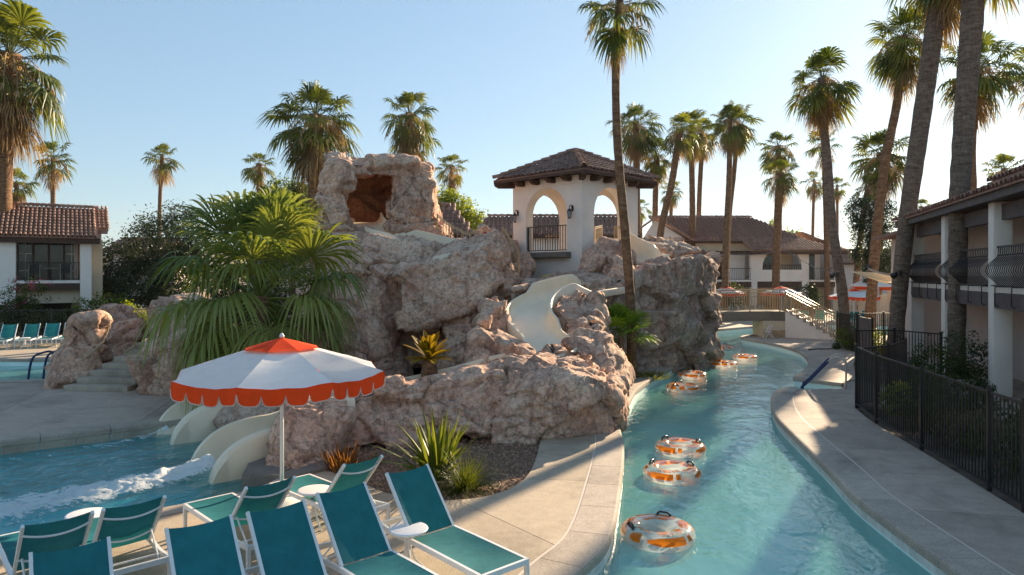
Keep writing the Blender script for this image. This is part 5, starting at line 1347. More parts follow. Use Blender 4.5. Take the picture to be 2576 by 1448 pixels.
def strand_mesh(name, seed, L, mat):
    rn = random.Random(seed); m = MB()
    d = V(0, .8, .6); p = V(0, 0, 0); path = [p.copy()]
    for i in range(9):
        d = (d + V(rn.uniform(-.05, .05), 0, -.33)).normalized(); p = p + d * (L / 9); path.append(p.copy())
    m.tube(path, .014, 4, caps=False)
    for i in range(2, 10):
        for k in range(5):
            a = rn.uniform(0, 6.28); q = path[i] + V(math.cos(a), math.sin(a), -.4) * .05; w_ = rn.uniform(.012, .022)
            l_ = rn.uniform(.18, .42) * L * .4; o = V(math.cos(a) * .35, math.sin(a) * .35, -1).normalized(); s_ = V(-math.sin(a), math.cos(a), 0) * w_
            m.add([q - s_, q + s_, q + o * l_ * .6 + s_ * .8, q + o * l_ * .6 - s_ * .8, q + o * l_], [(0, 1, 2, 3), (3, 2, 4)])
    return m.mesh(name, mat)
PITCH = [80, 62, 45, 28, 10, -10, -32, -55]
def frond_set(mat, nseg, steps, Lp=1.12, Rb=1.0, droop=.5, spread=128, stalk_w=.022, dead=None, full=False):
    S = {}
    for i, pt in enumerate(PITCH):
        S[i] = [frond_mesh('frond', mat, R(pt), Lp * (.75 if pt > 55 and not full else 1.12 if full and pt > 40 else 1), Rb * (.9 if pt > 60 and not full else 1.12 if full and pt > 40 else 1), nseg, steps, droop * (1 + .5 * (pt < 20) - (.40 * (pt > 40) if full else 0)), 11 * i + v, spread if pt < 60 else spread * .72, True, .10, 1.0, stalk_w) for v in range(2)]
    S['dead'] = [frond_mesh('dead_frond', dead or M['dead'], R(pt), Lp * .75, Rb * .85, max(8, nseg - 6), max(3, steps - 1), .85, 301 + pt, 75, True, .28, .55, stalk_w) for pt in (-30, -50, -66, -78)]
    return S
FS_HI = frond_set(M['frond'], 26, 5)
FS_LO = frond_set(M['frond'], 15, 4)
STRANDS = [strand_mesh('flower_stalk', s, 1.6, M['strand']) for s in (1, 2)]
def palm(label, base, pts, r0, r1, crown_r, n=44, skirt=14, strands=8, hi=False, tmat='trunk', seed=1, min_pitch=7, boots=0.0, group='tall fan palms around the resort', fs=None, flare=1.25, skirt_len=1.0):
    """pts: world points of the trunk's axis from foot to crown"""
    rn = random.Random(seed); pts = [Vector(p) for p in pts]
    root = thing('palm_tree', label, 'palm tree', pts[0], 0, group)
    c = catmull(pts, max(.3, (pts[-1] - pts[0]).length / 40)); L = len(c)
    rad = []
    for i in range(L):
        s = i / (L - 1); rr = r0 + (r1 - r0) * s
        if s < .08: rr *= 1 + (flare - 1) * (1 - s / .08)
        rad.append(rr * (1 + .045 * (i % 2) + rn.uniform(-.03, .03)))
    m = MB(); m.tube([p - pts[0] for p in c], rad, 14 if hi else 10); m.build('trunk', M[tmat], root, smooth=True)
    top = c[-1] - pts[0]; ax_ = (c[-1] - c[-2]).normalized()
    F_ = fs or (FS_HI if hi else FS_LO); k = crown_r / 2.08
    n = int(n * .78); skirt = int(skirt * 1.7); strands = int(strands * 1.3)
    top_M = Matrix.Rotation(rn.uniform(-.16, .16), 4, 'X') @ Matrix.Rotation(rn.uniform(-.16, .16), 4, 'Y')
    for i in range(n):
        if rn.random() < .10: continue
        t = i / max(1, n - 1); pi = min(int(t ** .85 * (min_pitch + .2)), min_pitch)
        me = rn.choice(F_[pi]); a = i * 2.39996 + rn.uniform(-.25, .25)
        sc = k * rn.uniform(.78, 1.16)
        Mx = Matrix.Translation(top - ax_ * (crown_r * .02 + .38 * k * t)) @ top_M @ Matrix.Rotation(a, 4, 'Z') @ Matrix.Rotation(rn.uniform(-.24, .2), 4, 'X') @ Matrix.Rotation(rn.uniform(-.3, .3), 4, 'Y') @ Matrix.Scale(sc, 4)
        link('frond', me, root, Mx)
    for i in range(skirt):
        t = i / max(1, skirt - 1); me = rn.choice(F_['dead']); a = i * 2.39996 + rn.uniform(-.3, .3)
        Mx = Matrix.Translation(top - ax_ * (k * (.15 + 1.25 * skirt_len * t))) @ Matrix.Rotation(a, 4, 'Z') @ Matrix.Rotation(rn.uniform(-.1, .2), 4, 'X') @ Matrix.Scale(k * rn.uniform(.75, 1.15), 4)
        link('dead_frond', me, root, Mx)
    for i in range(strands):
        a = rn.uniform(0, 6.28)
        Mx = Matrix.Translation(top - ax_ * (k * rn.uniform(.05, .4))) @ Matrix.Rotation(a, 4, 'Z') @ Matrix.Scale(k * rn.uniform(.8, 1.25), 4)
        link('flower_stalk', rn.choice(STRANDS), root, Mx)
    if boots > 0:
        m = MB(); zz = 0.0; i = 0
        while zz < boots:
            a = i * 2.4; i += 1; zz += .045 * max(1, k * .8); p = top - ax_ * (zz + .3 * k)
            rr = r1 * 1.02 + .02; o = V(math.cos(a), math.sin(a), 0); s_ = V(-math.sin(a), math.cos(a), 0)
            l_ = rn.uniform(.16, .34) * max(.8, k * .7)
            q = p + o * rr * .7
            m.add([q - s_ * .09, q + s_ * .09, q + o * l_ * .55 + V(0, 0, l_ * .6) + s_ * .03, q + o * l_ * .55 + V(0, 0, l_ * .6) - s_ * .03, q + V(0, 0, -.08) + o * .05], [(0, 1, 2, 3), (4, 3, 2), (0, 3, 4), (1, 4, 2)])
        o = m.build('old_frond_bases', M['trunk'], root); o['kind'] = 'stuff'
    return root
def PT(*t): return [P(*k) for k in t]
def foot(px, py, Y, z=0): p = P(px, py, Y); p.z = z; return p
# left
palm('huge shaggy palm at the left edge, bulging dark trunk top', None, [foot(14, 830, 40), P(10, 640, 40), P(6, 500, 40), P(8, 380, 40), P(18, 250, 40), P(22, 135, 40)], .33, .62, 4.2, 60, 26, 16, True, 'trunk', 1, boots=4.2, flare=1.3)
palm('small palm low on the left, behind the big trunk', None, [foot(42, 800, 95), P(42, 600, 95), P(42, 458, 95)], .3, .3, 3.0, 34, 12, 8, seed=2)
palm('slim palm behind the ridge of the far-left house', None, [foot(134, 800, 90), P(133, 600, 90), P(134, 398, 90)], .28, .28, 3.3, 36, 12, 8, seed=3, min_pitch=6)
palm('lone thin palm standing above the olive tree', None, [foot(398, 800, 95), P(402, 520, 95), P(408, 392, 95)], .26, .24, 3.0, 34, 16, 4, seed=4, min_pitch=6, boots=3.5)
palm('short thick palm left of the ficus crown', None, [foot(655, 800, 85), P(655, 600, 85), P(652, 412, 85)], .35, .35, 2.5, 34, 10, 10, seed=5)
palm('large drooping palm behind the left shoulder of the cave rock', None, [foot(800, 760, 38), P(795, 560, 38), P(792, 420, 38), P(795, 290, 38)], .38, .36, 2.9, 60, 22, 18, True, 'trunk', 6, boots=1.6)
palm('palm with ragged skirts rising behind the cave rock', None, [foot(1032, 760, 46), P(1028, 520, 46), P(1030, 285, 46)], .30, .26, 2.4, 44, 20, 12, True, seed=7)
palm('second slimmer trunk and crown right behind the cave rock', None, [foot(1048, 760, 48), P(1046, 520, 48), P(1042, 340, 48)], .26, .22, 1.9, 26, 20, 4, seed=8)
palm('small distant palm between cave rock and tower', None, [foot(1137, 800, 80), P(1137, 560, 80), P(1137, 418, 80)], .24, .24, 2.4, 36, 18, 12, seed=9, min_pitch=6)
# the leaning one in front
palm('tall thin palm leaning across the tower, crown cut by the top edge', None, [foot(1590, 938, 21.7, -.05), P(1588, 800, 21.7), P(1574, 600, 21.7), P(1556, 400, 21.7), P(1549, 230, 21.7), P(1553, 60, 21.7), P(1560, 2, 21.7)], .155, .115, 1.6, 30, 5, 8, True, 'trunk', 10, min_pitch=7, flare=1.35)
# right of the tower
palm('bushy palm rising behind the tower roof', None, [foot(1602, 760, 62), P(1602, 500, 62), P(1600, 306, 62)], .32, .28, 2.9, 50, 18, 12, True, seed=11)
palm('shorter dark palm right beside the tower roof', None, [foot(1648, 760, 66), P(1648, 540, 66), P(1652, 388, 66)], .28, .26, 2.2, 40, 16, 8, seed=12, boots=2)
palm('leaning palm whose trunk slants down to the gabled roof', None, [foot(1652, 700, 56), P(1660, 600, 56), P(1688, 470, 56), P(1706, 360, 56), P(1714, 325, 56)], .30, .26, 2.0, 36, 14, 8, seed=13)
palm('twin-looking palm with a heavy skirt left of its pair', None, [foot(1742, 760, 64), P(1742, 540, 64), P(1738, 318, 64)], .30, .24, 2.4, 48, 22, 16, True, seed=14, boots=1.5)
palm('palm leaning in front of the twin, trunk over the roof ridge', None, [foot(1760, 760, 70), P(1758, 540, 70), P(1768, 335, 70)], .26, .22, 2.3, 38, 22, 14, seed=15)
palm('palm with a shaggy trunk collar in front of the arched building', None, [foot(1822, 770, 50), P(1826, 620, 50), P(1834, 450, 50), P(1836, 300, 50)], .26, .17, 1.9, 46, 18, 14, True, seed=16)
palm('thin palm leaning just right of the collared palm', None, [foot(1824, 765, 52), P(1834, 560, 52), P(1846, 440, 52), P(1858, 312, 52)], .18, .16, 1.8, 36, 20, 14, seed=17)
palm('pale palm above the young bright palm', None, [foot(1962, 780, 72), P(1960, 560, 72), P(1958, 366, 72)], .28, .26, 2.4, 40, 16, 12, seed=18)
palm('bright green palm before the arched balcony', None, [foot(1950, 772, 55), P(1953, 640, 55), P(1957, 540, 55), P(1964, 436, 55)], .30, .30, 1.85, 44, 16, 12, True, seed=19, boots=1.9)
palm('big dark-skirted palm with a curved trunk on the right', None, [foot(2128, 830, 33), P(2118, 730, 33), P(2092, 560, 33), P(2082, 420, 33), P(2070, 290, 33), P(2068, 196, 33)], .25, .19, 2.0, 50, 26, 16, True, 'trunk_g', 20, min_pitch=7, boots=1.2)
palm('open-crowned palm behind the dark-skirted one', None, [foot(2082, 790, 60), P(2078, 560, 60), P(2072, 360, 60)], .24, .2, 2.0, 24, 8, 10, seed=21, min_pitch=5)
palm('small far palm with a thin trunk on the right', None, [foot(2042, 790, 105), P(2045, 560, 105), P(2048, 452, 105)], .24, .2, 2.5, 26, 14, 8, seed=22)
palm('tiny far palm right of the curved trunk', None, [foot(2104, 790, 110), P(2106, 600, 110), P(2106, 466, 110)], .24, .2, 2.2, 26, 14, 4, seed=23)
palm('tall sunlit palm leaning right behind the pair of big trunks', None, [foot(2186, 790, 37), P(2200, 640, 37), P(2225, 420, 37), P(2258, 250, 37), P(2276, 90, 37)], .28, .19, 2.3, 50, 22, 20, True, 'trunk', 24)
palm('broad drooping palm behind the slanting trunks', None, [foot(2206, 790, 50), P(2208, 640, 50), P(2212, 520, 50), P(2218, 385, 50)], .34, .32, 2.6, 54, 24, 18, True, seed=25, boots=2)
palm('slanting thin palm left of the weeping tree', None, [foot(2146, 790, 48), P(2160, 640, 48), P(2178, 500, 48), P(2186, 470, 48)], .22, .18, 1.3, 24, 8, 6, seed=26)
palm('massive leaning palm trunk in the fenced bed, crown above the frame', None, [foot(2250, 905, 26.4), P(2262, 740, 26.4), P(2283, 540, 26.4), P(2318, 300, 26.4), P(2352, 60, 26.4), P(2372, -60, 26.4), P(2378, -130, 26.4)], .27, .34, 2.4, 44, 20, 18, True, 'trunk_g', 27, boots=2.6)
palm('massive upright grey palm trunk against the taupe building, crown above the frame', None, [foot(2404, 955, 21.4), P(2408, 740, 21.4), P(2412, 520, 21.4), P(2426, 300, 21.4), P(2444, 60, 21.4), P(2452, -100, 21.4), P(2456, -240, 21.4)], .235, .33, 2.4, 44, 16, 10, True, 'trunk_g', 28)
palm('wide wind-blown palm glowing against the sun behind the upright trunk', None, [foot(2440, 770, 42), P(2446, 520, 42), P(2444, 380, 42), P(2452, 270, 42), P(2462, 170, 42)], .28, .2, 2.9, 44, 16, 20, True, seed=29, min_pitch=6)
palm('palm crown at the far right edge above the roof', None, [foot(2600, 770, 44), P(2600, 400, 44), P(2596, 178, 44)], .26, .22, 2.0, 34, 10, 12, seed=30)
palm('small pale palm above the right-hand roof', None, [foot(2526, 770, 60), P(2526, 560, 60), P(2526, 424, 60)], .26, .24, 1.9, 30, 8, 8, seed=31, min_pitch=5)
palm('small palm above the eave beside the leaning massive trunk', None, [foot(2316, 770, 80), P(2318, 600, 80), P(2318, 520, 80)], .24, .22, 1.5, 26, 6, 6, seed=32, min_pitch=5)
palm('far palm through the tower\'s right arch', None, [foot(1612, 760, 90), P(1612, 600, 90), P(1608, 520, 90)], .24, .22, 1.8, 26, 8, 4, seed=33)
palm('small pair of palms low between tower and gabled roof', None, [foot(1690, 760, 85), P(1688, 560, 85), P(1690, 478, 85)], .22, .2, 1.9, 30, 10, 4, seed=34)

# big spreading fan palm in front of the rock mass
FS_FAN = frond_set(M['frond_fan'], 40, 7, 1.2, 1.22, .78, 122, .024, full=True)
def fan_palm(label, base, k, n, fs, seed, trunk_h=.6, tr=.2, min_pitch=7, dead=6, name='fan_palm', extra_z=0, cat='fan palm'):
    rn = random.Random(seed); root = thing(name, label, cat, base)
    m = MB(); m.tube([V(0, 0, -.1), V(0, 0, trunk_h * .5), V(0, 0, trunk_h)], [tr * 1.2, tr, tr * .8], 12); m.build('trunk', M['trunk'], root, smooth=True)
    for i in range(n):
        t = i / max(1, n - 1); pi = min(int(t ** 1.3 * (min_pitch + .999)), min_pitch)
        Mx = Matrix.Translation(V(0, 0, trunk_h - .15 * t)) @ Matrix.Rotation(i * 2.39996 + rn.uniform(-.2, .2), 4, 'Z') @ Matrix.Rotation(rn.uniform(-.12, .12), 4, 'X') @ Matrix.Rotation(rn.uniform(-.3, .3), 4, 'Y') @ Matrix.Scale(k * rn.uniform(.88, 1.1), 4)
        link('frond', rn.choice(fs[pi]), root, Mx)
    for i in range(dead):
        Mx = Matrix.Translation(V(0, 0, trunk_h - .2)) @ Matrix.Rotation(i * 2.4, 4, 'Z') @ Matrix.Scale(k * .8, 4)
        link('dead_frond', rn.choice(fs['dead']), root, Mx)
    return root
bp_ = P(655, 745, 17.2)
fan_palm('huge spreading fan palm between the stone steps and the tall rock wall', V(bp_.x, bp_.y, .2), 1.22, 46, FS_FAN, 5, bp_.z - .2, .22, 7, 5)
FS_YOUNG = frond_set(M['frond_bright'], 30, 5, .75, .85, .25, 135, .016, dead=M['frond_y'])
b2 = P(1562, 842, 20.9)
fan_palm('young bright fan palm behind the leaning trunk at the foot of the cliff', V(b2.x, b2.y, .0), .88, 17, FS_YOUNG, 8, b2.z, .10, 4, 3)

# golden sago behind the low wall
def sago(label, base, h, L, n):
    root = thing('sago_palm', label, 'sago palm', base); rn = random.Random(4)
    m = MB(); rows = [V(0, 0, -.2), V(0, 0, h * .5), V(0, 0, h)]; m.tube(rows, [.17, .19, .13], 12); m.build('trunk', M['trunk'], root, smooth=True)
    meshes = []
    for v, pt in enumerate((75, 55, 35, 12)):
        q = MB(); d = V(0, math.cos(R(pt)), math.sin(R(pt))); p = V(0, 0, 0); path = [p.copy()]
        for i in range(10):
            d = (d + V(0, 0, -.035)).normalized(); p = p + d * (L / 10); path.append(p.copy())
        q.tube(path, [.012 * (1 - .07 * i) for i in range(11)], 4, caps=False)
        for i in range(46):
            t = .12 + .88 * i / 46; f = t * 10; j = min(9, int(f)); b = path[j].lerp(path[j + 1], f - j); dd = (path[j + 1] - path[j]).normalized()
            l_ = L * .20 * math.sin(math.pi * min(1, t * .86 + .1)) + .02
            for s in (-1, 1):
                o = (V(s, 0, 0) * .8 + dd * .62 + V(0, 0, .22)).normalized(); w_ = dd * .011
                q.add([b - w_, b + w_, b + o * l_ * .7 + w_ * .8, b + o * l_], [(0, 1, 2, 3)])
        meshes.append(q.mesh('frond', M['sago']))
    for i in range(n):
        t = i / (n - 1); link('frond', meshes[min(3, int(t * 4))], root, Matrix.Translation(V(0, 0, h)) @ Matrix.Rotation(i * 2.4, 4, 'Z') @ Matrix.Rotation(rn.uniform(-.1, .1), 4, 'X') @ Matrix.Scale(rn.uniform(.85, 1.1), 4))
    return root
bs = P(1080, 905, 15.2); sago('golden yellow sago palm behind the low rock wall', V(bs.x, bs.y, bs.z - .55), .55, .62, 30)

# ------------------------------------------------------------------ bladed plants of the bed
def bladed(name, label, cat, base, n, L, w_, mat, lean=(20, 75), seed=1, part='leaf', curl=.35, seg=5, group=None, rad=.06, stuff=False):
    rn = random.Random(seed); root = thing(name, label, cat, base, group=group); all_ = MB()
    for i in range(n):
        a = rn.uniform(0, 6.28); e = R(rn.uniform(*lean)); l_ = L * rn.uniform(.65, 1.1); d = V(math.cos(a) * math.cos(e), math.sin(a) * math.cos(e), math.sin(e)); s_ = V(-math.sin(a), math.cos(a), 0)
        p = V(math.cos(a), math.sin(a), 0) * rn.uniform(0, rad); m = all_ if stuff else MB(); b = len(m.v)
        for k in range(seg + 1):
            t = k / seg; ww = w_ * (.55 + 1.3 * t if t < .35 else (1.0 * (1 - (t - .35) / .65) ** .8)) ; ww = max(.001, ww) * .5 * (1 if t < 1 else .05)
            up = s_.cross(d).normalized()
            m.v += [p - s_ * ww, p - up * ww * .45, p + s_ * ww]
            if k: q = b + (k - 1) * 3; m.f += [(q, q + 1, q + 4, q + 3), (q + 1, q + 2, q + 5, q + 4)]
            d = (d + V(0, 0, -curl / seg * (1 + t))).normalized(); p = p + d * (l_ / seg)
        if not stuff: m.build(part, mat, root)
    if stuff: o = all_.build('blades', mat, root); o['kind'] = 'stuff'
    return root
bladed('agave_plant', 'tall sword-leaved green plant in the bark bed', 'plant', G(1098, 1205, -.04), 54, 1.18, .10, M['blade'], (38, 84), 3, curl=.42, rad=.16)
bladed('grass_clump', 'fine grassy tuft right of the sword-leaved plant', 'grass clump', G(1168, 1235, -.04), 420, .74, .011, M['grassb'], (15, 80), 4, curl=.8, rad=.14, stuff=True)
bladed('rust_shrub', 'rust-red spiky plant at the foot of the boulder behind the umbrella', 'plant', G(868, 1183, -.04), 120, .46, .030, M['rust'], (42, 85), 5, curl=.15, rad=.34, stuff=True)
bladed('dry_tuft', 'small dry reddish tuft at the foot of the leaning trunk', 'plant', V(3.35, 20.8, -.04), 50, .6, .02, M['rust'], (40, 80), 6, curl=.3, rad=.15, stuff=True)
bladed('ground_cover', 'low dull green ground cover by the leaning trunk', 'plant', V(4.35, 22.0, -.04), 500, .3, .025, M['grassb'], (10, 70), 7, curl=.3, rad=.75, stuff=True)
bladed('fern_plant', 'dark feathery cycad beside the leaning massive trunk', 'plant', V(12.0, 20.9, -.05), 60, .85, .035, M['leaf_g'], (20, 70), 8, curl=.7, rad=.1, stuff=True)
bladed('fern_plant', 'small cycad beyond the fence corner', 'plant', V(14.5, 26.2, -.05), 60, .8, .035, M['leaf_g'], (20, 70), 9, curl=.7, rad=.1, stuff=True)
for i, (px, py) in enumerate(((945, 1165), (1020, 1220))):
    bladed('seedling', ('tiny green seedling in the bark behind the rust-red plant', 'small weed left of the sword-leaved plant')[i], 'plant', G(px, py, -.04), 40, .16, .02, M['grassb'], (10, 70), 20 + i, curl=.4, rad=.1, stuff=True)

# ------------------------------------------------------------------ bushes and trees: clouds of leaves
def leaf_cloud(blobs, n, size, seed=1, flat=.0, hollow=.55, aspect=.5):
    """blobs: (centre, (rx, ry, rz)); leaves cluster on twigs near the blob's surface"""
    rn = random.Random(seed); m = MB(); wsum = [b[1][0] * b[1][1] + b[1][0] * b[1][2] for b in blobs]
    tot = sum(wsum); ptsv, faces = m.v, m.f
    for (c, r), wv in zip(blobs, wsum):
        c = Vector(c); k = int(n * wv / tot); clumps = max(6, k // 26)
        for q in range(clumps):
            z = rn.uniform(-.95, 1); a = rn.uniform(0, 6.28); s = math.sqrt(max(0, 1 - z * z))
            u = V(s * math.cos(a), s * math.sin(a), z); rad = rn.uniform(hollow, 1.0) * (1 + .28 * noise.noise(u * 2.1 + c))
            cc = c + V(u.x * r[0], u.y * r[1], u.z * r[2]) * rad; cr = rn.uniform(.10, .26) * min(r) + size * .8
            for _ in range(k // clumps):
                p = cc + V(rn.gauss(0, 1), rn.gauss(0, 1), rn.gauss(0, .8)) * cr * .6
                nrm = (V(rn.gauss(0, 1), rn.gauss(0, 1), rn.gauss(.5, 1)) + u * .7).normalized()
                t = nrm.cross(V(rn.gauss(0, 1), rn.gauss(0, 1), rn.gauss(0, 1))).normalized(); b = nrm.cross(t)
                l_ = size * rn.uniform(.6, 1.3); w_ = l_ * aspect; i = len(ptsv)
                ptsv += [p - t * l_ * .5, p + b * w_ * .5, p + t * l_ * .5, p - b * w_ * .5]; faces.append((i, i + 1, i + 2, i + 3))
    return m
def tree(name, label, base, h, blobs, n, size, mat, tr=.12, seed=1, group=None, cat='tree', aspect=.5, trunk='bark', extra=None):
    root = thing(name, label, cat, base, group=group); rn = random.Random(seed); m = MB()
    top = V(0, 0, h)
    if tr:
        m.tube([V(0, 0, -.1), V(.05, 0, h * .5), top], [tr * 1.3, tr, tr * .55], 8)
        for c, r in blobs:
            c = Vector(c); s = V(.04, 0, h * rn.uniform(.45, .95)); m.tube([s, s.lerp(c, .5) + V(0, 0, .1), c], [tr * .5, tr * .3, tr * .1], 6)
        m.build('trunk', M[trunk], root, smooth=True)
    leaf_cloud(blobs, n, size, seed, aspect=aspect).build('foliage' if cat == 'shrub' else 'crown', mat, root)
    if extra: leaf_cloud(*extra[:3], seed + 9).build(extra[4], extra[3], root)
    return root
SH = 'shrubs behind the river fence'
g = V(-19.5, 46, 0)
tree('olive_tree', 'dark feathery olive tree left of the fan palm', P(375, 690.5, 44) - V(0, 0, 3.3), 3.0,
     [(V(-2.0, 0, 3.6), (1.9, 1.6, 2.0)), (V(.2, .3, 5.2), (2.0, 1.7, 2.1)), (V(2.2, -.2, 5.6), (1.8, 1.6, 2.2)), (V(-.6, -.4, 2.6), (2.6, 1.6, 1.9)), (V(2.0, -.6, 3.0), (2.2, 1.6, 2.2)), (V(-2.8, -.3, 2.0), (1.2, 1.2, 1.5))], 30000, .21, M['leaf_d'], .16, 3, aspect=.34)
tree('ficus_tree', 'dense green ficus crown behind the big drooping palm', P(735, 690.5, 48) - V(0, 0, 3.3), 5.0,
     [(V(-.6, 0, 8.6), (1.6, 1.4, 1.4)), (V(.8, .2, 8.2), (1.3, 1.3, 1.5)), (V(0, 0, 6.8), (1.9, 1.6, 2.0)), (V(.4, -.3, 5.2), (1.8, 1.4, 1.5))], 15000, .24, M['leaf_m'], .2, 5)
tree('ficus_tree', 'lime green treetop between the cave rock and the tower', P(1120, 690.5, 60) - V(0, 0, 3.3), 5.0,
     [(V(-.8, 0, 9.6), (1.8, 1.5, 1.6)), (V(1.0, 0, 8.8), (1.7, 1.4, 1.6)), (V(2.3, .1, 7.4), (1.3, 1.2, 1.7)), (V(0, 0, 7.0), (2.7, 1.5, 2.0))], 13000, .28, M['leaf_y'], .2, 7)
tree('weeping_tree', 'dark weeping tree between the slanting trunks on the right', P(2192, 690.5, 46) - V(0, 0, 3.3), 5.0,
     [(V(-.6, 0, 7.4), (1.1, 1, 1.2)), (V(.7, 0, 7.0), (1.0, 1, 1.4)), (V(-.5, .1, 5.4), (.9, .9, 1.6)), (V(.5, 0, 4.9), (.9, .9, 2.0)), (V(.9, -.1, 3.6), (.6, .6, 1.5)), (V(-.3, 0, 3.6), (.5, .5, 1.4))], 14000, .2, M['leaf_d'], .12, 9, aspect=.3)
tree('shrub', 'round green shrub left of the arched balcony\'s foot', P(1840, 690.5, 52) - V(0, 0, 3.3), .5, [(V(0, 0, 1.2), (1.1, .8, 1.2)), (V(.2, 0, 2.0), (.8, .7, .6))], 1500, .16, M['leaf_g'], .05, 11, cat='shrub')
tree('shrub', 'clipped green shrub right of the arched balcony\'s foot', P(2033, 690.5, 53) - V(0, 0, 3.3), .5, [(V(0, 0, 1.2), (.95, .8, 1.3)), (V(.0, 0, 2.0), (.7, .7, .7))], 1500, .16, M['leaf_g'], .05, 12, cat='shrub')
tree('shrub', 'green shrub at the cliff end of the bridge', P(1792, 690.5, 52) - V(0, 0, 3.3), .5, [(V(0, 0, 1.4), (.6, .6, 1.4))], 900, .16, M['leaf_g'], .05, 13, cat='shrub')
tree('small_tree', 'feathery treetop above the arched building\'s roof', P(2000, 690.5, 78) - V(0, 0, 3.3), 4.0, [(V(-2.2, 0, 8.6), (.9, .8, 1.1)), (V(0, 0, 7.4), (1.2, 1, 1.0)), (V(2.4, 0, 6.2), (1.6, 1, 1.2)), (V(-.8, 0, 6.0), (2.2, 1, 1.2))], 2600, .34, M['leaf_y'], .1, 14, aspect=.35)
tree('small_tree', 'thin treetop above the right-hand eave', P(2375, 690.5, 62) - V(0, 0, 3.3), 4.0, [(V(0, 0, 8.0), (1.2, 1, .9)), (V(2.8, 0, 9.4), (.8, .8, 1.2))], 1100, .22, M['leaf_m'], .08, 15, aspect=.35)
tree('small_tree', 'dark leafy tree hidden behind the big fan palm', P(600, 690.5, 29) - V(0, 0, 3.3), 2.0, [(V(-1.2, 0, 2.6), (1.4, 1, 1.6)), (V(.4, .2, 3.2), (1.5, 1, 1.9)), (V(1.9, .3, 2.9), (1.2, 1, 1.8)), (V(.2, 0, 1.4), (2.3, 1, 1.4))], 9000, .17, M['leaf_d'], .1, 17, aspect=.45)
# bougainvillea by the left palm
tree('bougainvillea', 'pink-flowered bougainvillea beside the left palm trunk', P(66, 690.5, 37) - V(0, 0, 3.3), .8,
     [(V(-.5, 0, 1.9), (.9, .7, 1.1)), (V(.4, -.1, 2.1), (.9, .7, 1.0)), (V(.1, -.2, 1.0), (1.0, .7, .9))], 2600, .12, M['leaf_g'], .05, 16, cat='shrub', aspect=.6,
     extra=([(V(-.5, -.1, 2.0), (.9, .75, 1.1)), (V(.5, -.2, 2.2), (1.0, .75, 1.0))], 170, .10, M['pink'], 'blossom'))
for i, (px, Y, s, lab, mk, sd_) in enumerate(((250, 38, 1.15, 'leafy shrub right of the far-left house corner', 'leaf_m', 31), (300, 36, .8, 'small lime shrub before the olive tree', 'leaf_y', 32), (150, 36.6, .7, 'low shrub at the foot of the far-left fence', 'leaf_g', 33), (345, 36.2, .7, 'sunny low shrub behind the round purple boulder', 'leaf_y', 34), (20, 36.4, .9, 'shrub in the far-left corner behind the loungers', 'leaf_g', 35))):
    tree('shrub', lab, P(px, 690.5, Y) - V(0, 0, 3.3), .3, [(V(-.4 * s, 0, .9 * s), (.9 * s, .7 * s, .9 * s)), (V(.5 * s, .1, 1.1 * s), (.8 * s, .7 * s, 1.0 * s))], 3000, .15, M[mk], .04, sd_, 'shrubs along the left fence', 'shrub')
# beds along the fence on the right
for i, (x, y, s, lab, mk) in enumerate(((10.4, 17.3, .75, 'dark shrub inside the fence corner', 'leaf_g'), (12.6, 19.6, 1.25, 'round dark shrub between the two massive trunks', 'leaf_g'), (9.0, 14.7, .85, 'leafy dark shrub behind the middle fence panel', 'leaf_g'), (8.75, 13.0, .62, 'dry blond shrub behind the fence', 'leaf_t'),
                                          (8.5, 11.3, .95, 'sprawling green shrub behind the nearest fence post', 'leaf_g'), (8.3, 9.7, .8, 'dark shrub at the right edge behind the fence', 'leaf_g'), (9.3, 16.4, .55, 'small yellow-green shrub in the fence corner', 'leaf_y'), (15.2, 28.6, .7, 'lime shrub behind the gate', 'leaf_y'), (14.8, 29.8, .9, 'flowering shrub behind the barred panel', 'leaf_m'), (11.9, 20.4, .6, 'low shrub by the massive leaning trunk', 'leaf_g'), (11.2, 16.6, .6, 'small shrub near the building plinth', 'leaf_g'))):
    tree('shrub', lab, V(x, y, -.06), .25, [(V(-.3 * s, 0, .55 * s), (.65 * s, .6 * s, .6 * s)), (V(.4 * s, .15, .75 * s), (.6 * s, .55 * s, .65 * s)), (V(0, -.3 * s, .35 * s), (.7 * s, .5 * s, .4 * s))], int(3200 * s), .085, M[mk], .025, 50 + i, SH, 'shrub', aspect=.5)
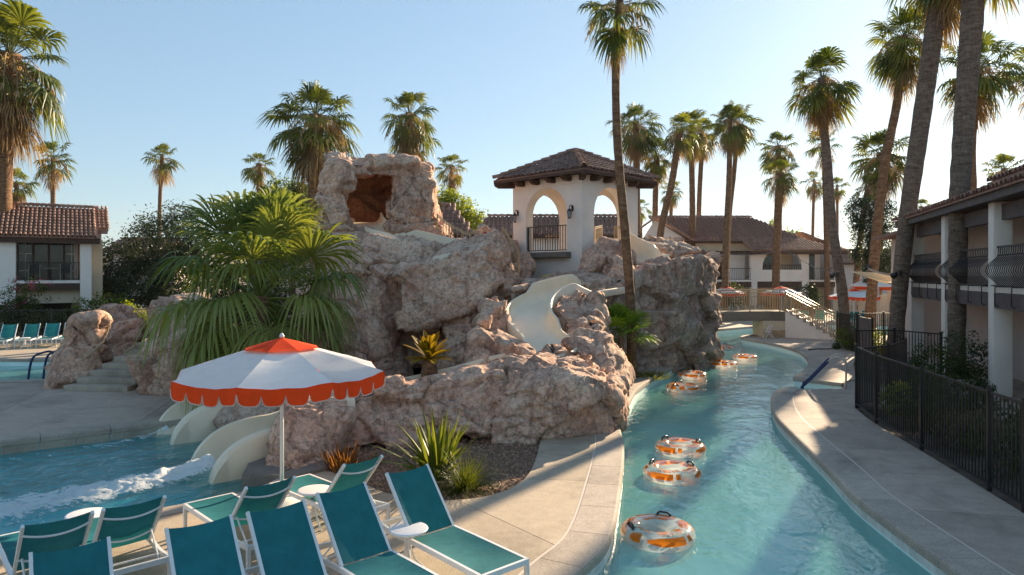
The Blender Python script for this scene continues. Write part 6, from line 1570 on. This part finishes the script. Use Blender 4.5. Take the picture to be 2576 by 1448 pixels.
# ------------------------------------------------------------------ loungers
def make_lounger():
    t = thing('sun_lounger', 'x', 'sun lounger'); W = .30; A = R(48); BL = .80
    m = MB()
    for s in (-1, 1):
        pts = [V(s * W, 1.25, .36), V(s * W, .35, .36), V(s * W, .0, .355), V(s * W, -.32, .335), V(s * W, -.62, .36)]
        for a, b in zip(pts, pts[1:]): m.bar(a, b + (b - a).normalized() * .012, .032, .055)
    o = m.build('side_rail', M['alu'], t)
    m = MB(); m.box((0, 1.255, .36), (2 * W + .03, .034, .055)); m.build('foot_rail', M['alu'], t)
    m = MB(); m.box((0, -.635, .36), (2 * W + .03, .034, .055)); m.build('head_rail', M['alu'], t)
    q = MB(); q.box((0, 0, .167), (.036, .046, .333)); lm = q.mesh('leg', M['alu'])
    for s in (-1, 1):
        for y in (1.25, -.63): link('leg', lm, t, Matrix.Translation(V(s * W, y, 0)))
    m = MB(); rows = []
    for i in range(15):
        y = .02 + 1.22 * i / 14
        rows.append([V(x * (W - .02), y, .385 - .030 * (1 - x * x) * math.sin(math.pi * min(1, max(0, (y - .0) / 1.22))) ** .6) for x in [k / 5 - 1 for k in range(11)]])
    m.grid(rows); o = m.build('seat_sling', M['teal'], t, smooth=True)
    d = V(0, -math.cos(A), math.sin(A)); n = V(0, math.sin(A), math.cos(A)); h0 = V(0, .0, .385)
    m = MB()
    for s in (-1, 1): m.bar(h0 + V(s * (W - .02), 0, 0) - d * .02, h0 + V(s * (W - .02), 0, 0) + d * BL, .028, .036, n)
    m.build('back_frame', M['alu'], t)
    m = MB(); rows = []
    for i in range(15):
        s_ = (BL - .01) * i / 14
        rows.append([h0 + d * (s_ + (.0 if i < 14 else .0) - .018 * (1 - x * x) * (i / 14) ** 6) + V(x * (W - .035), 0, 0) + n * (.016 - .040 * (1 - x * x) * (.45 + .55 * math.sin(math.pi * i / 14))) for x in [k / 5 - 1 for k in range(11)]])
    m.grid(rows); m.build('back_sling', M['teal'], t, smooth=True)
    for s_ in (.66, .24):
        m = MB(); m.tube([h0 + d * s_ + V(x * (W - .02), 0, 0) - n * (.012 + .065 * (1 - x * x)) for x in [k / 5 - 1 for k in range(11)]], .011, 6); m.build('back_bar', M['alu'], t)
    m = MB(); a = h0 + d * .26 - n * .02
    b = V(0, -.46, .30)
    m.tube([a + V(-.24, 0, 0), b + V(-.24, 0, .03), b + V(-.21, 0, 0), b + V(.21, 0, 0), b + V(.24, 0, .03), a + V(.24, 0, 0)], .010, 6)
    m.tube([V(-W, -.36, .335), V(W, -.36, .335)], .011, 6); m.build('prop_stand', M['alu'], t)
    return t
lg = make_lounger(); NL = [0]
LOUNGE = 'teal sling sun loungers'
def lounger(hinge, dirv, label, group=LOUNGE, z=0.0):
    """hinge: ground point under the fold; dirv: towards the foot end"""
    rz = math.atan2(dirv[1], dirv[0]) - math.pi / 2
    o = place(lg, NL[0] == 0, V(hinge[0], hinge[1], z), rz, label, group); NL[0] += 1; return o
D1 = (.68, -.73); D2 = (-.68, .73)
lounger((-.90, 7.74), (.66, -.75), 'teal lounger farthest right by the river walk, foot end pointing at the river')
lounger((-1.50, 7.02), (.67, -.74), 'teal lounger second from the river, behind the small white table')
lounger((-2.02, 6.42), (.64, -.77), 'teal lounger with a hard shadow across its upright back, third from the river')
lounger((-2.60, 5.98), (.62, -.78), 'teal lounger in the middle of the front row, back facing the camera\'s left')
lounger((-3.46, 5.42), (.60, -.80), 'teal lounger at the bottom left corner, sunlit strip on its back')
lounger((-4.66, 6.86), D2, 'teal lounger at far left of the near row, seen from behind')
lounger((-4.19, 7.32), D2, 'teal lounger seen from behind right of the white table by the splash pool')
lounger((-3.06, 7.99), (-.70, .71), 'teal lounger seen from behind in front of the umbrella foot')
lounger((-2.24, 8.88), (-.73, .68), 'teal lounger seen from behind next to the bark bed, foot under the umbrella')
# row beyond the plunge pool on the left
for i, (px, lab) in enumerate(((18, 'far-left teal lounger cut by the left edge'), (76, 'far teal lounger right of the small white side table'), (128, 'far teal lounger beside the fence, third from the left'), (176, 'far teal lounger half hidden by the weathered rock'))):
    p = G(px, 872 - i * 2); lounger((p.x, p.y), (.38, -.92), lab, 'teal loungers beyond the plunge pool')
for i in range(6):
    p = G(1806 + i * 22, 806 - i * .8)
    lounger((p.x, p.y), (.05, -1), ('low white-legged lounger under the bridge, nearest the cliff', 'second white-legged lounger under the bridge', 'third white-legged lounger under the bridge', 'fourth white-legged lounger under the bridge', 'fifth white-legged lounger under the bridge', 'white-legged lounger under the bridge, nearest the pier')[i], 'loungers under the bridge')
for i, (px, Y, lab) in enumerate(((2020, 44, 'teal lounger behind the bridge stair rails'), (2060, 44, 'teal lounger behind the lower stair rail'), (2112, 43, 'teal lounger left of the curved trunk by the gate'), (2146, 43, 'teal lounger right of the curved trunk by the gate'), (2176, 44, 'teal lounger by the foot of the far umbrella'), (2262, 46, 'teal lounger next to the pale cabana drape'))):
    p = P(px, 690, Y); lounger((p.x, Y), (.3, .95), lab, 'teal loungers beyond the gate')

# ------------------------------------------------------------------ side tables
def make_table():
    t = thing('side_table', 'x', 'side table')
    m = MB(); m.lathe([(.0, .462), (.20, .462), (.216, .468), (.222, .478), (.216, .488), (.20, .491), (0, .491)], 32); m.build('table_top', M['plastic'], t, smooth=True)
    q = MB(); q.tube([V(.02, 0, .46), V(.025, 0, .27), V(.07, 0, .14), V(.20, 0, .0)], [.012, .013, .013, .012], 6); me = q.mesh('leg', M['plastic'])
    for k in range(4): link('leg', me, t, Matrix.Rotation(math.pi / 2 * k + .4, 4, 'Z'))
    m = MB(); m.box((0, 0, .30), (.07, .02, .30)); m.build('stem', M['plastic'], t); return t
tb = make_table()
for i, (p, lab) in enumerate(((V(-1.15, 7.56, 0), 'small round white table between the two loungers nearest the river'), (V(-2.58, 8.92, 0), 'small round white table under the umbrella\'s edge'), (V(-5.0, 8.02, 0), 'small round white table at the edge of the splash pool'), (V(*G(62, 878)), 'small round white table between the far-left loungers'))):
    place(tb, i == 0, p, .3 * i, lab, 'small round white side tables')

# ------------------------------------------------------------------ umbrellas
def make_umbrella():
    t = thing('pool_umbrella', 'x', 'umbrella'); RR, za, zr = 1.44, 2.38, 1.95; N = 8
    m = MB(); m.lathe([(.0, .0), (.30, .0), (.305, .04), (.28, .10), (.16, .15), (.05, .17), (.045, .34), (.0, .34)], 28); m.build('base', M['plastic'], t, smooth=False); autosmooth(list(t.children)[-1], 35)
    m = MB(); m.tube([V(0, 0, .1), V(0, 0, 2.36)], .026, 12); m.build('pole', M['alu'], t, smooth=True)
    m = MB(); m.lathe([(0, 2.41), (.03, 2.41), (.035, 2.44), (.02, 2.46), (.015, 2.475), (0, 2.48)], 10); m.build('finial', M['plastic'], t, smooth=True)
    def rim(k): a = 2 * math.pi * k / N; return V(math.cos(a), math.sin(a), 0)
    def surf(k, u, s):
        """panel k, across u 0..1, from apex s=0 to rim s=1; cloth sags between its two ribs"""
        d = rim(k).lerp(rim(k + 1), u) * RR * s
        z = za - (za - zr) * (s ** 1.08) - .050 * math.sin(math.pi * u) * s * s + .012 * noise.noise(V(k * 3 + u * 5, s * 6, 1)) * s
        return V(d.x, d.y, z)
    for k in range(N):
        m = MB(); rows = [[surf(k, u / 8, .05 + .95 * i / 10) for u in range(9)] for i in range(11)]
        m.grid(rows); m.build('canopy_panel', M['canvas'], t, smooth=True)
    for k in range(N):
        m = MB(); rows = []
        for i in range(7):
            s = .0 + .36 * i / 6
            rows.append([surf(k, u / 6, s) + V(0, 0, .030 + .012 * (i == 6) * math.sin(math.pi * u / 6)) - V(0, 0, .06 * (1 - i / 6) * 0) for u in range(7)])
        m.grid(rows); m.build('cap_panel', M['orange'], t, smooth=True)
    for k in range(N):
        m = MB(); top, bot = [], []; n = 64; a, b = rim(k) * RR, rim(k + 1) * RR
        for i in range(n + 1):
            u = i / n; f = (u * 4) % 1.0; f = f if i < n else 1.0
            h = .085 + .125 * (max(0, 1 - abs(f * 2 - 1) ** 4.5)) ** .5
            p = surf(k, u, 1.0); o = p.xy.to_3d().normalized() * (.015 + .02 * math.sin(math.pi * 2 * u * 2) + .03 * (noise.noise(V(k, u * 4, 2))))
            top.append(p + V(0, 0, .004)); bot.append(p + o - V(0, 0, h))
        m.grid([top, [x.lerp(y, .5) for x, y in zip(top, bot)], bot]); v = m.build('valance', M['orange'], t, smooth=True)
        m = MB(); m.tube(bot, .0075, 4); m.build('piping', M['piping'], v)
    for k in range(N):
        m = MB(); m.tube([surf(k, 0, .06) - V(0, 0, .02), surf(k, 0, .99) - V(0, 0, .02)], .009, 5); m.build('rib', M['alu'], t)
        m = MB(); m.tube([surf(k, 0, .55) - V(0, 0, .03), V(0, 0, 1.98)], .007, 5); m.build('strut', M['alu'], t)
    return t
ub = make_umbrella()
UM = 'white umbrellas with orange scalloped edges'
for i, (x, y, rz, s, lab) in enumerate(((-3.22, 9.55, R(37 + 6), 1, 'white umbrella with orange scalloped edge beside the slide mouths'),
        (P(1828, 700, 50).x, 50, .3, 1, 'far umbrella behind the bridge rail next to the cliff'), (P(1965, 700, 50).x, 50, .5, 1, 'far umbrella behind the right end of the bridge rail'), (P(2148, 700, 42).x, 42, .2, 1, 'umbrella between the curved trunk and the slanting trunks'))):
    place(ub, i == 0, V(x, y, 0), rz, lab, UM)

# ------------------------------------------------------------------ tubes on the river
def torus_pt(u, v, RM=.345, rm=.155, squash=.84):
    return V((RM + rm * math.cos(v)) * math.cos(u), (RM + rm * math.cos(v)) * math.sin(u), rm * squash * math.sin(v))
def make_float(text_me):
    t = thing('swim_ring', 'x', 'swim ring'); m = MB(); n1, n2 = 56, 20
    rows = [[torus_pt(2 * math.pi * i / n1, 2 * math.pi * j / n2 + .0) + V(0, 0, .004 * math.sin(i * 2.1) * math.sin(j)) for j in range(n2)] for i in range(n1)]
    b = len(m.v)
    for r in rows: m.v += r
    for i in range(n1):
        for j in range(n2): m.f.append((b + i * n2 + j, b + ((i + 1) % n1) * n2 + j, b + ((i + 1) % n1) * n2 + (j + 1) % n2, b + i * n2 + (j + 1) % n2))
    m.build('tube', M['pvc'], t, smooth=True)
    rn = random.Random(2)
    pan = [(-2.10, -1.0, 4, 50, 1), (-.90, -.74, 12, 52, 0), (-.55, .30, 55, 118, 1), (-.15, .62, 2, 44, 1), (.55, 1.30, 60, 128, 1), (.85, 1.75, 6, 50, 1), (1.48, 2.20, 62, 130, 1), (1.95, 2.85, 4, 46, 1), (2.42, 3.05, 66, 132, 0),
           (3.0, 3.42, 8, 92, 0), (3.30, 4.05, 100, 150, 1), (3.62, 3.98, 8, 62, 1), (4.4, 5.1, 112, 156, 1), (5.25, 5.6, 80, 140, 0)]
    for (u0, u1, v0, v1, taper) in pan:
        m = MB(); rows = []; n = max(4, int((u1 - u0) * 14))
        for i in range(n + 1):
            s = i / n; u = u0 + (u1 - u0) * s; k = (.35 + .65 * min(1, s * 3.0)) if taper else 1.0; vm = (v0 + v1) / 2; hv = (v1 - v0) / 2 * k
            rows.append([torus_pt(u, R(vm + hv * (j / 4 - 1)) , .345, .1575) for j in range(9)])
        m.grid(rows); m.build('orange_panel', M['pvc_o'], t, smooth=True)
    for a in (R(62), R(62 + 125)):
        c = torus_pt(a, R(78), .345, .155) - V(0, 0, .012); o = V(math.cos(a), math.sin(a), 0); s_ = V(-math.sin(a), math.cos(a), 0); hnd = MB()
        hnd.tube([c - s_ * .095 - V(0, 0, .02), c - s_ * .085 + V(0, 0, .03), c - s_ * .055 + V(0, 0, .052), c + s_ * .055 + V(0, 0, .052), c + s_ * .085 + V(0, 0, .03), c + s_ * .095 - V(0, 0, .02)], [.022, .016, .014, .014, .016, .022], 7)
        h = hnd.build('handle', M['black'], t, smooth=True)
        q = MB(); rows = [[torus_pt(a + x * .30, R(78 + y * 13), .345, .1585) for x in (-1, -.5, 0, .5, 1)] for y in (-1, 0, 1)]; q.grid(rows); q.build('handle_pad', M['black'], h, smooth=True)
    if text_me is not None: link('lettering', text_me, t)
    return t
# lettering bent over the tube's upper side
cu = bpy.data.curves.new('lettering', 'FONT'); cu.body = 'SPLASHTOPIA'; cu.size = .105; cu.align_x = 'CENTER'; cu.space_character = 1.0
to = bpy.data.objects.new('lettering_source', cu); COL.objects.link(to)
dg = bpy.context.evaluated_depsgraph_get(); dg.update()
tme = bpy.data.meshes.new_from_object(to.evaluated_get(dg)); bpy.data.objects.remove(to); bpy.data.curves.remove(cu)
bmt = bmesh.new(); bmt.from_mesh(tme); bmesh.ops.triangulate(bmt, faces=bmt.faces[:]); bmesh.ops.subdivide_edges(bmt, edges=[e for e in bmt.edges if e.calc_length() > .03], cuts=1); bmt.to_mesh(tme); bmt.free()
for v in tme.vertices:
    x, y = v.co.x * .50, v.co.y * 1.15
    v.co = torus_pt(-math.pi / 2 + x / .40 + .30, R(60) + y / .155, .345, .1610)
tme.materials.clear(); tme.materials.append(M['ink']); tme.name = 'lettering'
fl = make_float(tme); FG = 'clear and orange swim rings drifting on the river'
for i, (px, py, rz, lab) in enumerate(((1654, 1345, 0.05, 'swim ring nearest the camera with readable orange lettering'), (1690, 1193, -.75, 'second swim ring, overlapping the one behind it'), (1711, 1130, -1.0, 'third swim ring, just beyond the shadow on the water'), (1718, 978, .6, 'swim ring below the cliff corner, bright orange top'), (1741, 946, 2.0, 'swim ring half hidden by the coping under the cliff'), (1822, 918, 1.2, 'swim ring next to the cliff, third from the bridge'), (1874, 901, 2.9, 'swim ring out in mid-river, nearest the walk'), (1818, 876, 4.0, 'swim ring tucked under the cliff, nearest the bridge'))):
    p = G(px, py, WZ + .06); place(fl, i == 0, V(p.x, p.y, WZ + .075), rz, lab, FG)

# ------------------------------------------------------------------ fences and gates
def fence(name, label, pts, h=1.5, mat='iron', spacing=.105, post_every=2.4, group=None, cat='fence'):
    return railing(name, label, pts, h, M[mat], spacing, .018, post_every, cat, (.07, .97), group, 'picket', .06, .036)
fence('iron_fence', 'long black picket fence along the river walk', [V(7.05, 4.2, 0), V(7.1, 9.45, 0), V(7.27, 10.4, 0), V(7.68, 12.8, 0), V(8.06, 15.1, 0), V(8.5, 16.85, 0)], 1.55)
fence('iron_fence', 'short black fence turning away at the walk\'s corner', [V(8.56, 16.9, 0), V(9.7, 17.6, 0), V(10.9, 18.9, 0)], 1.5)
fence('iron_fence', 'black fence behind the solid gate, short run to the right', [V(11.3, 22.4, 0), V(12.6, 22.5, 0), V(13.2, 21.0, 0)], 1.5)
fence('iron_fence', 'barred black panel left of the solid dark gate', [V(14.72, 30.9, 0), V(14.45, 28.6, 0)], 1.62)
fence('iron_fence', 'black fence running right beyond the gate', [V(14.85, 30.95, 0), V(19.2, 31.6, 0), V(24, 32, 0)], 1.55)
gt = thing('solid_gate', 'solid dark grey gate leaf beside the barred panel', 'gate', V(14.15, 27.9, 0), math.atan2(-1.7, -.35))
m = MB(); m.box((.95, 0, .86), (1.55, .04, 1.45)); m.build('gate_leaf', M['fascia'], gt)
m = MB(); m.box((.1, 0, .82), (.07, .07, 1.68)); m.box((1.8, 0, .82), (.07, .07, 1.68)); m.build('gate_post', M['iron'], gt)
fence('iron_fence', 'dark fence behind the loungers on the far left', [V(-30.5, 34.4, 0), V(-26.2, 34.8, 0), V(-23.6, 35.0, 0), V(-20.4, 35.4, 0), V(-15, 36, 0)], 1.5, spacing=.14, post_every=2.8)
fence('iron_fence', 'dark fence in front of the arched building', [V(19, 56, 0), V(36, 56, 0)], 1.5, spacing=.17, post_every=3)

# ------------------------------------------------------------------ stone steps between the left rocks
ss = thing('stone_steps', 'pale stone steps climbing between two rocks on the left', 'steps', G(248, 985))
o0 = Vector(ss.location); NS2 = 7
for k in range(NS2):
    t0 = k * .40; z1 = .155 * (k + 1)
    dvec = V(.07, .997, 0); sv = V(.997, -.07, 0)
    wl, wr = -1.05 + .10 * k, .85 - .02 * k
    m = MB(); m.prism([(wl, t0), (wr, t0), (wr, t0 + .44), (wl, t0 + .44)], V(.0, 0, z1 - .155 - .05), sv, dvec, (0, 0, .2))
    o = m.build('step', M['step'], ss); bevel(o, .018, 2)
m = MB(); m.prism([(-.7, NS2 * .40), (1.0, NS2 * .40), (1.1, 5.6), (-.8, 5.6)], V(0, 0, .9), V(.997, -.07, 0), V(.07, .997, 0), (0, 0, .18)); m.build('landing', M['walk'], ss)
hr_ = thing('hand_rail', 'tan rail sloping over the weathered rock beside the stone steps', 'handrail', P(206, 908, 19.5), group='handrails of the stone steps')
o0 = Vector(hr_.location); m = MB(); m.tube([P(205, 908, 19.3) - o0, P(240, 880, 20.0) - o0, P(262, 858, 20.6) - o0, P(270, 838, 21.0) - o0, P(272, 826, 21.1) - o0, P(262, 824, 21.1) - o0], .028, 8); m.build('rail', M['rail'], hr_, smooth=True)
hr_ = thing('hand_rail', 'short tan rail at the top right of the stone steps', 'handrail', P(312, 893, 20.6), group='handrails of the stone steps')
o0 = Vector(hr_.location); m = MB(); m.tube([P(340, 893, 20.4) - o0, P(314, 893, 20.6) - o0, P(314, 888, 20.6) - o0, P(338, 870, 21.6) - o0], .028, 8); m.build('rail', M['rail'], hr_, smooth=True)

# ------------------------------------------------------------------ pool hand rails
def pool_rail(label, pts, foam_to, off, mat2='steel'):
    r = thing('pool_rail', label, 'handrail', pts[0], group='pool handrails with dark blue sleeves'); o0 = Vector(pts[0])
    for dv in (V(0, 0, 0), off):
        c = catmull([p + dv - o0 for p in pts], .08); k = int(len(c) * foam_to)
        m = MB(); m.tube(c, .024, 8); b = m.build('rail', M[mat2], r, smooth=True)
        m = MB(); m.tube(c[max(0, k[0]) if isinstance(k, tuple) else 2:k], .034, 8); m.build('sleeve', M['blue'], b, smooth=True)
    return r
pool_rail('pair of rails with blue sleeves at the river steps', [V(8.58, 20.25, -.7), V(8.58, 20.25, -.1), V(8.72, 20.15, .10), V(9.32, 19.9, .84), V(9.5, 19.8, .87), V(9.62, 19.7, .72), V(9.63, 19.69, 0)], .60, V(.36, .72, 0))
pool_rail('pair of navy blue grab rails at the plunge pool on the left', [V(*G(71, 955).xy, -.4), G(71, 955), G(73, 955) + V(0, .15, .62), G(79, 952) + V(0, .45, .74), G(86, 948) + V(0, .9, .66), G(87, 948) + V(0, 1.0, 0)], .99, V(.10, .55, 0))

# ------------------------------------------------------------------ shade sail, cabana, lights, wires, bits
def sail(label, a, b, c):
    r = thing('shade_sail', label, 'shade sail', a); o0 = Vector(a); a, b, c = (Vector(x) - o0 for x in (a, b, c)); m = MB(); n = 12; idx = {}
    for i in range(n + 1):
        for j in range(n + 1 - i):
            u, v = i / n, j / n; w_ = 1 - u - v; cen = (a + b + c) / 3
            p = a * w_ + b * u + c * v; e = min(w_, u, v); p = p.lerp(cen, .10 * (1 - 3 * e)); p.z -= .25 * (27 * u * v * w_)
            idx[i, j] = len(m.v); m.v.append(p)
    for i in range(n):
        for j in range(n - i):
            m.f.append((idx[i, j], idx[i + 1, j], idx[i, j + 1]))
            if j < n - i - 1: m.f.append((idx[i + 1, j], idx[i + 1, j + 1], idx[i, j + 1]))
    m.build('sail_cloth', M['sail'], r, smooth=True); return r
sail('cream triangular shade sail strung between the palms on the right', P(2120, 681, 34), P(2300, 690, 33), P(2292, 728, 29))
cb = thing('cabana', 'white-roofed cabana with tied pale drapes behind the shade sail', 'cabana', P(2222, 690.5, 46) - V(0, 0, 3.3))
m = MB(); m.lathe([(2.1 * 1.0, 2.45), (2.1, 2.56), (.05, 3.45)], 4); o = m.build('cabana_roof', M['canvas'], cb); o.rotation_euler = (0, 0, R(45))
m = MB(); m.lathe([(2.12, 2.26), (2.12, 2.46)], 4); o = m.build('valance', M['orange'], cb); o.rotation_euler = (0, 0, R(45))
for sx in (-1, 1):
    for sy in (-1, 1):
        m = MB(); m.box((sx * 1.4, sy * 1.4, 1.25), (.08, .08, 2.5)); m.build('post', M['alu'], cb)
        m = MB(); rows = []
        for i in range(12):
            z = 2.45 * (1 - i / 11); k = .26 if z > 1.3 else .26 - .12 * math.exp(-((z - 1.0) / .3) ** 2)
            rows.append([V(sx * 1.32 + k * (1 + .18 * math.sin(a * 7)) * math.cos(a), sy * 1.32 + k * (1 + .18 * math.sin(a * 7)) * math.sin(a), z) for a in [2 * math.pi * j / 28 for j in range(28)]])
        m.grid(rows, True); dp = m.build('drape', M['drape'], cb, smooth=True)
        m = MB(); m.lathe([(.16, .95), (.16, 1.05)], 12, (sx * 1.32, sy * 1.32, 0)); m.build('tie', M['fibre_o'], dp)
m = MB(); m.box((0, 1.9, .9), (5.5, .2, 1.8)); o = m.build('garden_wall', M['stucco_y'], None); o.location = cb.location + V(1.0, 1.5, 0); tag(o, 'cream garden wall behind the cabana', 'wall')
def floodlight(label, loc, d):
    r = thing('flood_light', label, 'floodlight', loc, group='floodlights strapped to palm trunks'); d = Vector(d).normalized()
    m = MB(); m.tube([V(0, 0, 0), d * .12], .02, 6); m.lathe([(.0, -.09), (.09, -.09), (.09, .09), (0, .09)], 10); m.build('mount', M['black'], r)
    m = MB(); x = d * .12; m.tube([x, x + V(d.x * .1, d.y * .1, -.03), x + V(d.x * .28, d.y * .28, -.10)], [.05, .085, .12], 10); m.build('lamp_head', M['black'], r, smooth=True)
    return r
floodlight('black floodlight on the massive leaning trunk', P(2262, 688, 26.1), (-1, -.6, 0))
floodlight('black floodlight on the curved palm trunk', P(2106, 690, 32.8), (-1, -.5, 0)); floodlight('black floodlight on the slanting sunlit trunk', P(2186, 672, 36.8), (-.6, -.6, .4))
def wire(label, a, b, sag):
    m = MB(); a, b = Vector(a), Vector(b); pts = [a.lerp(b, k / 24) - a - V(0, 0, sag * 4 * (k / 24) * (1 - k / 24)) for k in range(25)]
    r = thing('string_lights', label, 'string lights', a, group='string lights between the palms'); m.tube(pts, .010, 4); m.build('wire', M['wire'], r)
    q = MB(); q.lathe([(0, -.09), (.03, -.07), (.032, -.04), (.012, 0), (0, 0)], 7); me = q.mesh('bulb', M['lampglass'])
    for k in range(1, 24): link('bulb', me, r, Matrix.Translation(pts[k]))
wire('string lights from the collared palm to the bright green palm', P(1834, 640, 50), P(1953, 632, 52), .15)
wire('string lights from the bright green palm towards the curved trunk', P(1957, 610, 54), P(2110, 690, 33), .35)
wire('string lights crossing behind the slanting trunks', P(2180, 672, 37), P(2260, 690, 27), .1)
# lifeguard chair behind the pier
r = thing('step_stool', 'white folded chair leaning beside the bridge pier', 'chair', V(13.2, 35.0, 0)); r.scale = (.75, .75, .75)
m = MB()
for y in (-.22, .22): m.tube([V(-.35, y, 0), V(.1, y, .95)], .025, 6); m.tube([V(.25, y, 0), V(-.1, y, .5)], .025, 6)
m.build('frame', M['plastic'], r); m = MB(); m.box((-.12, 0, .48), (.4, .46, .03)); m.build('seat', M['plastic'], r)
# hose bib / dark pump at the gate foot
r = thing('drain_pump', 'small black pump lying at the foot of the gate post', 'pump', V(14.35, 30.2, 0))
m = MB(); m.lathe([(0, 0), (.16, .02), (.20, .12), (.15, .24), (0, .28)], 14); m.build('body', M['black'], r, smooth=True); m = MB(); m.tube([V(-.1, 0, .05), V(-.5, -.3, .03), V(-1.0, -.3, .03), V(-1.5, -.6, .03)], .025, 6); m.build('hose', M['black'], r)
# parked car glimpsed behind the far-left fence
c0 = P(542, 690.5, 52) - V(0, 0, 3.3)
r = thing('parked_car', 'dark car parked behind the fence, half hidden by the fan palm', 'car', c0)
m = MB(); m.prism([(-2.2, .35), (-2.2, .85), (-1.5, .95), (-.8, 1.45), (.9, 1.45), (1.6, .98), (2.2, .88), (2.25, .35)], V(0, -.85, 0), (1, 0, 0), (0, 0, 1), (0, 1.7, 0)); o = m.build('body', M['car'], r); bevel(o, .08, 2)
m = MB(); m.prism([(-1.35, .98), (-.75, 1.38), (.85, 1.38), (1.4, 1.0)], V(0, -.87, 0), (1, 0, 0), (0, 0, 1), (0, 1.74, 0)); m.build('side_window', M['lampglass'], r)
q = MB(); q.lathe([(0, -.11), (.33, -.11), (.34, 0), (.33, .11), (0, .11)], 16); wm = q.mesh('wheel', M['black'])
for x in (-1.35, 1.4):
    for y in (-.8, .8): link('wheel', wm, r, Matrix.Translation(V(x, y, .34)) @ Matrix.Rotation(R(90), 4, 'X'))
# pale planter corner at the bottom-left edge
m = MB(); m.lathe([(.0, 0), (.26, 0), (.30, .1), (.28, .42), (.22, .44), (0, .44)], 20); o = m.build('umbrella_base', M['stucco_y'], None, smooth=True); o.location = V(-4.95, 5.75, 0); tag(o, 'pale rounded umbrella base at the bottom left edge', 'umbrella base')
print('rock faces', TOTAL_ROCK[0], 'objects', len(bpy.data.objects))
# ------------------------------------------------------------------ haze
hm, ht, ho = nmat('haze_air'); hv_ = ht.nodes.new('ShaderNodeVolumePrincipled'); hv_.inputs['Color'].default_value = (0.93, 0.95, 1.0, 1); hv_.inputs['Density'].default_value = 0.00012; hv_.inputs['Anisotropy'].default_value = 0.35
ht.links.new(hv_.outputs[0], ho.inputs['Volume'])
m = MB(); m.box((0, 690, 49.4), (2800, 1580, 103.2)); o = m.build('haze', hm); tag(o, None, None, None, 'stuff')
